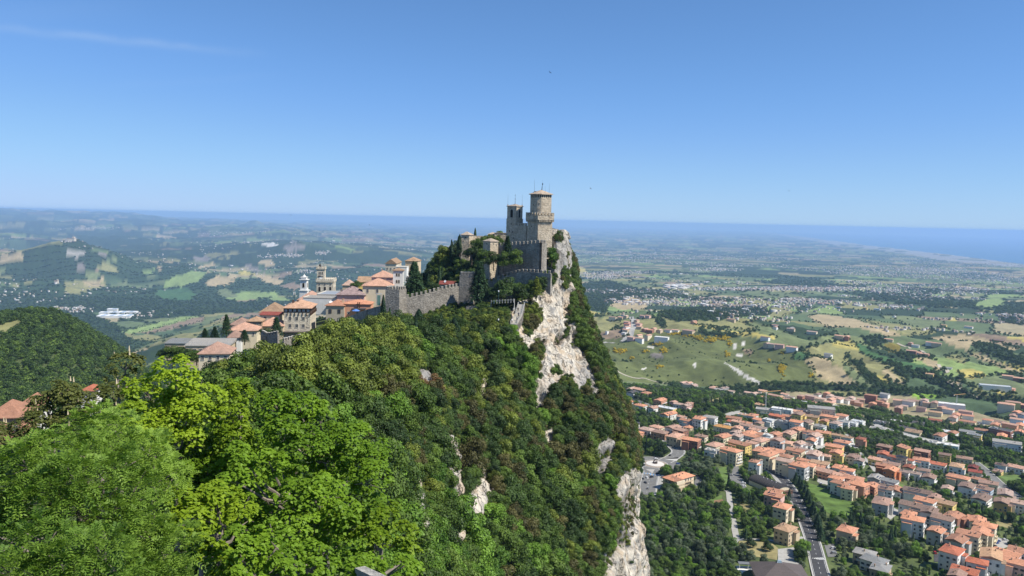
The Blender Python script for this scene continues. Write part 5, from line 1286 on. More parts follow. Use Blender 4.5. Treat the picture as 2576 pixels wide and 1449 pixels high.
# people: one continuous body, head with hair, separate clothes
def person(label, p, rz_, shirt, trousers, pose=0.0, hair=(0.05, .035, .025)):
    o = thing('person', label, 'person', tuple(p), rz_)
    me = bpy.data.meshes.new('body'); s = pose
    V = [(0, 0, .95), (0, 0, 1.2), (0, 0, 1.42), (0, 0, 1.52), (0, .02, 1.63), (0, .02, 1.74), (.19, 0, 1.40), (.25, .08 * s, 1.14), (.24, .22 * s + .05, .90), (-.19, 0, 1.40), (-.25, -.1 * s, 1.14), (-.24, -.05 * s + .08, .90), (.10, 0, .88), (.11, .18 * s, .48), (.11, .12 * s - .06, .06), (.11, .12 * s + .10, .03), (-.10, 0, .88), (-.11, -.12 * s, .48), (-.11, -.24 * s, .06), (-.11, -.24 * s + .16, .03)]
    E = [(0, 1), (1, 2), (2, 3), (3, 4), (4, 5), (2, 6), (6, 7), (7, 8), (2, 9), (9, 10), (10, 11), (0, 12), (12, 13), (13, 14), (14, 15), (0, 16), (16, 17), (17, 18), (18, 19)]
    rad = [.16, .15, .15, .06, .095, .085, .07, .05, .04, .07, .05, .04, .095, .065, .045, .04, .095, .065, .045, .04]
    me.from_pydata(V, E, []); b = obj('body', me, o)
    b.modifiers.new('skin', 'SKIN'); 
    for i, r_ in enumerate(rad): me.skin_vertices[0].data[i].radius = (r_, r_ * (.72 if i < 3 else 1))
    me.skin_vertices[0].data[0].use_root = True; b.modifiers.new('sub', 'SUBSURF').levels = 1; me.materials.append(mat_plain('skin', (.52, .33, .24), .6, .05))
    MB().lathe([(.19, .86), (.205, 1.0), (.20, 1.2), (.235, 1.38), (.12, 1.50)], 10).tube([(.2, 0, 1.42), (.27, .06 * s, 1.16)], [.085, .075], 8).tube([(-.2, 0, 1.42), (-.27, -.08 * s, 1.16)], [.085, .075], 8).build('shirt', shirt, o, smooth=True)
    tb = MB(); tb.tube([(.10, 0, .92), (.11, .18 * s, .48), (.11, .12 * s - .06, .10)], [.115, .085, .068], 8); tb.tube([(-.10, 0, .92), (-.11, -.12 * s, .48), (-.11, -.24 * s, .10)], [.115, .085, .068], 8); tb.lathe([(.17, .84), (.19, .95)], 10); tb.build('trousers', trousers, o, smooth=True)
    MB().lathe([(.098, 1.66), (.112, 1.72), (.10, 1.80), (.04, 1.845)], 9, (0, 0.0, 0)).build('hair', mat_plain('hair', hair, .7, .1), o, smooth=True)
    return o
C_ = lambda n, c: mat_plain(n, c, .9, .1)
def step_at(k, dx=0): q = _path[k].copy(); q[0] += dx; return q
person('person in white shirt and dark trousers standing at the foot of the cliff steps', step_at(24, -.7), R(20), C_('white_cloth', (.75, .75, .74)), C_('black_cloth', (.02, .02, .03)), .6)
person('person in dark clothes climbing the middle of the cliff steps', step_at(14, .3), R(10), C_('dark_blue_cloth', (.04, .05, .09)), C_('black_cloth', (.02, .02, .025)), 1.0)
person('person in grey jacket at the right of the lowest cliff steps', step_at(21, .8), R(-30), C_('grey_cloth', (.2, .2, .21)), C_('dark_jeans', (.03, .04, .07)), .5)
person('person in black near the top of the cliff steps beside the white column', step_at(8, -.6), R(170), C_('black_cloth', (.025, .025, .03)), C_('dark_cloth', (.04, .04, .05)), .8)
# ---- birds
def bird(label, p, rz_, bank):
    o = thing('bird', label, 'bird', tuple(p), rz_, 'swallows in the sky'); mb = MB(); mb.lathe([(.005, -.11), (.03, -.07), (.042, 0), (.03, .07), (.01, .1)], 7); b = mb.build('body', M_IRON, o, rot=(R(90), 0, 0), smooth=True)
    for s in (-1, 1):
        w = MB(); w.face([(0, .05, 0), (s * .12, .06, .03), (s * .26, -.07, .05), (s * .1, -.01, .02), (0, -.04, 0)]); w.face([(0, .05, -.012), (0, -.04, -.012), (s * .1, -.01, .008), (s * .26, -.07, .045), (s * .12, .06, .018)]); w.build('wing', M_IRON, o, rot=(0, bank, 0))
    MB().face([(0, 0, 0), (.06, -.12, 0), (0, -.06, 0), (-.06, -.12, 0)]).__class__
    t_ = MB(); t_.face([(0, -.08, 0), (.05, -.2, 0), (0, -.13, .01), (-.05, -.2, 0)]); t_.build('tail', M_IRON, o)
    return o
bird('swallow high in the sky above the keep', PD(1384, 182, 95), .6, .5)
bird('swallow right of the keep at antenna height', PD(1486, 474, 120), 2.0, -.6)
bird('tiny swallow low over the left horizon', PD(732, 541, 150), 1.2, .3)
bird('tiny swallow over the hills left of the castle', PD(930, 566, 150), 2.6, -.3)
bird('tiny swallow at middle height in the left sky', PD(822, 430, 160), .2, .4)
bird('tiny swallow right of the sky middle, above the plain', PD(1985, 480, 160), .9, .4)
# ---------------------------------------------------------------- old town on the ridge
def window_mesh(w, h, pane, frame, shut=None, key={}):
    k = (round(w, 2), round(h, 2), pane.name, frame.name)
    if k not in key:
        mb = MB(); mb.box((0, -.03, h / 2), (w, .06, h), 0, 0)
        for (c, d) in (((0, -.07, -.05), (w + .3, .2, .12)), ((0, -.05, h + .05), (w + .3, .14, .12)), ((-w / 2 - .07, -.05, h / 2), (.14, .14, h)), ((w / 2 + .07, -.05, h / 2), (.14, .14, h)), ((0, -.045, h / 2), (.06, .09, h))): mb.box(c, d, 0, 1)
        key[k] = mb.mesh('window', [pane, frame])
    return key[k]
def win(b, w, h, pane, frame, loc, rot=(0, 0, 0), key={}):
    """a window of its own: pane, with its frame and sill below it"""
    k = (round(w, 2), round(h, 2), pane.name, frame.name)
    if k not in key:
        a = MB(); a.box((0, -.03, h / 2), (w, .06, h)); m = MB()
        for (c, d) in (((0, -.05, h + .05), (w + .3, .14, .12)), ((-w / 2 - .07, -.05, h / 2), (.14, .14, h)), ((w / 2 + .07, -.05, h / 2), (.14, .14, h)), ((0, -.045, h / 2), (.06, .09, h))): m.box(c, d)
        s_ = MB(); s_.box((0, -.07, -.05), (w + .3, .2, .12)); key[k] = (a.mesh('window', pane), m.mesh('frame', frame), s_.mesh('sill', frame))
    o = obj('window', key[k][0], b, loc, rot); obj('frame', key[k][1], o); obj('sill', key[k][2], o); return o
def roof_on(b, W_, D_, z, kind, rise, over, mat, th=.22):
    """roof for a rectangle centred on 0,0, long axis x"""
    x, y = W_ / 2 + over, D_ / 2 + over; mb = MB()
    if kind == 'flat':
        mb.box((0, 0, z + .12), (W_ + .1, D_ + .1, .24))
        for c, d in (((0, -D_ / 2, z + .45), (W_ + .3, .25, .5)), ((0, D_ / 2, z + .45), (W_ + .3, .25, .5)), ((-W_ / 2, 0, z + .45), (.25, D_ - .25, .5)), ((W_ / 2, 0, z + .45), (.25, D_ - .25, .5))): mb.box(c, d, 0, 1)
        return mb.build('roof', [mat, M_LIMEW], b)
    mb.prism([(-x, -y), (x, -y), (x, y), (-x, y)], z, z + th, top=False)
    z0 = z + th
    if kind == 'hip':
        r = max(0.01, x - y) if x >= y else 0.01; ry = max(0.0, y - x)
        A, B = ((-r, -0), (r, 0)) if x >= y else ((0, -ry), (0, ry))
        if x >= y:
            mb.face([(-x, -y, z0), (x, -y, z0), (B[0], 0, z0 + rise), (A[0], 0, z0 + rise)]); mb.face([(x, y, z0), (-x, y, z0), (A[0], 0, z0 + rise), (B[0], 0, z0 + rise)])
            mb.face([(x, -y, z0), (x, y, z0), (B[0], 0, z0 + rise)]); mb.face([(-x, y, z0), (-x, -y, z0), (A[0], 0, z0 + rise)])
        else:
            mb.face([(x, -y, z0), (x, y, z0), (0, ry, z0 + rise), (0, -ry, z0 + rise)]); mb.face([(-x, y, z0), (-x, -y, z0), (0, -ry, z0 + rise), (0, ry, z0 + rise)])
            mb.face([(-x, -y, z0), (x, -y, z0), (0, -ry, z0 + rise)]); mb.face([(x, y, z0), (-x, y, z0), (0, ry, z0 + rise)])
    elif kind == 'gable':
        mb.face([(-x, -y, z0), (x, -y, z0), (x, 0, z0 + rise), (-x, 0, z0 + rise)]); mb.face([(x, y, z0), (-x, y, z0), (-x, 0, z0 + rise), (x, 0, z0 + rise)])
        mb.face([(-x, y, z0), (-x, -y, z0), (-x, 0, z0 + rise)]); mb.face([(x, -y, z0), (x, y, z0), (x, 0, z0 + rise)])
    elif kind == 'gabley':
        mb.face([(x, -y, z0), (x, y, z0), (0, y, z0 + rise), (0, -y, z0 + rise)]); mb.face([(-x, y, z0), (-x, -y, z0), (0, -y, z0 + rise), (0, y, z0 + rise)])
        mb.face([(-x, -y, z0), (x, -y, z0), (0, -y, z0 + rise)]); mb.face([(x, y, z0), (-x, y, z0), (0, y, z0 + rise)])
    elif kind == 'shed':
        mb.face([(-x, -y, z0), (x, -y, z0), (x, y, z0 + rise), (-x, y, z0 + rise)]); mb.face([(x, y, z0), (-x, y, z0), (-x, y, z0 + rise), (x, y, z0 + rise)])
        mb.face([(x, -y, z0), (x, y, z0), (x, y, z0 + rise)]); mb.face([(-x, y, z0), (-x, -y, z0), (-x, y, z0 + rise)])
    ro = mb.build('roof', mat, b)
    return ro
def chimney(b, x, y, z, h=1.5, w=.6, mat=None):
    m = MB(); m.box((0, 0, h / 2 - .4), (w, w, h)); m.box((0, 0, h - .35), (w + .22, w + .22, .12), 0, 1); m.box((0, 0, h - .2), (w * .6, w * .6, .22), 0, 1)
    return m.build('chimney', [mat or MWALL['tan'], MROOF['terracotta']], b, (x, y, z))
def bldg(name, label, cat, x0, x1, zyb, zye, Y, depth, wall, roof, kind='hip', rise=2.0, over=.5, rzd=0.0, wins=(), side=(), chim=(), wmat=None, tg='T', fmat=None, deep=6):
    """x0,x1: front edge in zoom x; zyb, zye: base and eave in zoom y; returns the thing (origin = centre of the front base)"""
    a = np.array(Zp(tg, x0, zyb, Y)); b = np.array(Zp(tg, x1, zyb, Y)); e = Zp(tg, (x0 + x1) / 2, zye, Y)
    W_ = np.linalg.norm((b - a)[:2]); c = (a + b) / 2; H = e[2] - c[2]
    r = R(rzd); o = thing(name, label, cat, (c[0] - math.sin(r) * depth / 2, c[1] + math.cos(r) * depth / 2, c[2]), r)
    MB().box((0, 0, H / 2 - deep / 2), (W_, depth, H + deep)).build('wall', wall, o)
    ro_ = roof_on(o, W_, depth, H, kind, rise, over, roof)
    wm = wmat or M_GLASS
    for (nx, zs, w, h) in wins:
        for z in zs:
            for k in range(nx):
                win(o, w, h, wm, fmat or M_LIMEW, (-W_ / 2 + W_ * (k + .5) / nx, -depth / 2 - .003, z * H), (0, 0, 0))
    for (nx, zs, w, h) in side:
        for z in zs:
            for k in range(nx): win(o, w, h, wm, fmat or M_LIMEW, (W_ / 2 + .003, -depth / 2 + depth * (k + .5) / nx, z * H), (0, 0, R(90)))
    for (fx, fy, fz) in chim: chimney(ro_, fx * W_ / 2, fy * depth / 2, H + fz)
    return o, W_, H
# hotel
ho, W_, H = bldg('hotel', 'large beige hotel with dark timber top floor and broad tiled roof', 'building', 1207, 1470, 832, 603, 400, 20, M_STONEP, M_TILE, 'hip', 3.0, .9, 6, (), (), ())
for z in (.10, .42):
    for k in range(3): win(ho, 1.25, 1.75, M_GLASS, M_LIMEW, (-W_ / 2 + W_ * (.24 + .25 * k), -10.003, z * H + .6))
for z in (.10, .42):
    for k in range(6): win(ho, .95, 1.7, M_GLASS, M_LIMEW, (W_ / 2 + .003, -10 + 20 * (k + .6) / 6.6, z * H + .6), (0, 0, R(90)))
MB().box((0, 0, 0), (W_ + .16, 20.16, 2.1)).build('timber_storey', M_WOODD, ho, (0, 0, H - 1.05))
for k in range(6): obj('window', window_mesh(1.35, 1.25, mat_plain('pale_glass', (.34, .38, .42), .2, .1), M_WOODD), ho, (-W_ / 2 + W_ * (k + .5) / 6, -10.09, H - 1.7))
for k in range(8): win(ho, 1.2, 1.25, M_GLASS, M_WOODD, (W_ / 2 + .09, -10 + 20 * (k + .5) / 8, H - 1.7), (0, 0, R(90)))
bk = MB(); bk.box((0, 0, -.6), (.22, .5, 1.6)); bke = bk.mesh('bracket', M_WOODD)
for k in range(8): obj('bracket', bke, ho, (-W_ / 2 + W_ * k / 7, -10.2, H - 2.3))
for k in range(9): obj('bracket', bke, ho, (W_ / 2 + .2, -10 + 20 * k / 8, H - 2.3), (0, 0, R(90)))
MB().box((0, -1.3, 0), (W_ + 1.2, 3.6, .22)).box((0, -1.3, -.3), (W_ + .9, 3.3, .3)).build('awning', mat_plain('awning', (.10, .085, .08), .7, .2), ho, (0, -10, -.3))
for k in range(4): MB().box((0, 0, -.1), (W_ * .9, .5, .12)).build('terrace_slat', M_METAL, ho, (0, -10.4 - .8 * k, -1.2 - .55 * k))
for x_ in (-.22, -.04): MB().box((0, 0, .9), (.75, .75, 2.6)).box((0, 0, 2.3), (.95, .95, .2)).build('chimney', mat_plain('dark_brick', (.11, .07, .055), .9, .25), ho, (x_ * W_, -4.0, H + 1.2))
mm = MB(); mm.cyl((0, 0, 0), (0, 0, 5.5), .11, .08, 6); mm.box((-.3, 0, 5.0), (.28, .2, 1.4), 0, 1); mm.box((.35, 0, 5.1), (.28, .2, 1.4), 0, 1); mm.build('antenna', [M_IRON, M_WHITEP], ho, (-.22 * W_ + .5, -3.4, H + 2.0))
def letters(s, parent, loc, rot, size, mat, vertical=False, name='lettering'):
    cu = bpy.data.curves.new(name, 'FONT'); cu.body = '\n'.join(s) if vertical else s; cu.size = size; cu.extrude = .03; cu.align_x = 'CENTER'; cu.space_line = .86
    cu.materials.append(mat); to = bpy.data.objects.new(name, cu); me = bpy.data.meshes.new_from_object(to); return obj(name, me, parent, loc, rot)
letters('HOTEL', ho, (W_ * .39, -10.05, H * .76 - 1.2), (R(90), 0, 0), 1.15, mat_plain('sign_letters', (.14, .10, .08), .6, .1), True)
letters('Titano', ho, (W_ * .40, -10.05, H * .10 + .4), (R(90), 0, 0), .75, bpy.data.materials['sign_letters'])
# grey beige house with orange roof, salmon wing
b2, W2, H2 = bldg('town_house', 'grey beige house with orange hip roof right of the hotel', 'building', 1632, 1815, 775, 578, 402, 12, mat_plaster('plaster_grey_beige', (.44, .39, .31)), MROOF['orange'], 'hip', 2.4, .6, 2)
for x_, z_, mt in ((-.27, .63, M_GLASS), (.22, .63, M_GLASS), (-.27, .2, M_WHITEP), (.22, .2, M_WHITEP)): win(b2, 1.25, 1.75, mt, M_WOODD, (x_ * W2, -6.003, z_ * H2))
chimney(b2, 3.2, -1, H2 + 1.4, 2.2, .8); MB().lathe([(.05, 0), (.8, .2), (.9, .35)], 12).build('satellite_dish', M_WHITEP, b2, (-2.6, -3.5, H2 + 1.4), (R(60), 0, R(25)))
b3, W3_, H3 = bldg('town_house', 'salmon pink wing with low orange roof beside the town wall', 'building', 1815, 2085, 705, 562, 404, 11, MWALL['salmon'], MROOF['orange'], 'hip', 1.7, .5, 3, [(3, (.3,), .9, 1.3)], [], [(.1, .2, .8)])
MB().box((0, 0, 0), (7, 5, .3)).box((0, 2.4, -1.2), (7, .2, 2.2)).build('terrace_roof', mat_plain('slate', (.06, .06, .065), .8, .2), b3, (1.0, -7.6, H3 * .72))
for k in (0, 1): MB().cyl((0, 0, 0), (0, 0, 3.4), .28, .24, 8).build('flue', M_WOODD, b3, (.3 + .9 * k, -6.2, H3 * .7))
um = thing('parasol', 'blue and white parasol on the terrace beside the town wall', 'parasol', T3(1936, 668, 392)); MB().cyl((0, 0, 0), (0, 0, 2.3), .04, n=5).build('pole', M_METAL, um); MB().lathe([(2.1, 2.0), (1.2, 2.5), (.05, 2.9)], 8).build('canopy', mat_plain('blue_cloth', (.10, .22, .55), .8, .2), um)
# pink palace with mottled roof
b4, W4, H4 = bldg('town_house', 'long pink palace with mottled purple grey hip roof and skylights', 'building', 1742, 2020, 600, 468, 428, 15, MWALL['pink'], M_TILEP, 'hip', 4.2, .8, 4, [], [], [(-.1, -.2, 2.6), (-.75, -.5, 1.2)])
for x_ in (-.3, .1): MB().box((0, 0, 0), (1.5, 1.2, .14)).build('skylight', M_GLASS, b4, (x_ * W4, -4.2, H4 + 2.0), (R(27), 0, 0))
for x_ in (-.28, .24): MB().cyl((0, 0, 0), (0, 0, H4), .09, n=5).build('downpipe', M_METAL, b4, (x_ * W4, -7.6, 0))
b5, _, _ = bldg('town_house', 'white flat roofed terrace house behind the hotel', 'building', 1402, 1735, 556, 505, 432, 12, MWALL['white'], MROOF['grey'], 'flat', 0, 0, 0)
b6, W6, H6 = bldg('town_house', 'flat grey roof terrace with railing below the battlemented palace', 'building', 1540, 1745, 520, 470, 452, 22, MWALL['tan'], mat_plain('flat_roof_blue_grey', (.28, .31, .35), .7, .1), 'flat', 0, 0, 0)
rm = MB(); 
for k in range(9): rm.cyl((-W6 / 2 + W6 * k / 8, -10.8, H6 + .5), (-W6 / 2 + W6 * k / 8, -10.8, H6 + 1.7), .04, n=4)
rm.cyl((-W6 / 2, -10.8, H6 + 1.7), (W6 / 2, -10.8, H6 + 1.7), .04, n=4); rm.build('railing', M_METAL, b6)
bldg('town_house', 'long low tiled roof running behind the hotel to the white campanile', 'building', 1345, 1545, 552, 520, 450, 20, MWALL['tan'], MROOF['terracotta'], 'hip', 4.0, .4, 4)
# town hall with tower
ph, WP, HP = bldg('town_hall', 'battlemented pale stone town hall with a corner clock tower', 'building', 1537, 1704, 452, 318, 540, 15, M_STONEP, MROOF['white'], 'flat', 0, 0, 6)
hp = [(-WP / 2 - .5, -8.0), (WP / 2 + .5, -8.0), (WP / 2 + .5, 8.0), (-WP / 2 - .5, 8.0)]
MB().prism(hp, HP - 1.0, HP + .25).build('cornice', M_STONEP, ph); cbm = MB()
for k in range(14): cbm.box((-WP / 2 + WP * (k + .5) / 14, -7.75, HP - 1.35), (.35, .6, .8))
for k in range(17): cbm.box((WP / 2 + .25, -7.5 + 15 * (k + .5) / 17, HP - 1.35), (.6, .35, .8))
cbm.build('corbels', M_STONEP, ph)['kind'] = 'stuff'
merlons([(p[0] * .96, p[1] * .96, HP + .25) for p in hp] + [(hp[0][0] * .96, hp[0][1] * .96, HP + .25)], M_STONEP, ph, (0, 0, 0), 1.3, scale=.62)
for k in range(3):
    arch_opening(ph, (-WP / 2 + WP * (k + .55) / 3.1, -7.503, HP * .14), 0, 1.5, 3.4); win(ph, .9, 1.0, M_GLASS, M_LIMEW, (-WP / 2 + WP * (k + .55) / 3.1, -7.503, HP * .62))
for k in range(5): arch_opening(ph, (WP / 2 + .003, -7.5 + 15 * (k + .5) / 5, HP * .14), R(90), 1.2, 3.0); win(ph, .8, 1.0, M_GLASS, M_LIMEW, (WP / 2 + .003, -7.5 + 15 * (k + .5) / 5, HP * .62), (0, 0, R(90)))
tx = -WP / 2 + 2.9; MB().box((tx, -4.6, HP + 3.6), (5.2, 5.2, 8.2)).build('tower', M_STONEP, ph); tcr = [(tx - 3.1, -7.7), (tx + 3.1, -7.7), (tx + 3.1, -1.5), (tx - 3.1, -1.5)]
MB().frustum([(tx - 2.6, -7.2), (tx + 2.6, -7.2), (tx + 2.6, -2.0), (tx - 2.6, -2.0)], HP + 6.6, tcr, HP + 7.5, top=False).prism(tcr, HP + 7.5, HP + 8.6).build('tower_crown', M_STONEP, ph)
merlons([(p[0], p[1], HP + 8.6) for p in grow(tcr, -.35)] + [(grow(tcr, -.35)[0][0], grow(tcr, -.35)[0][1], HP + 8.6)], M_STONEP, ph, (0, 0, 0), 1.3, scale=.7)
for k in (-1, 0, 1): arch_opening(ph, (tx + k * 1.05, -7.203, HP + 3.9), 0, .6, 1.9)
MB().cyl((tx, -7.2, HP + 1.5), (tx, -7.32, HP + 1.5), .95, n=16).build('clock', M_WHITEP, ph); MB().face([(tx - 1.5, -7.35, HP + 2.4), (tx + 1.5, -7.35, HP + 2.4), (tx, -7.35, HP + 3.3)]).build('pediment', M_WOODD, ph) if False else None
pm_ = MB(); pm_.prism([(tx - 1.7, -7.6), (tx + 1.7, -7.6), (tx + 1.7, -7.2), (tx - 1.7, -7.2)], HP + 2.55, HP + 2.75); pm_.box((tx - .8, -7.4, HP + 3.0), (1.9, .3, .2), 0); pm_.build('pediment', M_WOODD, ph)
mast(ph, (tx + 1.3, -4, HP + 8.6), 8.0, .07, 'flagpole'); MB().cyl((0, 0, 0), (0, 0, 1.6), .7, .7, 8).cyl((0, 0, 1.6), (0, 0, 2.9), .75, .1, 8).build('turret', M_IRON, ph, (tx - .9, -4.4, HP + 8.6))
# white campanile
cpn = thing('campanile', 'slim white campanile with stepped cap, left of the battlemented town hall', 'tower', T3(1412, 500, 500)); uw = 4.7 / 2
MB().box((0, 0, 0), (4.9, 4.9, 10)).box((0, 0, 5.1), (5.6, 5.6, .5)).build('base', MWALL['white'], cpn); MB().box((0, 0, 8.6), (4.0, 4.0, 7.0)).box((0, 0, 12.0), (5.3, 5.3, .45)).build('belfry', MWALL['white'], cpn)
arch_opening(cpn, (0, -2.003, 7.0), 0, 1.3, 2.9, name='arch'); arch_opening(cpn, (2.003, 0, 7.0), R(90), 1.3, 2.9, name='arch')
MB().box((0, 0, 12.8), (3.2, 3.2, 1.2)).box((0, 0, 13.5), (4.0, 4.0, .3)).lathe([(1.3, 13.6), (1.0, 14.3), (.35, 14.7), (.12, 15.6)], 8).build('cap', MWALL['white'], cpn)
# right group
bldg('town_house', 'cream house with wide terracotta hip roof left of the square wall tower', 'building', 2005, 2300, 480, 378, 432, 15, MWALL['cream'], MROOF['terracotta'], 'hip', 3.6, .7, 5, [(3, (.35,), 1.1, 2.0)], [], [(.45, .1, 2.2)])
bldg('town_house', 'house with terracotta hip roof behind the cream house and left of the white tower house', 'building', 2095, 2310, 350, 290, 452, 14, MWALL['pink'], MROOF['terracotta'], 'hip', 3.4, .6, 5, [], [], [(-.1, 0, 3.2)])
wt_, WT, HT = bldg('tower_house', 'narrow white tower house with paired arched windows beside the dark cedar', 'building', 2312, 2412, 400, 222, 442, 7, MWALL['white'], MROOF['tan'], 'hip', 1.2, .6, 5)
for z_ in (.30, .68):
    for k in (-1, 1): arch_opening(wt_, (k * .62 - .1, -3.503, z_ * HT), 0, .75, 1.8)
bldg('town_house', 'yellow tiled roof house far behind, right of the town hall', 'building', 1955, 2090, 372, 338, 500, 14, MWALL['yellow'], MROOF['tan'], 'gable', 3.0, .5, 5)
bldg('town_house', 'small pinkish roofed house between town hall and yellow roof', 'building', 1800, 1905, 400, 372, 490, 12, MWALL['tan'], MROOF['pinkish'], 'hip', 3.0, .5, 5)
bldg('town_house', 'white flat roofed house with rooftop tanks behind the tower house', 'building', 2340, 2450, 245, 190, 520, 10, MWALL['white'], MROOF['white'], 'flat', 0, 0, 0)
bs_, WB, HB = bldg('church', 'large pale church with tiled gable roof and pediment behind the old town', 'church', 2235, 2345, 240, 152, 570, 26, M_STONEP, MROOF['tan'], 'gabley', 3.2, .5, 0, [(3, (.3,), .9, 1.6)])
bldg('town_house', 'tan roofed house right of the pale church, touching the trees', 'building', 2435, 2560, 200, 125, 585, 14, MWALL['tan'], MROOF['tan'], 'hip', 2.6, .5, -4)
sc_ = thing('scaffold', 'green netted scaffold standing against the left square tower', 'scaffold', T3(2168, 590, 372)); sb_ = MB()
for x_ in (-1.2, 1.2):
    for y_ in (0, 1.2): sb_.cyl((x_, y_, -4), (x_, y_, 6.4), .06, n=5)
for z_ in (0, 2.1, 4.2, 6.3): sb_.box((0, .6, z_), (2.6, 1.3, .1))
sb_.build('frame', M_METAL, sc_); MB().box((0, -.1, 3.2), (1.6, .04, 5.0)).build('net', mat_plain('green_net', (.15, .27, .23), .8, .2), sc_)
# lower left cluster
bldg('town_house', 'house with big tan gable roof left behind the hotel', 'building', 965, 1190, 735, 648, 425, 16, MWALL['cream'], MROOF['tan'], 'hip', 4.6, .8, 6, [(3, (.25,), 1.0, 1.5)], [], [(-.05, -.6, .6)])
bldg('shop', 'low shop with dark red awning roof in front of the big tan roof', 'building', 968, 1160, 722, 672, 412, 6, MWALL['cream'], MROOF['dark red'], 'shed', .9, .6, 4, [(2, (.15,), 1.4, 1.4)])
bldg('town_house', 'brown walled raised house with tan roof among the left terracotta roofs', 'building', 838, 975, 790, 738, 392, 9, mat_plaster('plaster_brown', (.30, .22, .16)), MROOF['tan'], 'hip', 1.9, .6, 8, [(2, (.35,), .9, .9)])
bldg('town_house', 'terracotta roof house at the far left of the old town, beside the firs', 'building', 660, 840, 815, 775, 390, 12, MWALL['tan'], MROOF['terracotta'], 'hip', 2.9, .6, 8)
bldg('town_house', 'terracotta roof house between the brown raised house and the hotel', 'building', 950, 1195, 815, 785, 396, 14, MWALL['tan'], MROOF['terracotta'], 'hip', 3.6, .5, 8)
bldg('town_house', 'cream house with long terracotta hip roof above the crenellated stub', 'building', 655, 925, 892, 832, 362, 12, MWALL['cream'], MROOF['terracotta'], 'hip', 3.1, .7, 10, [(4, (.2,), .8, 1.4)], [(3, (.2,), .9, 1.5)])
bldg('town_house', 'small white house with terracotta pyramid roof in front of the long cream house', 'building', 645, 765, 985, 902, 335, 8, MWALL['white'], MROOF['terracotta'], 'hip', 2.6, .6, 14, [(1, (.5,), .8, 1.3)])
bf, WF, HF = bldg('hall', 'long low building with pale flat metal roof and railing, left of the white house', 'building', 215, 640, 1060, 985, 312, 13, MWALL['tan'], MROOF['grey'], 'shed', 1.0, .4, 7, [(7, (.2,), 1.2, 1.2)])
rm = MB()
for k in range(15): rm.cyl((-WF / 2 + WF * k / 14, -6.3, HF + .2), (-WF / 2 + WF * k / 14, -6.3, HF + 1.3), .04, n=4)
rm.cyl((-WF / 2, -6.3, HF + 1.3), (WF / 2, -6.3, HF + 1.3), .04, n=4); rm.build('railing', M_METAL, bf)
bldg('town_house', 'white house with terracotta hip roof nearest the foreground maples', 'building', 350, 645, 1150, 1068, 280, 12, MWALL['cream'], MROOF['terracotta'], 'hip', 3.4, .6, 10, [(4, (.3,), .9, 1.4)])
bldg('hall', 'low glazed grey roof at the far left end of the old town', 'building', 0, 205, 985, 962, 330, 9, MWALL['tan'], MROOF['grey'], 'shed', .8, .3, 5)
bldg('town_house', 'orange roofed house cut by the left edge among dark trees', 'building', -30, 50, 1095, 1052, 232, 12, MWALL['salmon'], MROOF['orange'], 'hip', 4.0, .8, 12, [(3, (.3,), 1.1, 1.3)], tg='p')
bldg('town_house', 'second orange roofed house behind the one cut by the left edge', 'building', 52, 100, 1048, 1022, 255, 10, MWALL['white'], MROOF['orange'], 'hip', 3.0, .7, 12, [(2, (.3,), 1.1, 1.3)], tg='p')
bldg('town_house', 'small orange roof showing between the chestnut and the dark trees', 'building', 205, 235, 1002, 984, 265, 7, MWALL['white'], MROOF['red'], 'hip', 1.3, .6, 5, [(1, (.3,), 1.1, 1.3)], tg='p')
# special trees of the old town and castle
def top_tree(kind, tg, zx, zyt, zyb, Y, label, wd=None, nm='fir_tree', hh={'fir': 10, 'cedar': 10, 'cypress': 10, 'pine': 9, 'mid': 7, 'dark': 7, 'bright': 7, 'olive': 7, 'brown': 7, 'purple': 7, 'silver': 7}, ww={'fir': 4.6, 'cedar': 6.5, 'cypress': 2.0, 'pine': 5, 'mid': 6.4, 'dark': 6.4, 'bright': 6.4, 'olive': 6.4, 'brown': 6.4, 'purple': 6.4, 'silver': 6.4}, group=None):
    a = Zp(tg, zx, zyb, Y) if tg != 'p' else P(zx, zyb, Y); b = Zp(tg, zx, zyt, Y) if tg != 'p' else P(zx, zyt, Y)
    H = b[2] - a[2]; s = H / hh[kind]; o = tree(kind, a, 1.0, RNG.random() * 6, nm, label, 'tree', group)
    w = (wd / ww[kind]) if wd else s
    o.scale = (w, w, s); return o
top_tree('fir', 'T', 625, 665, 890, 352, 'tallest dark fir left of the terracotta roofs', 6)
top_tree('fir', 'T', 505, 785, 915, 345, 'dark fir in the middle of the three left firs', 5)
top_tree('fir', 'T', 405, 805, 925, 338, 'leftmost small dark fir behind the flat metal roof', 4.6)
top_tree('fir', 'T', 1130, 690, 905, 345, 'dark fir in front of the hotel, left of its awning', 7)
top_tree('dark', 'T', 1030, 800, 880, 350, 'dark bushy tree left of the hotel fir', 8, 'broadleaf_tree')
top_tree('fir', 'T', 805, 820, 950, 325, 'dark conifer between the white house and the wall stub', 5.5)
top_tree('dark', 'T', 1940, 320, 400, 470, 'dark round tree rising between roofs right of the town hall', 8, 'broadleaf_tree')
for i_, (x_, t_, b_, Y_, k_) in enumerate([(20, 985, 1120, 318, 'dark'), (95, 978, 1120, 315, 'mid'), (170, 990, 1130, 312, 'mid'), (245, 1012, 1130, 300, 'dark'), (320, 1030, 1150, 295, 'mid')]):
    top_tree(k_, 'T', x_, t_, b_, Y_, 'tree before the long flat roofed hall at the old town end, ' + ['leftmost', 'second from left', 'third from left', 'fourth from left', 'rightmost'][i_], 7.5, 'broadleaf_tree', group='trees before the flat roofed hall')
top_tree('cedar', 'T', 2520, 130, 470, 366, 'dark cedar left of the stepped outer wall, beside the white tower house', 11, 'cedar_tree')
top_tree('cedar', 'W', 1405, 100, 625, 357, 'big dark cedar with layered branches in front of the outer wall', 13, 'cedar_tree')
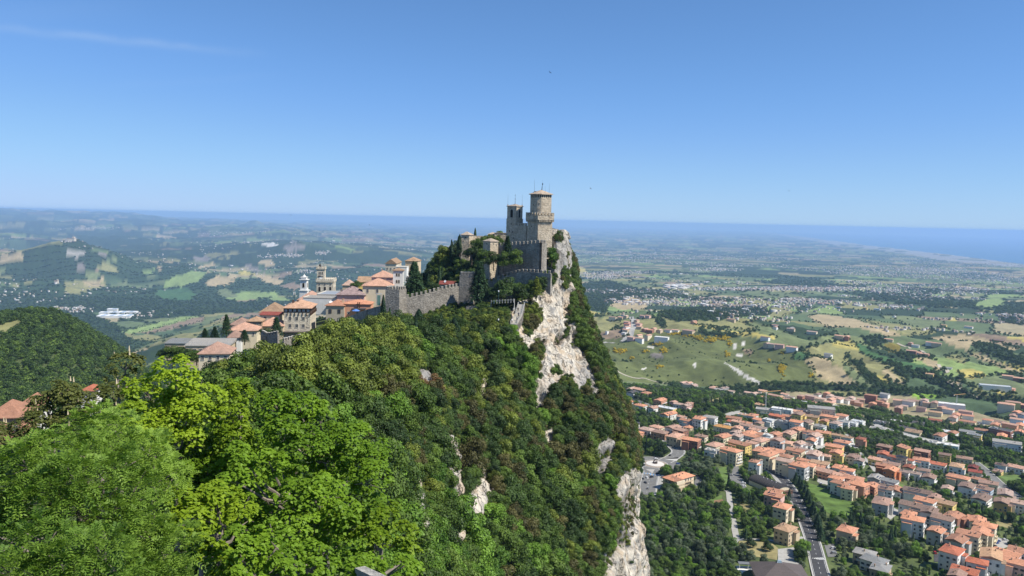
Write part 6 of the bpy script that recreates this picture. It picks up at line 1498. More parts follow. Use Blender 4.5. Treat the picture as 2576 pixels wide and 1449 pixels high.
top_tree('cedar', 'W', 600, 110, 500, 371, 'cedar inside the outer wall above its lower stretch', 9, 'cedar_tree')
top_tree('cypress', 'K', 215, 880, 1150, 400, 'dark cypress at the left corner of the castle', 2.6, 'cypress_tree')
top_tree('fir', 'K', 895, 900, 1230, 366, 'pointed conifer in front of the dark inner wall', 7)
top_tree('mid', 'K', 1010, 1080, 1330, 362, 'round green tree below the conifer at the dark inner wall', 6.5, 'broadleaf_tree')
top_tree('mid', 'K', 560, 1090, 1330, 366, 'green tree left of the short hip roofed tower base', 8, 'broadleaf_tree')
top_tree('dark', 'K', 700, 1120, 1340, 364, 'dark tree in front of the lit base of the short hip roofed tower', 7, 'broadleaf_tree')
top_tree('mid', 'K', 840, 1110, 1350, 362, 'green tree between the short tower and the dark inner wall', 6, 'broadleaf_tree')
top_tree('mid', 'K', 470, 930, 1180, 390, 'green tree below the sunlit far battlement', 8, 'broadleaf_tree')
top_tree('dark', 'K', 390, 1010, 1250, 386, 'dark tree right of the pale corner tower', 8, 'broadleaf_tree')
top_tree('bright', 'K', 1530, 1070, 1280, 374, 'fresh green tree growing on the rock right of the inner wall corner', 6.5, 'broadleaf_tree')
top_tree('mid', 'K', 1570, 850, 930, 394, 'green shrub on top of the crag right of the keep', 5, 'broadleaf_tree')
top_tree('dark', 'W', 1780, 290, 560, 352, 'dense dark tree on the slope in front of the upper outer wall', 14, 'broadleaf_tree')
top_tree('dark', 'W', 1950, 380, 560, 349, 'dense dark tree right of the middle one before the upper wall', 9, 'broadleaf_tree')
top_tree('pine', 'W', 2130, 290, 540, 347, 'pointed dark tree at the cliff edge in front of the upper wall', 7, 'pine_tree')
top_tree('dark', 'W', 1640, 380, 560, 354, 'dark tree right behind the big cedar', 9, 'broadleaf_tree')
top_tree('mid', 'W', 1450, 620, 760, 342, 'round bush below the terrace parapet', 6, 'bush')
for i, (x_, a_, b_, Yy) in enumerate([(440, 950, 1240, 262), (870, 760, 1050, 290), (1090, 800, 1120, 280), (640, 700, 960, 300), (800, 900, 1100, 275)]):
    top_tree('cypress', 'W', x_, a_, b_, Yy, ['dark cypress left of the square grey sign', 'slim cypress under the middle of the stepped wall', 'tall cypress right of the orange brown tree', 'dark cypress under the left square tower', 'cypress close behind the orange brown tree'][i], 4.2, 'cypress_tree')
o = tree('rust', np.array(Zp('W', 945, 1300, 266)), .85, 0, 'broadleaf_tree', 'orange brown tree standing among the cypresses below the stepped wall', 'tree')
# ---------------------------------------------------------------- lower town: houses
HS = []                                                     # (x, y, radius) of everything built
def ptz(tag_, x, y, lift=0.0): a = zp(tag_, x, y); return PT(a[0], a[1], 380.0, 60000.0, lift)
_wc = list('')
def house(p, L, W_, st, wall, roof, kind='gable', rzd=-40.0, label='', group=None, far=False, name='house', solar=False, cat='house', rng=None):
    rg = rng or random.Random(int(p[0] * 7 + p[1] * 13)); H = 3.25 * st + 1.0
    o = thing(name, label, cat, tuple(p), R(rzd), group)
    wm = MB(); wm.box((0, 0, H / 2 - 2.5), (L, W_, H + 5)); rise = W_ * .5 * rg.uniform(.27, .36); over = .65
    if kind == 'gable':
        for s in (-1, 1): wm.face([(s * L / 2, -W_ / 2 * s, H), (s * L / 2, W_ / 2 * s, H), (s * L / 2, 0, H + rise * .9)])
    if st >= 3 and not far:                                 # a lower wing gives the block its stepped plan
        sx_ = rg.choice((-1, 1)); wm.box((sx_ * L * .22, -W_ / 2 - 1.2, H * .42 - 2.5), (L * .42, 2.4, H * .84 + 5))
        MBr = MB(); MBr.box((sx_ * L * .22, -W_ / 2 - 1.35, H * .84 + .12), (L * .42 + .7, 3.0, .22)); MBr.build('wing_roof', MROOF[roof], o)
    wm.build('wall', MWALL[wall], o)
    ro_ = roof_on(o, L, W_, H, kind, rise, over if kind != 'flat' else 0, MROOF[roof], .22)
    if far: return o
    nch = rg.choice((1, 2, 2, 3))
    for k in range(nch):
        if kind == 'flat': MB().box((0, 0, .7), (1.6, 1.3, 1.2)).box((0, 0, 1.4), (1.9, 1.6, .15)).build('chimney', MWALL['white'], ro_, (rg.uniform(-.3, .3) * L, rg.uniform(-.3, .3) * W_, H + .2))
        else: chimney(ro_, rg.uniform(-.36, .36) * L, rg.choice((-1, 1)) * W_ * rg.uniform(.08, .3), H + rise * .55, 1.9, .75)
    wn_ = MB()
    for (cx, cyy, a, ln) in ((0, -W_ / 2, 0, L), (L / 2, 0, 90, W_), (-L / 2, 0, -90, W_), (0, W_ / 2, 180, L)):
        n = max(2, int(ln / 3.4)); ca, sa = math.cos(R(a)), math.sin(R(a))
        for f in range(st):
            for k in range(n):
                if rg.random() < .16: continue
                u = -ln / 2 + ln * (k + .5) / n; tall = rg.random() < .25
                h = 2.1 if tall else 1.35; z = 3 * f + (.25 if tall else 1.0) + h / 2
                wn_.box((cx + u * ca + .02 * sa, cyy + u * sa - .02 * ca, z), (1.15, .12, h), R(a), 0)
                if rg.random() < .6:
                    for s in (-1, 1): wn_.box((cx + (u + s * .85) * ca, cyy + (u + s * .85) * sa, z), (.5, .16, h), R(a), 1)
                else: wn_.box((cx + u * ca, cyy + u * sa, z - h / 2 - .06), (1.4, .3, .12), R(a), 2)
    wn_.build('windows', [M_GLASS, SHUT[rg.randrange(len(SHUT))], M_LIMEW], o)['kind'] = 'stuff'
    if st >= 2:
        sides = [(L / 2 + .6, 0, 90, W_), (0, -W_ / 2 - .6, 0, L)]
        bmat = M_WHITEP if wall in ('white', 'grey', 'blue') or rg.random() < .5 else MWALL[wall]
        for f in range(1, st):
            for (cx, cyy, a, ln) in sides:
                if rg.random() < .35 or (st >= 3 and a == 0): continue
                w_ = ln * rg.uniform(.4, .85); m = MB(); m.box((0, 0, 0), (w_, 1.3, .16)); m.box((0, -.6, .5), (w_, .1, .9))
                for s in (-1, 1): m.box((s * (w_ / 2 - .05), 0, .5), (.1, 1.1, .9))
                m.build('balcony', bmat, o, (cx, cyy, 3 * f), (0, 0, R(a)))
    if solar:
        s_ = MB(); al = math.atan2(rise, W_ / 2)
        for i in range(max(2, int(L * .55 / 1.7))):
            for j in range(2): s_.box((-L * .3 + i * 1.75, -W_ / 2 * (.72 - .36 * j), H + .34 + (rise) * (.28 + .36 * j)), (1.6, 1.55, .08))
        so = s_.build('solar_panels', M_SOLAR, o); so['kind'] = 'stuff'
    return o
SHUT = [mat_plain('shutter_green', (.06, .11, .07), .7, .1), mat_plain('shutter_brown', (.16, .085, .05), .7, .1), mat_plain('shutter_grey', (.35, .34, .31), .7, .1), mat_plain('shutter_tan', (.36, .27, .17), .7, .1)]
O, T_, PK, B_, DR, RD, TN, GR, WH, DG = 'orange', 'terracotta', 'pinkish', 'brown', 'dark red', 'red', 'tan', 'grey', 'white', 'dark grey'
# tag: (x, y, length, storeys, wall, roof, kind, extra)
g_, h_, f_ = 'gable', 'hip', 'flat'
TOWN = {
 'A': [(110,950,30,2,'salmon',O,h_),(70,815,15,2,'white',DG,'shed'),(310,915,20,2,'tan',PK,h_),(470,880,18,2,'tan',T_,h_),(620,965,22,2,'salmon',T_,h_),(800,890,20,3,'tan',T_,g_),(960,930,17,3,'brick',T_,g_),(870,1040,25,3,'tan',T_,h_),(1170,1115,22,3,'brick',O,g_),(1360,1045,15,2,'cream',B_,h_),
  (450,505,18,2,'white',T_,g_),(690,510,32,2,'yellow',WH,f_),(740,625,27,2,'white',O,g_,1),(985,680,13,2,'white',T_,g_),(200,460,20,2,'white',O,h_),(20,390,12,2,'white',O,g_),(1090,750,16,3,'white',O,g_),(1250,720,17,4,'white',O,h_),(1350,700,14,3,'cream',O,g_),(1510,690,20,3,'white',GR,h_),(1180,865,14,1,'tan',O,h_),
  (315,225,17,2,'salmon',O,h_),(580,360,24,2,'salmon',O,g_),(830,400,13,2,'pink',T_,g_),(935,440,14,2,'tan',PK,g_),(1070,460,15,2,'pink',PK,g_),(1140,420,11,2,'brick',T_,h_),(40,150,22,2,'tan',PK,g_),(190,160,24,2,'tan',T_,g_),(50,215,20,2,'white',DG,g_),(1040,45,16,1,'tan',T_,g_),(1160,70,18,2,'cream',PK,g_),(1610,125,14,2,'tan',T_,h_),(1740,150,22,2,'white',PK,g_),(1850,190,12,2,'white',WH,f_),
  (1890,895,34,2,'cream','ochreroof',h_),(1970,770,16,1,'tan',RD,g_),(2080,775,14,2,'tan',T_,g_),(2190,790,13,2,'tan',O,g_),(2330,655,16,2,'white',O,h_),(1970,695,24,1,'salmon',O,g_),(1850,830,9,1,'grey',GR,f_),
  (1620,1215,22,3,'cream',T_,h_),(1560,1320,15,3,'white',GR,f_),(1930,1320,23,4,'cream',O,h_),(1770,1050,22,2,'tan',O,g_),(2035,1040,17,2,'grey',PK,g_),(2260,1000,20,2,'white',O,g_),(2090,1190,26,3,'yellow',O,g_),(2330,1180,14,3,'white',T_,g_),(2380,920,14,2,'white',T_,g_)],
 'B': [(120,255,12,2,'pink',PK,g_),(235,220,15,2,'tan',PK,g_),(335,235,14,2,'white',PK,g_),(440,235,13,2,'tan',B_,g_),(480,305,15,2,'cream',O,h_),(500,185,15,2,'cream',T_,g_),(690,265,15,2,'yellow',T_,g_),(765,280,12,2,'salmon',T_,g_),(835,300,12,2,'yellow',TN,g_),(920,250,13,2,'white',T_,g_),(960,345,13,2,'cream',T_,g_),(1015,300,14,2,'tan',PK,g_),
  (1225,280,14,2,'brick',T_,h_),(1420,285,18,2,'pink',PK,g_),(1545,250,14,2,'tan',B_,g_),(1600,335,18,2,'tan',PK,g_),(1715,230,14,2,'salmon',O,g_),(1850,290,20,2,'tan',PK,g_),(1800,345,16,2,'pink',T_,g_),(1950,340,18,2,'tan',T_,g_),(2060,350,16,2,'tan',PK,g_),(2180,320,18,2,'tan',PK,g_),(2250,395,14,2,'salmon',T_,g_),(2370,350,14,2,'tan',T_,g_),
  (1275,400,17,2,'white',WH,f_),(1460,405,14,2,'cream',O,h_),(1765,400,19,2,'cream',T_,h_),(1890,485,20,2,'cream',GR,f_),(450,450,15,2,'cream',TN,g_),(610,545,38,2,'tan',GR,f_),(840,530,34,3,'white',WH,f_),(1060,560,17,2,'salmon',T_,g_),(1240,550,16,2,'white',DG,g_),(1600,520,44,5,'cream',GR,f_),(150,640,20,1,'tan',TN,f_),(325,640,14,1,'tan',O,h_),
  (800,660,22,2,'salmon',RD,g_),(970,670,17,2,'white',O,g_),(1150,625,22,4,'yellow',B_,g_),(1340,610,24,2,'tan',O,g_),(1330,680,18,2,'pink',T_,g_),(1480,680,19,3,'yellow',TN,g_),(1600,745,15,2,'yellow',O,g_),(1780,680,28,3,'cream',O,h_),(2000,655,19,3,'white',O,h_),(620,735,17,3,'white',WH,f_),(480,745,18,2,'tan',O,g_),(435,800,13,2,'tan',T_,g_),(860,770,23,3,'grey',DG,f_),(1140,780,17,4,'white',O,g_),
  (1360,785,20,3,'cream',B_,g_),(1560,850,17,2,'tan',GR,h_),(1890,800,19,3,'white',PK,h_),(2020,775,20,2,'white',GR,f_),(2170,790,18,2,'white',WH,f_),(2310,765,20,2,'white',WH,f_),(245,850,20,2,'white',T_,g_),(450,890,15,2,'white',PK,g_),(40,900,15,3,'cream',T_,g_),(70,980,15,2,'grey',PK,g_),(235,1005,20,2,'white',O,g_),(450,1015,20,2,'white',O,g_),(590,1035,11,3,'white',WH,f_),(740,1005,17,2,'salmon',O,g_),
  (1010,985,24,2,'cream',T_,g_),(1200,930,19,3,'cream',O,g_),(1310,955,12,3,'white',O,g_),(1450,970,14,2,'tan',O,g_),(1650,975,20,2,'yellow',O,g_),(1480,1035,19,3,'white',PK,g_),(1420,1125,15,2,'white',O,g_),(1950,1035,13,2,'cream',TN,g_),(2070,1060,14,2,'white',TN,g_),(540,1135,24,3,'cream',T_,h_),(755,1115,17,4,'grey',T_,g_),(940,1175,15,3,'cream',T_,h_),(1190,1190,15,3,'white',PK,g_),(1340,1210,13,2,'white',PK,g_),(2010,1160,20,3,'white',O,h_),(1870,1255,21,4,'yellow',O,g_),(1880,1345,17,3,'yellow',O,g_),(2365,1100,14,3,'salmon',RD,h_),(1230,1290,16,2,'white',PK,g_)],
 'D': [(470,105,23,3,'tan',O,h_),(610,185,27,4,'cream',O,h_),(870,130,22,2,'tan',O,g_),(1090,110,20,3,'cream',O,g_),(930,220,17,2,'cream',O,h_),(1390,165,22,3,'white',PK,g_),(1700,210,14,2,'tan',T_,h_),(1270,295,13,2,'cream',O,g_),(970,330,18,4,'cream',PK,g_),(1140,385,19,4,'grey',O,h_),(1370,390,22,3,'cream',O,h_),(1590,345,20,2,'white',TN,g_),(1960,430,17,2,'white',O,h_),(2110,485,15,3,'white',O,h_),(1600,450,15,2,'salmon',O,g_),(1780,515,19,2,'salmon',T_,g_),(1930,555,16,2,'cream',T_,g_),(1900,640,15,3,'white',O,h_),(2010,740,17,3,'white',O,h_),(2110,815,15,3,'cream',O,h_),(2300,700,20,3,'salmon',O,h_),(2100,595,15,2,'tan',T_,g_),(2220,230,18,2,'white',B_,g_),(340,330,12,4,'tan',O,h_),(2340,300,13,2,'white',PK,g_)],
 'E': [(500,25,18,3,'brick',B_,h_),(790,50,16,4,'yellow',O,'shed'),(1065,100,18,4,'brick',T_,g_),(1400,150,15,3,'yellow',B_,g_),(1690,200,20,2,'tan',B_,h_),(510,145,16,3,'white',RD,g_),(610,175,13,3,'white',RD,h_),(430,230,18,2,'yellow',T_,g_),(570,275,18,2,'tan',T_,g_),(495,310,17,3,'orange',O,g_),(600,375,17,3,'orange',O,g_),(760,195,12,4,'cream',DG,g_,1),(865,230,12,3,'white',RD,g_),(1050,225,19,3,'white',O,h_),(890,340,15,2,'tan',RD,g_),(1310,290,20,2,'white',RD,g_),(1560,310,21,3,'white',TN,h_),(1060,375,15,2,'tan',B_,h_),(815,405,13,2,'white',PK,g_),(940,425,12,2,'white',PK,g_),(1165,480,17,2,'tan',B_,g_),(1820,335,14,2,'brick',DR,g_),(1850,400,15,2,'tan',DR,g_),(1600,485,24,3,'cream',O,h_),(1905,515,14,2,'cream',O,g_),(2050,570,20,3,'cream',T_,g_),(1740,620,20,3,'white',B_,g_),(2000,660,18,3,'blue',B_,g_,1),(2260,720,23,3,'yellow',PK,g_),(1440,650,14,2,'white',PK,g_),(1950,790,24,2,'tan',B_,g_),(2250,850,17,3,'ochre',B_,g_),(2480,860,22,3,'white',PK,h_),(2270,305,14,2,'white',B_,g_,1),(2440,330,20,2,'tan',T_,g_),(2190,390,13,1,'yellow',T_,h_),
  (110,545,21,3,'salmon',O,h_),(280,600,15,2,'salmon',O,g_),(370,490,18,2,'grey',GR,g_,1),(560,560,16,3,'white',GR,g_),(415,600,12,2,'white',B_,g_),(520,655,14,3,'white',B_,g_,1),(670,660,18,2,'tan',O,g_),(960,685,27,3,'tan',B_,g_,1),(460,845,25,3,'grey',T_,h_),(930,905,24,3,'white',B_,g_),(1110,830,19,3,'white',O,g_),(1260,790,14,3,'tan',T_,g_),(1380,855,19,3,'yellow',TN,g_),(870,1030,15,3,'cream',O,h_),(930,1110,19,4,'white',O,h_),(1200,1010,18,4,'white',B_,g_),(1340,1085,18,4,'white',B_,g_),(1530,1060,18,3,'brick',O,g_),(1700,1085,13,2,'tan',O,g_),(1890,1130,17,3,'cream',O,g_),(2000,1205,18,4,'cream',O,h_),(1810,1090,12,2,'tan',O,g_)],
 'F': [(720,297,15,3,'grey',O,g_),(895,372,18,3,'grey',O,g_),(990,325,18,4,'cream',O,g_),(1090,310,18,4,'cream',O,g_),(890,478,19,4,'white',RD,h_),(1022,550,15,3,'white',RD,h_),(1180,505,22,4,'white',TN,g_),(1310,490,19,3,'pink',O,g_),(1380,560,17,3,'pink',O,g_),(1430,470,18,3,'white',O,g_),(955,635,18,2,'salmon',RD,g_),(900,665,14,2,'tan',T_,g_),(130,490,16,2,'tan',GR,h_),(200,545,18,2,'tan',GR,h_),(240,590,16,2,'tan',GR,h_)],
 'V': [(1310,1095,17,3,'tan',TN,h_)],
 'Z': [(385,1105,17,3,'tan',O,h_)],
 'S': [(690,285,15,2,'cream',O,g_),(690,345,17,3,'pink',O,g_,1),(800,505,16,4,'tan',O,h_)],
 'C': [(455,200,22,4,'brick',O,h_),(870,270,22,2,'tan',T_,g_),(960,280,20,2,'tan',PK,g_),(1050,270,20,2,'tan',T_,g_),(840,370,20,3,'brick',T_,g_),(920,345,12,2,'cream',PK,g_),(1155,370,16,2,'pink',B_,g_),(1200,265,18,2,'white',PK,g_),(1320,300,20,2,'cream',T_,g_),(1250,300,12,2,'tan',T_,g_),(1440,365,18,2,'tan',T_,g_),(1350,430,22,2,'cream',TN,h_),(1530,390,18,2,'white',T_,g_),(1640,465,20,2,'tan',O,g_),(1770,420,22,2,'pink',T_,g_),(1600,500,20,2,'grey',T_,g_),(1800,480,18,2,'white',O,g_),(1350,540,18,2,'salmon',RD,g_),(1610,590,20,2,'white',TN,h_),(1790,560,24,2,'cream',O,g_),(1575,320,44,3,'white',WH,f_),(1415,750,26,2,'white',O,g_),(1590,715,18,2,'white',O,g_),(1470,690,20,1,'tan',WH,g_),(1790,700,24,2,'tan',GR,g_),(1890,745,22,3,'yellow',GR,f_),(2000,680,24,2,'white',O,g_),(2260,680,36,4,'brick',DG,f_),(2270,750,26,2,'tan',O,g_),(2340,850,40,4,'tan',GR,g_),(2180,600,20,2,'tan',O,g_),(2080,540,16,2,'tan',O,h_),(2390,600,22,3,'salmon',T_,g_),(2480,530,20,3,'blue',T_,g_),(2430,480,20,3,'tan',T_,g_),(2210,560,24,1,'tan',B_,g_),(2520,610,20,3,'cream',O,g_),(2510,700,18,3,'cream',O,g_),(2480,430,18,2,'tan',O,g_),(2545,460,16,3,'blue',PK,g_),(2330,320,28,4,'cream',T_,h_),(2450,300,26,4,'yellow',T_,h_),(2550,330,20,3,'brick',T_,g_),
  (730,545,36,1,'grey',WH,f_),(880,580,34,1,'white',GR,f_),(600,570,24,1,'grey',DG,f_),(950,650,26,1,'white',DG,g_),(1110,590,20,1,'white',DG,'shed'),(1040,700,24,1,'tan',TN,'shed'),(550,655,24,1,'white',GR,f_),(680,470,34,1,'white',WH,f_),(1360,590,18,1,'tan',PK,g_),(270,490,22,1,'salmon',T_,g_),(590,290,15,2,'salmon',O,g_),(640,310,14,2,'salmon',T_,g_),(640,260,15,2,'tan',PK,g_),(60,245,20,2,'tan',PK,g_),(200,280,18,2,'salmon',T_,g_),(480,310,16,2,'salmon',O,g_),(650,180,16,2,'white',GR,g_),(1470,870,34,1,'blue',WH,f_),(1340,850,16,1,'grey',GR,f_)],
}
ZT['Z'] = (3132, 1500, 1.8867)
MROOF['ochreroof'] = mat_tile('roof_tiles_ochre', (0.50, 0.27, 0.10), .15)
def zone_of(px, py, d):
    fx, fy = px / Q, py / Q
    if d > 1420: return 'out in the fields'
    if fy > 2090: return 'at the bottom right corner' if fx > 3700 else 'by the bottom edge'
    if fx < 2720: return 'around the roundabout' if fy > 1665 else 'behind the cliff'
    if fy < 1590: return 'on the town far edge' if fx < 3480 else 'in the far right quarter'
    if fx > 3740: return 'beyond the long pale road' if fy < 1800 else 'in the right hand rows'
    if fy < 1700: return 'in the dense town middle' if fx < 3420 else 'beside the long pale road'
    if fx < 3160: return 'beside the main road' if fy > 1760 else 'in rows near the roundabout'
    if fy < 1830: return 'above the steep lane'
    return 'above the green meadow' if fx < 3560 else 'above the bottom right wood'
stw = {1: 'single storey', 2: 'two storey', 3: 'three storey', 4: 'tall four storey', 5: 'big five storey'}
rows = []
for tg, lst in TOWN.items():
    for e in lst:
        x, y, L, st, wall, roof, kind = e[:7]; sol = len(e) > 7
        p = ptz(tg, x, y, 3.0 * st + 1.3)
        rows.append((p, L, st, {'tan': ('cream', 'white', 'tan')[int(x + y) % 3]}.get(wall, wall), roof, kind, sol))
FARM = {'G': [(515,600,26,3,'cream',T_),(590,600,18,2,'tan',T_),(640,588,16,2,'tan',PK),(650,645,18,2,'pink',T_),(652,668,18,2,'pink',RD),(645,692,18,2,'white',T_),(640,718,18,2,'tan',T_),(625,748,16,2,'white',WH),(742,630,16,2,'tan',T_),(762,660,18,2,'pink',T_),(770,690,18,2,'tan',T_),(690,790,20,2,'pink',PK),(762,772,20,3,'cream',T_),(770,802,20,3,'white',T_),(822,712,18,2,'brick',T_),(870,722,18,2,'brick',O),(905,708,18,2,'tan',T_),(850,772,22,3,'cream',T_),(960,722,18,2,'tan',PK),(980,790,36,3,'white',WH),(1040,722,18,2,'white',B_),(1110,722,20,2,'white',T_),(1235,727,32,3,'tan',T_),(250,592,20,2,'white',GR),(292,586,18,2,'salmon',T_),(800,585,18,2,'pink',T_),(850,585,16,2,'pink',T_),(1285,640,18,2,'salmon',T_),(1640,620,26,2,'tan',T_),(1965,790,22,2,'white',B_),(2060,685,18,2,'white',T_),(2210,705,22,2,'tan',GR),(930,458,26,2,'white',GR),(1112,440,30,2,'tan',T_),(1810,490,50,2,'tan',GR),(2100,862,22,2,'pink',T_),(2218,885,26,3,'white',T_),(1985,850,18,2,'tan',PK),(2025,855,16,2,'cream',PK),(1190,1222,15,2,'cream',PK),(1225,1228,15,2,'white',T_),(1262,1243,15,2,'cream',PK),(1285,1250,12,2,'white',PK),(1490,1272,18,2,'tan',T_),(1540,1285,17,2,'grey',GR),(1580,1292,14,2,'white',GR),(1620,1302,14,2,'cream',PK),(460,735,8,2,'white',WH)],
 'H': [(50,682,18,2,'white',T_),(200,708,24,2,'tan',PK),(400,738,30,2,'cream',PK),(662,777,28,2,'tan',T_),(735,783,22,2,'brick',T_),(555,952,18,2,'white',GR),(1130,810,24,2,'cream',T_),(1345,848,20,2,'salmon',T_),(1375,862,20,2,'white',GR),(1530,840,26,2,'white',T_),(1585,848,26,2,'tan',T_),(1345,920,24,2,'brick',T_),(1400,935,22,2,'white',T_),(1460,948,24,2,'salmon',T_),(1520,1140,16,2,'yellow',TN),(1690,1080,18,1,'white',GR),(2140,1250,60,2,'white',WH),(2260,1158,22,2,'tan',T_),(2370,1180,24,2,'brick',T_),(480,467,26,2,'salmon',T_),(545,470,26,2,'tan',T_),(650,500,26,2,'white',B_),(1020,520,30,2,'white',WH),(905,510,18,3,'yellow',TN),(1180,590,20,2,'white',GR),(1890,690,30,2,'white',PK),(1655,675,20,2,'yellow',TN),(2160,818,40,1,'brick',B_),(2280,1275,20,1,'salmon',T_)]}
for tg, lst in FARM.items():
    for (x, y, L, st, wall, roof) in lst:
        a = zp(tg, x, y); rows.append((PT(a[0], a[1], 1400.0, 60000.0, 3.0 * st + 1.5), L, st, wall, roof, 'flat' if roof == WH else 'gable', False))
# keep blocks from standing in one another: nudge apart
XY = np.array([[r[0][0], r[0][1]] for r in rows]); RD_ = np.array([min(r[1], 22) * .44 for r in rows])
for it in range(30):
    d = XY[:, None] - XY[None]; ds = np.hypot(d[..., 0], d[..., 1]) + np.eye(len(XY)) * 1e6; mn = RD_[:, None] + RD_[None]
    push = np.clip(mn - ds, 0, 3) / (ds + 1e-6); XY += (d * push[..., None]).sum(1) * .18
meta = []
for i, r in enumerate(rows):
    p = np.array([XY[i, 0], XY[i, 1], hz(XY[i, 0], XY[i, 1])]); px, py = project(p); d = math.hypot(p[0], p[1])
    L = r[1] * (.80 if d < 1420 else 1.0); W_ = min(L * .76, 12.0) if L < 28 else min(L * .5, 18)
    if L < 14: W_ = L * .8
    meta.append((p, float(px), float(py), d, zone_of(px, py, d), L, W_))
from collections import defaultdict
def rname(r): return {'ochreroof': 'ochre', 'pinkish': 'pinkish brown', 'tan': 'pale tan'}.get(r, r)
def wname(w): return {'tan': 'beige', 'blue': 'pale blue'}.get(w, w)
HLAB = order_labels([(i, f"{wname(r[3])} house, {'flat ' if r[5] == 'flat' else ''}{rname(r[4])} roof, {meta[i][4]}", meta[i][1], meta[i][2]) for i, r in enumerate(rows)])
rgh = random.Random(11)
for i, r in enumerate(rows):
    p, px, py, d, z, L, W_ = meta[i]
    rot = -40 + rgh.uniform(-9, 9) + (90 if (rgh.random() < .42 and L < 24) else 0)
    if r[5] == 'flat' and L > 30: rot = -22 + rgh.uniform(-4, 4)
    lb = HLAB[i]
    house(p, L, W_, r[2], r[3], r[4], r[5], rot, lb, 'houses ' + z, far=d > 1420, solar=r[6], rng=random.Random(i + 50))
    HS.append((p[0], p[1], max(L, W_) * .5 + 2.5))
# --- landmark buildings of the lower town
p = ptz('S', 640, 330, 5.0); vh = thing('vaulted_hall', 'dark barrel roofed sports hall with pale arched gable beside the main road', 'hall', tuple(ptz('S', 625, 175, 6)), R(-62))
m = MB(); n = 14; wv = 8.0; lv = 17.0; arc = [(wv * math.cos(math.pi * i / n), 4.2 + 4.0 * math.sin(math.pi * i / n)) for i in range(n + 1)]
for i in range(n): a, b = arc[i], arc[i + 1]; m.face([(-lv - .8, a[0] * 1.04, a[1]), (lv + .8, a[0] * 1.04, a[1]), (lv + .8, b[0] * 1.04, b[1] + .1), (-lv - .8, b[0] * 1.04, b[1] + .1)])
m.build('roof', mat_plain('dark_membrane', (.055, .05, .048), .8, .2), vh); m = MB(); m.box((0, 0, 1), (lv * 2, wv * 2 - .2, 6.4)); 
for s in (-1, 1): m.face([(s * lv, s * y, z) for (y, z) in arc])
m.build('wall', MWALL['cream'], vh); m = MB()
for k in range(4): m.lathe([(.35, 0), (.4, .35), (.2, .6)], 8, (-8 + 5 * k, .5, 8.2))
m.build('roof_vents', M_WHITEP, vh)['kind'] = 'stuff'; MB().box((lv + 1.6, 0, 4.0), (3.2, wv * 2, .25)).box((lv + 1.5, 0, 2), (2.6, wv * 1.9, 4)).build('porch', mat_plain('dark_brown_trim', (.13, .08, .06), .8, .2), vh)
HS.append((vh.location.x, vh.location.y, 20))
pb = thing('pavilion', 'large dark brown pyramid roofed pavilion with glazed skylight at the bottom edge', 'hall', tuple(ptz('S', 775, 1385, 7)), R(-6)); mt_ = NT('dark_shingle'); cc_ = mt_.coord(); bk_ = mt_.node('ShaderNodeTexBrick', ins={'Vector': cc_, 'Scale': 1.0, 'Mortar Size': .03, 'Brick Width': 4.2, 'Row Height': 2.4, 'Color1': (.10, .085, .08, 1), 'Color2': (.115, .095, .09, 1), 'Mortar': (.03, .025, .025, 1)}); mt_.base(bk_.outputs['Color'])
MB().box((0, 0, 1), (29, 27, 9)).build('wall', MWALL['tan'], pb); m = MB(); q_ = [(-16.5, -15.5), (16.5, -15.5), (16.5, 15.5), (-16.5, 15.5)]; m.prism(q_, 5.2, 5.5, top=False); t_ = [(-1.6, 3.2), (1.6, 3.2), (1.6, 5.2), (-1.6, 5.2)]
for i in range(4): j = (i + 1) % 4; m.face([(q_[i][0], q_[i][1], 5.5), (q_[j][0], q_[j][1], 5.5), (t_[j][0], t_[j][1], 11.0), (t_[i][0], t_[i][1], 11.0)])
m.build('roof', mt_.mat, pb); m = MB(); m.frustum(t_, 10.9, [(-1.1, 3.6), (1.1, 3.6), (1.1, 4.8), (-1.1, 4.8)], 12.2); sky_ = m.build('skylight', mat_plain('skylight_glass', (.25, .34, .40), .15, .1), pb); m = MB()
for a, b in zip(t_, [(-1.1, 3.6), (1.1, 3.6), (1.1, 4.8), (-1.1, 4.8)]): m.cyl((a[0], a[1], 10.95), (b[0], b[1], 12.25), .1, n=4)
m.build('frame', M_WHITEP, sky_)
HS.append((pb.location.x, pb.location.y, 22))
tr = thing('terrace_pavilion', 'white terrace with flat grey canopy and parasol left of the dark pyramid roof', 'terrace', tuple(ptz('S', 340, 1330, 2)), R(-4)); MB().box((0, 0, -1.6), (14, 12, 3.2)).build('terrace', MWALL['white'], tr); MB().box((0, 3.4, 3.2), (12, 4, .35)).build('canopy', mat_plain('grey_canopy', (.16, .17, .18), .7, .1), tr); m = MB()
for x_ in (-5.5, 0, 5.5): m.box((x_, 1.6, 1.6), (.3, .3, 3.2))
m.build('post', M_WHITEP, tr); MB().cyl((3.5, -1, 0), (3.5, -1, 2.5), .06, n=5).lathe([(2.3, 2.4), (1.3, 2.9), (.1, 3.2)], 8, (3.5, -1, 0)).build('parasol', M_WHITEP, tr); HS.append((tr.location.x, tr.location.y, 9))
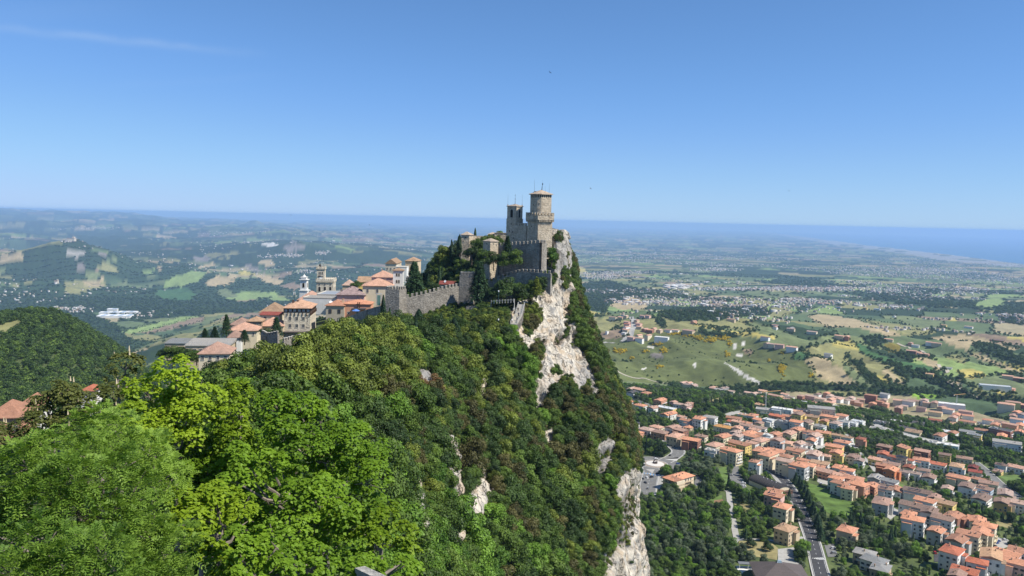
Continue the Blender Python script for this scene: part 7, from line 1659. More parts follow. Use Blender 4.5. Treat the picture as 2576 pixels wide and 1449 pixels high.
# big corner apartment house by the roundabout
bg = thing('apartment_house', 'large red roofed house with long balconies beside the roundabout', 'building', tuple(ptz('R', 830, 620, 9)), R(38)); Lb, Wb, Hb = 27.0, 12.5, 9.5
MB().box((0, 0, Hb / 2 - 4), (Lb, Wb, Hb + 8)).box((-Lb / 2 + 5, -1.8, Hb / 2 - 4), (10, Wb + 3.5, Hb + 8)).build('wall', MWALL['cream'], bg); roof_on(bg, Lb, Wb, Hb, 'hip', 2.8, 1.0, MROOF['orange'])
m = MB(); m.face([(-Lb / 2 - .6, -9.0, Hb + .3), (-Lb / 2 + 10.6, -9.0, Hb + .3), (-Lb / 2 + 5, -9.0, Hb + 2.1)]); m.face([(-Lb / 2 - .6, -9.0, Hb + .3), (-Lb / 2 + 5, -9.0, Hb + 2.1), (-Lb / 2 + 5, 0, Hb + 2.6), (-Lb / 2 - .6, 0, Hb + .3)]); m.face([(-Lb / 2 + 10.6, -9.0, Hb + .3), (-Lb / 2 + 10.6, 0, Hb + .3), (-Lb / 2 + 5, 0, Hb + 2.6), (-Lb / 2 + 5, -9.0, Hb + 2.1)]); m.build('gable_roof', MROOF['orange'], bg)
for z in (2.9, 5.8):
    for (x_, y_, l, a) in ((-Lb / 2 - .9, -1.8, Wb + 4, -90), (-Lb / 2 + 5, -9.2, 11.5, 0), (4, -7.2, 13, 0)):
        m = MB(); m.box((0, 0, 0), (l, 1.7, .2)); m.box((0, -.8, .55), (l, .1, .95)); m.build('balcony', MWALL['tan'], bg, (x_, y_, z), (0, 0, R(a)))
for z in (.6, 3.4, 6.3):
    for k in range(4): win(bg, 1.4, 2.0, M_GLASS, M_LIMEW, (-1 + 3.4 * k, -Wb / 2 - .003, z))
    for k in range(3): win(bg, 1.4, 2.0, M_GLASS, M_LIMEW, (Lb / 2 + .003, -4 + 4 * k, z), (0, 0, R(90))); win(bg, 1.6, 2.0, M_GLASS, M_LIMEW, (-Lb / 2 - .003, -6 + 4.2 * k, z), (0, 0, R(-90)))
for (x_, y_) in ((-6, -3), (0, 2), (3, -2), (8, 1), (-2, -3)): chimney(bg, x_, y_, Hb + 1.6, 1.7, .8)
HS.append((bg.location.x, bg.location.y, 19))
# lattice mast, chimney tower, cranes
def lattice(name, label, cat, p, H, w, arm=None):
    o = thing(name, label, cat, tuple(p), .4); m = MB()
    for sx_ in (-1, 1):
        for sy_ in (-1, 1): m.cyl((sx_ * w, sy_ * w, -1), (sx_ * w * .55, sy_ * w * .55, H), .12, .08, 4)
    n = int(H / (w * 2.2))
    for k in range(n):
        f0 = 1 - .45 * k / n; f1 = 1 - .45 * (k + 1) / n; z0 = H * k / n; z1 = H * (k + 1) / n
        for (a, b) in (((-1, -1), (1, -1)), ((1, -1), (1, 1)), ((1, 1), (-1, 1)), ((-1, 1), (-1, -1))): m.cyl((a[0] * w * f0, a[1] * w * f0, z0), (b[0] * w * f1, b[1] * w * f1, z1), .06, n=4); m.cyl((a[0] * w * f1, a[1] * w * f1, z1), (b[0] * w * f1, b[1] * w * f1, z1), .05, n=4)
    m.build('frame', M_METAL, o)
    if arm:
        a_ = MB(); a_.box((arm * .3, 0, H), (arm * 1.4, .9, .9)); a_.build('jib', mat_plain('crane_paint', (.40, .25, .10), .6, .1), o); MB().box((-arm * .36, 0, H - .8), (2, 1.2, 1.4)).build('counterweight', MWALL['grey'], o)
    return o
lm = lattice('lattice_mast', 'grey lattice mast with antennas standing left of the vaulted hall', 'mast', ptz('D', 385, 725), 15, 1.1)
MB().box((1.0, 0, 13), (.3, .5, 2)).box((-.9, .3, 13.3), (.3, .5, 1.8)).build('antenna', M_WHITEP, lm)
ct = thing('tower_block', 'slim white stair tower behind the lattice mast', 'tower', tuple(ptz('D', 455, 545))); MB().box((0, 0, 5), (2.6, 3.0, 16)).build('wall', MWALL['white'], ct); MB().box((0, 0, 13.2), (2.9, 3.3, .4)).build('roof', MROOF['tan'], ct)
lattice('construction_crane', 'brown tower crane over the pale flat commercial roofs', 'crane', ptz('B', 545, 600), 30, .9, 26)
lattice('construction_crane', 'grey tower crane beside the long white building at the far right', 'crane', ptz('C', 1635, 380), 26, .9, 22)
for i, (tg, x, y, hh, lb) in enumerate([('S', 945, 425, 8, 'curved lamp post on the main road bend beside the dark fir'), ('S', 1130, 1010, 8, 'curved lamp post on the main road near the crosswalk'), ('D', 595, 540, 8, 'curved lamp post at the top of the main road'), ('R', 370, 690, 9, 'lamp post at the crossing below the roundabout'), ('R', 270, 890, 9, 'lamp post at the lower end of the roundabout road')]): street_lamp(lb, ptz(tg, x, y), hh, 2.0, 'lamp posts along the lower road', R(-20), M_METAL)
# ---------------------------------------------------------------- roads, yards, markings, vehicles
M_ASPH = mat_plain('asphalt', (0.062, 0.062, 0.065), .92, .22, .25); M_ASPL = mat_plain('worn_asphalt', (0.17, 0.168, 0.16), .92, .18, .2); M_CONC = mat_plain('concrete', (0.36, 0.35, 0.32), .92, .15, .3); M_GRAV = mat_plain('gravel_track', (0.42, 0.38, 0.30), .95, .2, .2)
M_PAINT = mat_plain('road_paint', (0.72, 0.72, 0.70), .7, .1, 2.0); M_KERB = mat_plain('kerb_stone', (0.45, 0.44, 0.41), .9, .1); M_BLUEP = mat_plain('blue_road_paint', (0.16, 0.36, 0.66), .7, .1)
M_LAWN = mat_plain('lawn', (0.11, 0.17, 0.045), .95, .35, .12); M_MEADOW = mat_plain('meadow', (0.095, 0.155, 0.035), .95, .5, .09); M_DRY = mat_plain('dry_grass', (0.27, 0.235, 0.11), .95, .35, .12); M_SOILB = mat_plain('ploughed_soil', (0.23, 0.14, 0.085), .95, .2, .4)
ROADPTS = []
def crom(P_, step=3.0):
    P_ = np.array(P_, float); out = []
    for i in range(len(P_) - 1):
        p1, p2 = P_[i], P_[i + 1]; p0 = P_[i - 1] if i else 2 * p1 - p2; p3 = P_[i + 2] if i + 2 < len(P_) else 2 * p2 - p1
        n = max(2, int(np.linalg.norm(p2 - p1) / step)); t = (np.arange(n) / n)[:, None]
        out.append(.5 * (2 * p1 + (p2 - p0) * t + (2 * p0 - 5 * p1 + 4 * p2 - p3) * t * t + (3 * p1 - p0 - 3 * p2 + p3) * t ** 3))
    out.append(P_[-1:]); return np.concatenate(out)
def offset(c, o):
    d = np.gradient(c, axis=0); d /= np.linalg.norm(d, axis=1, keepdims=True) + 1e-9; return c + np.stack([-d[:, 1], d[:, 0]], 1) * o
def strip(c, o0, o1, lift, n=3):
    cols = [offset(c, o0 + (o1 - o0) * k / (n - 1)) for k in range(n)]; X = np.stack(cols, 1); zc = height(c[:, 0], c[:, 1]); zz = np.maximum(height(X[..., 0], X[..., 1]), 0 * X[..., 0] + zc[:, None]) if abs(o1 - o0) < 30 else height(X[..., 0], X[..., 1])
    return np.concatenate([X, zz[..., None] + lift], -1).reshape(-1, 3), grid_faces(len(c), n)
def joinq(parts):
    V, F_, n = [], [], 0
    for v, f in parts: V.append(v); F_.append(f + n); n += len(v)
    return np.concatenate(V), np.concatenate(F_)
def road(name, tg, pts, w, mat, lift=.35, lines=True, dmin=380.0, kerb=True, clear=9.0):
    q = [PT(*zp(tg, *p), dmin, 60000.0)[:2] if tg != 'xy' else p for p in pts]; c = crom(q, 3.0 if lines else 6.0)
    V, F_ = strip(c, -w / 2, w / 2, lift, 5); ro = structure(name, np_mesh(name, V, F_, mat))
    for k in range(0, len(c), 2): ROADPTS.append((c[k, 0], c[k, 1], w / 2)); dk_ = math.hypot(c[k, 0], c[k, 1]); ROADPTS.append((c[k, 0] * (1 - clear / dk_), c[k, 1] * (1 - clear / dk_), w / 2)) if dk_ < 1450 else None
    if lines:
        ps = [strip(c, s * (w / 2 - .55) - .09, s * (w / 2 - .55) + .09, lift + .03, 2) for s in (-1, 1)]
        s = 0
        while s + 2 < len(c): ps.append(strip(c[s:s + 2], -.09, .09, lift + .03, 2)); s += 3
        V, F_ = joinq(ps); mk = obj('road_marking', np_mesh('road_marking', V, F_, M_PAINT), ro); mk['kind'] = 'stuff'
    if kerb:
        V, F_ = joinq([strip(c, s * (w / 2), s * (w / 2 + .9), lift + .12, 2) for s in (-1, 1)]); obj('kerb', np_mesh('kerb', V, F_, M_KERB), ro)
    return c
def yard(name, tg, poly, mat, lift=.28, step=4.0, dmin=380.0):
    q = np.array([PT(*zp(tg, *p), dmin, 60000.0)[:2] for p in poly]); x0, y0 = q.min(0); x1, y1 = q.max(0)
    me = bpy.data.meshes.new(name); bm = bmesh.new(); vs = [bm.verts.new((a[0], a[1], 0)) for a in q]; f = bm.faces.new(vs)
    for ax in (0, 1):
        lo, hi = (x0, x1) if ax == 0 else (y0, y1); v = lo + step
        while v < hi:
            co = [0, 0, 0]; co[ax] = v; no = [0, 0, 0]; no[ax] = 1
            bmesh.ops.bisect_plane(bm, geom=bm.verts[:] + bm.edges[:] + bm.faces[:], plane_co=co, plane_no=no); v += step
    bmesh.ops.triangulate(bm, faces=bm.faces[:])
    for v in bm.verts: v.co.z = hz(v.co.x, v.co.y) + lift
    bm.normal_update()
    for fc_ in bm.faces:
        if fc_.normal.z < 0: fc_.normal_flip()
    bm.to_mesh(me); bm.free(); me.materials.append(mat); o = structure(name, me); YARDS.append(q.tolist()); dq_ = np.hypot(q[:, 0], q[:, 1])[:, None]; YARDS.append((q * (1 - 9.0 / dq_)).tolist()); return o
YARDS = []
c_main = road('main_road', 'S', [(1345,1500),(1290,1290),(1245,1100),(1190,920),(1140,780),(1085,640),(1010,470),(960,360),(890,240),(800,130),(700,50),(600,-10),(500,-55)], 9.5, M_ASPH)
rc = PT(*zp('R', 380, 378)); RC = rc[:2]
def ringmesh(r0, r1, z, n=48, a0=0, a1=2 * math.pi):
    a = np.linspace(a0, a1, n + 1); V = np.concatenate([np.stack([RC[0] + r0 * np.cos(a), RC[1] + r0 * np.sin(a), np.full(n + 1, z)], 1), np.stack([RC[0] + r1 * np.cos(a), RC[1] + r1 * np.sin(a), np.full(n + 1, z)], 1)])
    i = np.arange(n); return V, np.stack([i, i + n + 1, i + n + 2, i + 1], 1)
zr = hz(RC[0], RC[1])
V, F_ = ringmesh(0.1, 25.0, zr + .42); rbo = structure('roundabout_road', np_mesh('roundabout_road', V, F_, M_ASPL))
V, F_ = ringmesh(12.6, 12.9, zr + .46); obj('road_marking', np_mesh('road_marking', V, F_, M_PAINT), rbo)
for k in range(0, 50): ROADPTS.append((RC[0] + 16 * math.cos(k), RC[1] + 16 * math.sin(k), 10))
isl = thing('roundabout_island', 'round paved island with a dark sculpture in the middle of the roundabout', 'island', (RC[0], RC[1], zr + .42)); m = MB(); m.lathe([(12.2, 0), (12.2, .15), (9.2, .22)], 40); m.build('apron', mat_plain('brown_paving', (.30, .25, .20), .9, .1), isl); m = MB(); m.lathe([(9.0, .2), (8.9, .5), (4, .8)], 40); m.build('bed', mat_plain('white_gravel', (.58, .55, .50), .9, .12, 2), isl); m = MB(); m.lathe([(2.6, .7), (2.5, 1.3)], 16).tube([(-1.5, 0, 1.2), (-1.0, .2, 3.2), (.6, 0, 4.6), (1.9, .1, 3.6)], [.7, .6, .5, .2], 8).box((1.2, -.4, 2.0), (2.6, .4, 1.4), .4); m.build('sculpture', mat_plain('dark_bronze', (.07, .055, .05), .5, .2), isl)
road('road_roundabout_north', 'R', [(560,330),(700,262),(800,195),(822,130),(760,62),(690,0),(640,-70)], 13, M_ASPL)
road('road_roundabout_south', 'R', [(305,440),(310,560),(270,700),(240,850),(215,960)], 15, M_ASPL)
for (x_, y_, a_) in ((210, 562, 0), (385, 590, 0)):
    q = PT(*zp('R', x_, y_)); zb = MB()
    for k in range(7): zb.box((-4.5 + k * 1.5, 0, 0), (.7, 3.6, .02), 0, 0 if k % 2 else 1)
    zo = zb.build('crosswalk', [M_PAINT, M_BLUEP], None, (q[0], q[1], q[2] + .62), (0, 0, R(-8))); zo['kind'] = 'structure'
q = PT(*zp('R', 300, 500)); tri = MB(); tri.prism([(-4.5, 3), (4.5, 3), (0, -9)], 0, .14); to = tri.build('traffic_island', M_CONC, None, (q[0], q[1], q[2] + .42)); to['kind'] = 'structure'
q = PT(*zp('R', 720, 305)); tri = MB(); tri.prism([(-9, 2), (8, 5), (10, 11), (3, -4)], 0, .14); to = tri.build('traffic_island', M_KERB, None, (q[0], q[1], q[2] + .5)); to['kind'] = 'structure'
q = PT(*zp('S', 1280, 1222)); zb = MB()
for k in range(8): zb.box((-4.0 + k * 1.14, 0, 0), (.6, 3.4, .02))
zo = zb.build('crosswalk', M_PAINT, None, (q[0], q[1], q[2] + .42), (0, 0, R(10))); zo['kind'] = 'structure'
road('lane', 'S', [(30,300),(62,300),(75,400),(100,560),(130,700),(150,830),(170,960),(90,1010)], 4.6, M_CONC, lines=False, kerb=False)
road('lane', 'S', [(160,960),(400,955),(640,968),(760,995),(900,965),(1090,925)], 3.6, M_CONC, lines=False, kerb=False)
yard('parking_lot', 'V', [(880,760),(895,690),(925,640),(955,625),(975,700),(1015,760),(1010,805),(930,800)], M_ASPL)
yard('parking_lot', 'S', [(735,1085),(960,1060),(1060,1300),(740,1275)], M_CONC); yard('parking_lot', 'S', [(1370,1030),(1500,1015),(1560,1190),(1420,1195)], M_ASPL)
yard('forecourt', 'S', [(640,60),(760,150),(890,270),(915,340),(780,340),(745,200)], M_CONC)
yard('yard', 'E', [(590,925),(750,1000),(590,1125),(530,1075)], M_CONC); yard('yard', 'F', [(1000,470),(1180,400),(1240,355),(1335,380),(1340,430),(1200,480),(1080,495)], M_CONC); yard('yard', 'F', [(700,480),(795,510),(785,565),(700,560)], M_ASPH); yard('yard', 'F', [(1060,610),(1240,640),(1290,679),(1080,679)], M_CONC)
yard('yard', 'R', [(1140,540),(1280,700),(1170,800),(1130,760)], M_ASPL); yard('yard', 'R', [(390,690),(520,580),(560,850),(440,860)], M_CONC); yard('yard', 'D', [(1520,620),(1780,690),(1740,780),(1540,720)], M_CONC); yard('yard', 'D', [(2000,200),(2130,100),(2100,180),(2030,250)], M_CONC); yard('yard', 'B', [(1460,1250),(1700,1190),(1720,1240),(1580,1330)], M_CONC)
yard('meadow', 'S', [(1130,175),(1350,245),(1560,315),(1760,420),(1790,640),(1640,640),(1440,600),(1250,480),(1160,300)], M_MEADOW, .2)
yard('lawn', 'V', [(790,650),(870,640),(880,700),(875,790),(825,770)], M_LAWN, .2); yard('lawn', 'V', [(720,890),(840,845),(830,900),(740,925)], M_LAWN, .2); yard('garden_plot', 'V', [(775,890),(840,880),(855,930),(790,935)], M_SOILB, .24); yard('dry_slope', 'V', [(920,895),(1065,930),(1065,990),(940,950)], M_DRY, .2); yard('dry_slope', 'S', [(205,975),(640,990),(745,1075),(725,1235),(430,1185),(220,1100)], M_DRY, .2)
yard('lawn', 'C', [(740,780),(1100,850),(1500,975),(1900,1050),(1900,1000),(1400,905),(1000,800)], M_LAWN, .2); yard('lawn', 'C', [(870,455),(1230,505),(1230,560),(880,515)], M_LAWN, .2); yard('lawn', 'C', [(1150,640),(1350,690),(1250,725),(1150,690)], M_LAWN, .2)
yard('lawn', 'A', [(700,290),(1010,318),(900,362),(720,322)], M_LAWN, .2); yard('lawn', 'A', [(1500,385),(1980,308),(2045,350),(1700,400),(1500,425)], M_DRY, .2); yard('lawn', 'A', [(790,140),(1120,178),(1100,215),(800,190)], M_LAWN, .2); yard('lawn', 'E', [(640,580),(850,610),(840,665),(690,635)], M_LAWN, .2); yard('meadow', 'E', [(2190,470),(2480,455),(2620,600),(2350,575)], M_LAWN, .2); yard('garden_plot', 'E', [(2130,1130),(2400,1180),(2420,1260),(2200,1220)], M_DRY, .2); yard('lawn', 'E', [(2380,1060),(2576,1030),(2576,1130),(2440,1130)], M_MEADOW, .2)
road('town_road', 'C', [(470,600),(600,650),(800,710),(1000,765),(1200,815),(1450,862),(1700,888),(1900,925),(2200,965),(2450,985)], 15, M_CONC, lines=False, clear=18.0)
road('town_road', 'E', [(-60,-150),(20,-20),(80,60),(150,155),(240,250),(345,370),(370,410)], 4.8, M_CONC, lines=False, kerb=False)
road('town_road', 'E', [(1840,265),(1980,375),(2100,485),(2250,615),(2400,730),(2560,850)], 9, M_ASPL, lines=False)
road('town_road', 'A', [(-60,330),(130,385),(300,445),(430,500)], 8, M_ASPL, lines=False); road('town_road', 'A', [(1750,690),(1950,620),(2200,572)], 9, M_CONC, lines=False); road('town_road', 'C', [(1850,670),(1960,625),(2000,595),(1960,565)], 7, M_ASPL, lines=False)
road('field_track', 'G', [(480,1015),(515,1085),(620,1150),(850,1195),(1060,1230)], 7, M_GRAV, .6, False, 1300.0, False); road('village_road', 'G', [(692,600),(712,670),(695,735),(650,800),(605,835)], 15, M_CONC, .8, False, 1300.0, False); road('village_road', 'G', [(390,852),(530,846)], 12, M_CONC, .8, False, 1300.0, False)
road('field_track', 'H', [(1210,850),(1340,905),(1500,962)], 8, M_GRAV, .8, False, 1300.0, False); road('field_track', 'H', [(1580,1050),(1685,1108),(1665,1135)], 9, M_GRAV, .8, False, 1300.0, False); road('field_track', 'H', [(1665,1190),(1800,1275),(1990,1370)], 9, M_GRAV, .8, False, 1300.0, False); road('field_track', 'H', [(1900,770),(1930,735)], 14, M_GRAV, .9, False, 1300.0, False)
# parking lines
q = [PT(*zp('S', 740 + k * 27, 1100 + k * 2)) for k in range(8)]
pk = MB()
for k in range(9):
    a = PT(*zp('S', 742, 1105 + k * 19)); b = PT(*zp('S', 818, 1103 + k * 19)); pk.face([(a[0], a[1] - .12, a[2] + .36), (b[0], b[1] - .12, b[2] + .36), (b[0], b[1] + .12, b[2] + .36), (a[0], a[1] + .12, a[2] + .36)])
pk.build('parking_marking', M_PAINT)['kind'] = 'structure'
# --- vehicles
M_TYRE = mat_plain('tyre', (.02, .02, .02), .9, .1); M_CARGL = mat_plain('car_glass', (.02, .025, .03), .08, .1); M_HEADL = mat_plain('headlight', (.7, .7, .7), .2, .05); M_TAIL = mat_plain('tail_light', (.4, .02, .02), .3, .05)
CARP = {k: mat_plain('car_paint_' + k, c, .28, .02) for k, c in {'white': (.72, .72, .72), 'black': (.02, .02, .022), 'grey': (.22, .23, .24), 'silver': (.5, .51, .52), 'blue': (.04, .08, .25), 'red': (.38, .03, .03)}.items()}
_c = MB(); sec = [(-2.1, .55, .80), (-2.0, .85, .86), (-1.3, .92, .88), (-.9, .95, .90), (1.0, .95, .90), (1.6, .82, .88), (2.05, .72, .82), (2.12, .5, .78)]
for i in range(len(sec) - 1):
    a, b = sec[i], sec[i + 1]
    A = [(a[0], -a[2], .28), (a[0], -a[2], a[1] * .8), (a[0], -a[2] * .92, a[1]), (a[0], a[2] * .92, a[1]), (a[0], a[2], a[1] * .8), (a[0], a[2], .28)]; B = [(b[0], -b[2], .28), (b[0], -b[2], b[1] * .8), (b[0], -b[2] * .92, b[1]), (b[0], b[2] * .92, b[1]), (b[0], b[2], b[1] * .8), (b[0], b[2], .28)]
    for k in range(6): _c.face([A[k], B[k], B[(k + 1) % 6], A[(k + 1) % 6]])
    if i == 0: _c.face(A[::-1])
    if i == len(sec) - 2: _c.face(B)
_c.frustum([(-1.3, -.72), (.55, -.72), (.55, .72), (-1.3, .72)], 1.36, [(-1.25, -.68), (.5, -.68), (.5, .68), (-1.25, .68)], 1.44)
CARB = {k: _c.mesh('body', m) for k, m in CARP.items()}
_g = MB(); _g.frustum([(-1.85, -.80), (1.25, -.80), (1.25, .80), (-1.85, .80)], .9, [(-1.32, -.70), (.56, -.70), (.56, .70), (-1.32, .70)], 1.37); CARG = _g.mesh('cabin_glass', M_CARGL)
_w = MB(); _w.cyl((0, -.11, 0), (0, .11, 0), .32, n=10); _w.cyl((0, -.12, 0), (0, .12, 0), .17, n=8, mi=1); CARW = _w.mesh('wheel', [M_TYRE, M_METAL])
_h = MB(); _h.box((0, 0, 0), (.12, .32, .14)); CARH = _h.mesh('headlight', M_HEADL); CART = _h.mesh('tail_light', M_TAIL)
def car(col, p, rzd, label, group=None, s=1.0):
    o = thing('parked_car' if group != 'traffic' else 'car', label, 'car', tuple(p), R(rzd), 'cars in the lower town'); o.scale = (s, s, s)
    obj('body', CARB[col], o); obj('cabin_glass', CARG, o)
    for x_ in (-1.3, 1.3):
        for y_ in (-.84, .84): obj('wheel', CARW, o, (x_, y_, .32))
    for y_ in (-.6, .6): obj('headlight', CARH, o, (2.08, y_, .62)); obj('tail_light', CART, o, (-2.08, y_, .68))
    return o
CARS = [('R',150,290,'black',-10,'black car entering the roundabout at its left edge'),('R',398,285,'white',5,'white car passing behind the roundabout sculpture'),('R',620,462,'white',15,'white car leaving the roundabout towards the red roofed house'),('R',230,648,'white',-80,'white car on the left lane below the crosswalk'),('R',435,567,'black',20,'black car waiting on the right of the blue crosswalk'),('R',318,636,'black',30,'black car right of the white one below the crosswalk'),('R',152,676,'black',-80,'black car nearest the cliff below the crosswalk'),('R',200,746,'black',-75,'black car on the lower left lane, above the grey one'),('R',250,852,'grey',60,'grey car lowest on the roundabout road'),('R',510,822,'grey',70,'grey car parked in the yard left of the red roofed house'),('R',537,636,'white',10,'white car parked beside the upper corner of the red roofed house'),('R',668,222,'black',60,'black car driving up the road north of the roundabout'),('R',940,80,'white',-10,'white car parked below the brick gabled house'),('R',818,382,'blue',10,'dark blue car parked in tree shade right of the roundabout'),('R',1820,600,'grey',-5,'grey car alone at the left of the tree shaded parking lot'),
 ('S',245,112,'black',-8,'black car at the top of the row in the tree shaded parking'),('S',245,155,'silver',-8,'second car from the top in the tree shaded parking row'),('S',265,192,'white',-8,'third car from the top in the tree shaded parking row'),('S',272,235,'white',-8,'lowest white car of the tree shaded parking row'),('S',808,298,'black',15,'black car parked beside the pink house forecourt'),('S',830,320,'white',5,'white car parked right beside the black one at the pink house'),('S',1492,1085,'silver',10,'silver car in the small parking lot right of the main road, upper one'),('S',1500,1150,'grey',10,'grey car in the small parking lot right of the main road, lower one'),
 ('F',1225,410,'blue',20,'dark blue car, lower of the two side by side in the corner yard'),('F',1240,394,'blue',20,'dark blue car, upper of the two side by side in the corner yard'),('F',1294,383,'silver',15,'silver car parked at the far end of the corner yard'),('F',1210,438,'black',30,'black car in the middle of the corner yard'),('F',1182,458,'black',15,'black car nearest the tan roofed block in the corner yard'),('F',994,476,'grey',40,'grey car below the orange dormer roofed house'),('F',1237,662,'white',5,'white car at the very bottom right corner'),('F',706,492,'red',80,'red car in the shaded yard below the bottom right wood'),
 ('D',782,482,'white',20,'white car parked at the top of the main road beside the cream block'),('D',560,418,'white',35,'white car under the trees at the upper end of the main road'),('D',1610,760,'white',20,'white car beside the meadow above the conifer row'),('C',2120,1030,'black',30,'black car left in the far right parking lot'),('C',2168,1040,'grey',30,'grey car in the middle of the far right parking lot'),('C',2205,1056,'silver',30,'silver car right in the far right parking lot'),('C',2155,1080,'white',20,'white car in front in the far right parking lot'),('C',900,706,'white',-20,'white van like car on the long pale road beside the tan shed')]
for (tg, x_, y_, col, a_, lb) in CARS:
    q = PT(*zp(tg, x_, y_), 380.0, 60000.0); lf = .45; car(col, (q[0], q[1], q[2] + lf), a_, lb)
q = PT(*zp('R', 130, 400)); bu = thing('bus', 'long white bus leaving the roundabout close to the cliff edge', 'bus', (q[0], q[1], q[2] + .45), R(-76)); MB().box((0, 0, 1.75), (11.5, 2.5, 2.6)).box((0, 0, 3.15), (10.8, 2.2, .25)).build('body', CARP['white'], bu); MB().box((0, 0, 2.2), (11.56, 2.56, .95)).box((5.7, 0, 1.9), (.2, 2.3, 1.5)).build('window', M_CARGL, bu)
for x_ in (-3.6, 3.8):
    for y_ in (-1.2, 1.2): w_ = obj('wheel', CARW, bu, (x_, y_, .45)); w_.scale = (1.45, 1.3, 1.45)
# ---------------------------------------------------------------- trees and houses of the plain, valley and far hills
rp = np.array(ROADPTS); hs = np.array(HS)
def near_mask(x, y, arr, pad):
    m = np.zeros(len(x), bool)
    for k in range(0, len(arr), 1):
        a = arr[k]; m |= (x - a[0]) ** 2 + (y - a[1]) ** 2 < (a[2] + pad) ** 2
    return m
rg = np.random.default_rng(23)
# candidates on a jittered grid over the near valley
xs = np.arange(60, 1300, 5.6); ys = np.arange(330, 1500, 5.6); CX, CY = np.meshgrid(xs, ys); cx = CX.ravel() + rg.uniform(-2.6, 2.6, CX.size); cyy = CY.ravel() + rg.uniform(-2.6, 2.6, CX.size)
dd = np.hypot(cx, cyy); tpx = 1288 + FOC * cx / cyy; k = (dd > 360) & (dd < 1480) & (tpx > 1440) & (tpx < 2760); cx, cyy, dd = cx[k], cyy[k], dd[k]
bad = near_mask(cx, cyy, hs, 1.2) | near_mask(cx, cyy, rp, 2.6)
for poly in YARDS: bad |= inpoly(cx, cyy, poly)
dens = np.zeros(len(cx))
for a in hs: dens += ((cx - a[0]) ** 2 + (cyy - a[1]) ** 2 < 38 ** 2)
u = rg.random(len(cx)); nz = fbm(cx / 45, cyy / 45, oct=3, seed=201)
keep = ~bad & np.where(dens >= 3, u < .62, np.where(dens >= 1, u < .78, (u < .93) & (nz > -.42)))
cx, cyy, dd, dens, nz = cx[keep], cyy[keep], dd[keep], dens[keep], nz[keep]; cz = height(cx, cyy)
sc_t = np.where(dens >= 3, rg.uniform(.42, .85, len(cx)), rg.uniform(.7, 1.35, len(cx)))
u = rg.random(len(cx)); n2 = fbm(cx / 60, cyy / 60, oct=2, seed=203)
kt = np.where(u < .56, 'mid', np.where(u < .73, 'dark', np.where(u < .88, 'bright', np.where(u < .95, 'silver', 'fir'))))
kt = np.where((n2 > .34) & (u < .5), 'fir', kt); kt = np.where((n2 < -.3) & (u < .5), 'silver', kt); kt = np.where((dens >= 1) & (u > .975), 'cypress', kt); sc_t = np.where(kt == 'fir', sc_t * .72, sc_t)
P3 = np.stack([cx, cyy, cz - .3], 1); tpx, tpy = project(P3)
inv = (tpx > 1500) & (tpx < 2576) & (tpy < 1449) & (tpy > 900); app = np.where(inv, sc_t / dd, 0)
big = np.argsort(-app)[:70]; isb = np.zeros(len(cx), bool); isb[big] = True
kw = {'mid': 'green tree', 'dark': 'dark green tree', 'bright': 'bright green tree', 'silver': 'silvery green tree', 'fir': 'dark conifer', 'cypress': 'slim dark cypress'}
def vzone(fx): return 'in the wood under the cliff' if fx < 2880 else ('between lane and main road' if fx < 3170 else ('right of the main road' if fx < 3550 else 'in the bottom right wood'))
_VL = order_labels([(i, kw[kt[i]] + ' ' + vzone(tpx[i] / Q), tpx[i], tpy[i]) for i in big.tolist()])
for i in big.tolist(): tree(kt[i], P3[i], sc_t[i], rg.random() * 6, 'conifer' if kt[i] == 'fir' else 'cypress_tree' if kt[i] == 'cypress' else 'broadleaf_tree', _VL[i], 'tree', 'trees ' + vzone(tpx[i] / Q), rg.uniform(.85, 1.25), i)
for kk in sorted(set(kt.tolist())):
    for v in range(len(CR_[kk])):
        mm = (kt == kk) & ~isb & ((np.arange(len(cx)) % len(CR_[kk])) == v)
        if mm.sum(): scatter_stuff('valley_trees', f'{kw[kk]}s filling gardens and woods of the valley', CR_[kk][v], P3[mm], np.stack([sc_t[mm], sc_t[mm], sc_t[mm] * rg.uniform(.85, 1.25, mm.sum())], 1))
# tall conifers along the main road
for i, (x_, y_, hh) in enumerate([(905,120,11),(950,190,12),(1000,250,13),(1035,320,13),(1070,395,14),(1110,470,14),(1140,550,14),(1185,640,14),(1215,720,13),(1245,800,13),(1262,880,12),(1290,960,12)]):
    q = ptz('S', x_ + 28, y_ + 12); tree('cedar' if i % 2 else 'fir', (q[0], q[1], q[2] - .4), hh / 10, i * 1.3, 'conifer', ['top conifer of the row beside the main road'] [0] if i == 0 else f"{['', 'second', 'third', 'fourth', 'fifth', 'sixth', 'seventh', 'eighth', 'ninth', 'tenth', 'eleventh', 'twelfth'][i]} conifer from the top of the main road row", 'tree', 'conifers lining the main road')
for (x_, y_, hh, kd, lb) in [(888,430,11,'fir','dark fir alone beside the forecourt of the pink house'),(960,650,11,'dark','dark tree between tan roofed house and main road'),(1010,700,10,'dark','rounder dark tree right of the tan roofed house'),(880,600,10,'dark','dark tree in front of the orange hip roof by the road'),(1040,1150,8,'mid','green tree between the striped parking and the main road'),(1030,1250,8,'mid','lower green tree beside the striped parking'),(590,1110,8,'dark','round dark tree on the dry slope above the pyramid roof'),(360,1060,8,'dark','left dark tree on the dry slope above the pyramid roof')]:
    q = ptz('S', x_, y_); tree(kd, (q[0], q[1], q[2] - .3), hh / (10 if kd == 'fir' else 7), 1.0, 'conifer' if kd == 'fir' else 'broadleaf_tree', lb, 'tree')
q = ptz('R', 1060, 430); tree('purple', (q[0], q[1], q[2]), 1.35, 0, 'broadleaf_tree', 'purple leaved tree behind the red roofed house by the roundabout', 'tree')
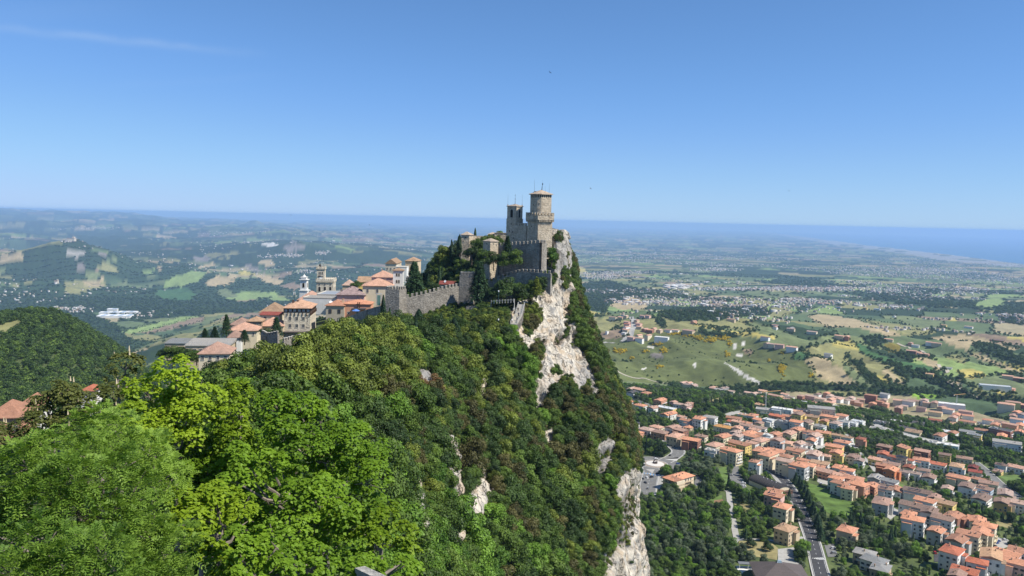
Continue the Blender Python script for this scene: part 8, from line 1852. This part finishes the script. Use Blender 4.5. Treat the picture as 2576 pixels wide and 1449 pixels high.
for (x_, y_, s_, lb) in [(520,230,1.7,'huge round dark tree right of the roundabout, nearest its road'),(450,160,1.5,'huge dark tree left of the biggest one by the roundabout'),(300,130,1.4,'dark tree between the pale steps and the huge trees')]:
    q = ptz('R', x_, y_); tree('dark', (q[0], q[1], q[2]), s_ * 1.25, 2, 'broadleaf_tree', lb, 'tree')
# --- woods and hedges farther out, one clump per cell of ground
def cells(mask, s, jit=.5):
    i = np.nonzero(mask)[0]; key = np.floor(gpts[i, 0] / s).astype(np.int64) * 1000003 + np.floor(gpts[i, 1] / s).astype(np.int64)
    i = i[rg.permutation(len(i))]; key = np.floor(gpts[i, 0] / s).astype(np.int64) * 1000003 + np.floor(gpts[i, 1] / s).astype(np.int64)
    _, f = np.unique(key, return_index=True); i = i[f]; x = gpts[i, 0] + rg.uniform(-jit, jit, len(i)) * s; y = gpts[i, 1] + rg.uniform(-jit, jit, len(i)) * s
    return np.stack([x, y, height(x, y) - .4], 1)
infr = (PX > -260) & (PX < 2760)
def put(nm, lb, kind, pts, s0, s1, flat=1.0):
    s = rg.uniform(s0, s1, len(pts)); scatter_stuff(nm, lb, CR_[kind][0], pts, np.stack([s, s, s * flat], 1))
left_near = (gd > 100) & (gd < 1750) & (PX < 800) & infr
cl = cells(left_near & ~((gpatch >= 0) & ~gwood) & (gd < 1750) & (gd > 230), 8.2)
if len(cl):
    fx, fy = project(cl); town = (fx > 440) & (cl[:, 1] < 560); cl = cl[~town]
    hz_ok = ~near_mask(cl[:, 0], cl[:, 1], np.array([[P(40, 1050, 232)[0], 232 + 6, 12], [P(90, 1025, 255)[0], 260, 10], [P(215, 975, 265)[0], 270, 8]]), 2); cl = cl[hz_ok]
    h_ = np.arange(len(cl)) % 3
    for j, kk in enumerate(('far', 'farm', 'far')): put('hill_wood', 'dense wood covering the near hill at the left', kk, cl[h_ == j], .75, 1.35)
mm = (gd > 1400) & (gd < 4600) & infr & vis & (gwood | ((gpatch == -1) & (gedge < 8)))
cl = cells(mm, 10.5); put('hedge_trees', 'hedgerows and woods between the nearer fields', 'far', cl, .7, 1.35)
mm = (gd >= 4600) & (gd < 9500) & infr & vis & gwood
cl = cells(mm, 26); put('distant_wood', 'woods and hedges between the farther fields', 'far', cl, 1.6, 3.0, .55)
# lone trees and field edges of the painted patches
edge = np.zeros(len(gx), bool); gp2 = gpatch.reshape(GX.shape); e = (gp2[1:, :] != gp2[:-1, :]); ed = np.zeros(GX.shape, bool); ed[1:] |= e; ed[:, 1:] |= (gp2[:, 1:] != gp2[:, :-1]); ed = ed.ravel()
pale = np.array([c in (WHITE, GRY, PAST) for (_, c, _p) in PATCH] + [False])
pl2 = pale[gp2]; both = np.zeros(GX.shape, bool); both[1:-1, 1:-1] = pl2[1:-1, 1:-1] & pl2[:-2, 1:-1] & pl2[2:, 1:-1] & pl2[1:-1, :-2] & pl2[1:-1, 2:]; ed &= ~both.ravel()
mm = ed & (gd > 1400) & (gd < 5200) & infr & vis & (vnoise(gx / 130, gy / 130, seed=211) > -.15); put('hedge_trees', 'hedge trees on the field borders', 'far', cells(mm, 9.5), .5, 1.0)
mm = (gd > 1400) & (gd < 4000) & infr & vis & (gpatch == 0) & (fbm(gx / 90, gy / 90, oct=3, seed=213) > .12) & (rg.random(len(gx)) < .06); put('pasture_bushes', 'scattered dark bushes on the pasture hill', 'far', cells(mm, 14), .25, .6)
# olive grove rows, broom in flower
grove = [i for i, (tg, c, pl) in enumerate(PATCH) if c == SAGE and tg == 'H'][0]
mm = (gpatch == grove); q = gpts[mm]; 
if len(q):
    k = (np.mod(q[:, 0] * .8 + q[:, 1] * .6, 11) < 4); q = q[k]; key = np.floor(q[:, 0] / 7).astype(int) * 99991 + np.floor(q[:, 1] / 7).astype(int); _, f = np.unique(key, return_index=True); put('olive_grove', 'rows of small olive trees on the slope beside the ploughed field', 'silver', q[f], .45, .65)
BR = [(590,930,60,18),(690,990,25,12),(960,1070,25,15),(1000,920,35,25),(940,860,40,12),(1230,770,50,20),(1330,800,50,20),(1460,820,50,25),(1560,800,60,20),(1620,860,25,22),(1600,960,18,20),(2130,940,30,12),(2000,1020,20,10),(2120,1110,25,45),(2395,1160,15,20),(1110,760,60,15),(820,930,25,10)]
bp = []
for (a, b, ra, rb) in BR:
    for _ in range(int(ra * rb / 26)):
        x_, y_ = zp('G', a + rg.normal() * ra * .6, b + rg.normal() * rb * .6); q = PT(x_, y_, 1400.0); bp.append(q)
put('broom_bushes', 'yellow flowering broom bushes on the pasture hill', 'broom', np.array(bp), .45, 1.0)
# --- far houses: too many to count, all a few pixels wide
def far_houses(n, dlo, dhi, plo, phi, thr, smin, smax, seed, dens_scale):
    r = np.random.default_rng(seed); px = r.uniform(plo, phi, n); d = dlo * (dhi / dlo) ** r.random(n); t = (px - 1288) / FOC; y = d / np.sqrt(1 + t * t); x = t * y
    k = (fbm(x / dens_scale, y / dens_scale, oct=3, seed=seed + 5) > thr) & (coast(x, y) < -150); x, y, d = x[k], y[k], d[k]; return x, y, d, r
Vh, Fh, Ch = [], [], []; nv = 0
wallc = np.array([(.60, .57, .52), (.52, .46, .37), (.62, .60, .57), (.42, .37, .31), (.50, .47, .44)]); rfc = np.array([(.40, .20, .13), (.36, .21, .15), (.30, .20, .16), (.42, .40, .38)])
cubeF = np.array([[0, 1, 5, 4], [1, 2, 6, 5], [2, 3, 7, 6], [3, 0, 4, 7], [8, 9, 10, 11]])
def add_boxes(x, y, L, W_, H, a, wc, rc):
    global nv
    n = len(x); z = height(x, y) - 2; ca, sa = np.cos(a), np.sin(a); V = np.zeros((n, 12, 3)); C = np.zeros((n, 12, 3))
    for j, (sx_, sy_) in enumerate(((-1, -1), (1, -1), (1, 1), (-1, 1))):
        ox = sx_ * L / 2; oy = sy_ * W_ / 2; X = x + ox * ca - oy * sa; Y = y + ox * sa + oy * ca
        for b, zz in ((0, z), (4, z + H + 2), (8, z + H + 2.0)): V[:, j + b] = np.stack([X, Y, zz], 1)
        C[:, j] = wc; C[:, j + 4] = wc; C[:, j + 8] = rc
    V[:, 8, 2] += .0
    Vh.append(V.reshape(-1, 3)); Ch.append(C.reshape(-1, 3)); Fh.append((cubeF[None] + (np.arange(n) * 12)[:, None, None]).reshape(-1, 4) + nv); nv += n * 12
for (n, dlo, dhi, plo, phi, thr, s0, s1, sd, dsx) in [(5200, 4200, 9000, 1380, 2620, .10, 12, 24, 301, 900), (9000, 8000, 23500, 1380, 2620, .06, 13, 28, 302, 1500), (3600, 5000, 20000, -60, 1380, .18, 11, 24, 303, 1200), (2600, 12000, 30000, 500, 1500, .08, 15, 32, 304, 1800), (900, 2600, 4600, 1560, 2620, .18, 11, 18, 305, 500)]:
    x, y, d, r = far_houses(n, dlo, dhi, plo, phi, thr, s0, s1, sd, dsx); m = len(x); L = r.uniform(s0, s1, m) * .72; big_ = r.random(m) < .04; L = np.where(big_, L * 2.6, L)
    wc = wallc[r.integers(0, 5, m)]; rc_ = rfc[r.integers(0, 4, m)]; rc_ = np.where(big_[:, None], np.array([[.62, .62, .61]]), rc_); add_boxes(x, y, L, L * r.uniform(.5, .8, m), r.uniform(6, 10, m), r.uniform(0, 3.1, m), wc, rc_)
# towns named by where they show: (tag, x, y, half width px, half height px, count, size)
for (tg, x0, y0, hw, hh, n, s, white) in [('G',480,195,170,26,150,20,.3),('G',430,225,170,18,120,18,.1),('G',1150,310,200,22,60,60,.9),('G',1500,150,250,18,130,30,.6),('G',1850,335,560,16,260,24,.4),('G',700,175,200,16,90,22,.6),('H',500,335,480,26,330,26,.25),('H',1100,355,180,20,80,24,.4),('H',1900,345,250,22,80,28,.5),('H',1550,150,500,40,300,34,.6),('H',250,440,160,18,60,22,.5),('L',780,232,180,12,130,26,.9),('L',620,240,220,8,60,24,.8),('L',1650,270,420,14,120,26,.8),('L',2270,450,120,14,80,22,.7),('L',2120,455,110,14,40,20,.8),('L',2520,430,70,16,70,20,.4),('L',560,870,170,22,60,22,.6),('L',2400,575,90,14,50,18,.6),('L',1150,440,120,16,30,18,.6),('L',530,340,50,6,14,20,.8),('L',1950,270,60,8,24,24,.8),('L',1100,915,260,30,30,20,.6)]:
    r = np.random.default_rng(int(x0 + y0)); pts = []
    for _ in range(n):
        a = zp(tg, x0 + np.clip(r.normal() * .5, -1, 1) * hw, y0 + np.clip(r.normal() * .5, -1, 1) * hh); pts.append(PT(a[0], a[1], 2300.0, 60000.0)[:2])
    pts = np.array(pts); m = len(pts); L = r.uniform(.4, .85, m) * s; wc = wallc[r.integers(0, 5, m)]; rc_ = np.where((r.random(m) < white)[:, None], np.array([[.62, .61, .58]]), rfc[r.integers(0, 3, m)]); add_boxes(pts[:, 0], pts[:, 1], L, L * r.uniform(.5, .9, m), r.uniform(6, 11, m), r.uniform(0, 3.1, m), wc, rc_)
t = NT('far_house_paint'); t.base(t.attr('Col').outputs['Color'])
fh = obj('distant_houses', np_mesh('distant_houses', np.concatenate(Vh), np.concatenate(Fh), t.mat, {'Col': np.concatenate(Ch)})); fh['kind'] = 'stuff'; fh['label'] = 'countless small houses of the far plain and hills'
# --- factory sheds in the left valley and landmark forts
def shed(label, tg, x_, y_, L, W_, H, rzd, name='factory'):
    a = zp(tg, x_, y_); q = PT(a[0], a[1], 2300.0); o = thing(name, label, 'factory', tuple(q), R(rzd)); MB().box((0, 0, H / 2 - 3), (L, W_, H + 6)).build('wall', MWALL['white'], o); m = MB()
    n = max(2, int(L / 22))
    for k in range(n): m.box((-L / 2 + L * (k + .5) / n, 0, H + 1.2), (L / n - 1.2, W_, 2.0), 0, k % 2)
    m.build('roof', [M_WHITEP, mat_plain('blue_grey_roof', (.42, .50, .58), .6, .1)], o); return o
shed('long white factory roof in the middle of the left valley', 'L', 900, 930, 190, 80, 12, 8); shed('pale blue grey factory roof behind the long white one', 'L', 880, 905, 150, 45, 12, 8); shed('tall white factory block at the left of the valley works', 'L', 880, 890, 60, 30, 22, 8); shed('white factory shed at the right of the valley works', 'L', 1000, 900, 110, 40, 12, 8)
vf = thing('hilltop_fort', 'pale fort on the wooded cone hill at the left', 'fort', tuple(np.array([_ver[0], _ver[1], hz(_ver[0], _ver[1])]))); MB().box((0, 0, 8), (75, 40, 30)).box((24, 0, 24), (20, 20, 30)).box((-60, 5, 2), (45, 30, 22)).build('wall', M_STONEP, vf); MB().box((0, 0, 24), (78, 43, 2)).build('roof', MROOF['pinkish'], vf)
mf = thing('rock_chapel', 'small pale chapel on the white rock in the left valley', 'chapel', (_mont[0], _mont[1], hz(_mont[0], _mont[1]))); MB().box((0, 0, 6), (26, 18, 22)).box((8, 0, 16), (8, 8, 24)).build('wall', M_STONEP, mf); MB().box((0, 0, 18), (28, 20, 2)).build('roof', MROOF['tan'], mf)
lt_ = thing('lighthouse_tower', 'tall pale tower far out on the plain against the sea', 'tower', tuple(PT(*zp('p', 3338, 962), 9000.0))); MB().cyl((0, 0, -5), (0, 0, 120), 16, 13, 8).build('wall', MWALL['grey'], lt_)

_dg = sum(len(m.polygons) * (2 if len(m.polygons) and m.polygons[0].loop_total == 4 else 1) * 1 for m in bpy.data.meshes)
print('unique triangles about', _dg)
# ---------------------------------------------------------------- air
_top = max(34.0, float(GZ.max()) + 3.0); mb = MB(); mb.box((0, 45500, (_top - 777.0) / 2), (194000, 101000, _top + 777.0)); print('ground top', GZ.max(), 'bottom', GZ.min())
hz_mat = bpy.data.materials.new('air_haze'); hz_mat.use_nodes = True
_n = hz_mat.node_tree.nodes; _n.clear()
_o = _n.new('ShaderNodeOutputMaterial'); _v = _n.new('ShaderNodeVolumePrincipled')
_v.inputs['Color'].default_value = (0.42, 0.65, 1.0, 1); _v.inputs['Density'].default_value = 3.7e-5; _v.inputs['Anisotropy'].default_value = 0.0
hz_mat.node_tree.links.new(_v.outputs[0], _o.inputs['Volume'])
hz = mb.build('haze', hz_mat); hz['kind'] = 'stuff'; hz['label'] = 'pale blue haze in the air between the ridge and the horizon'
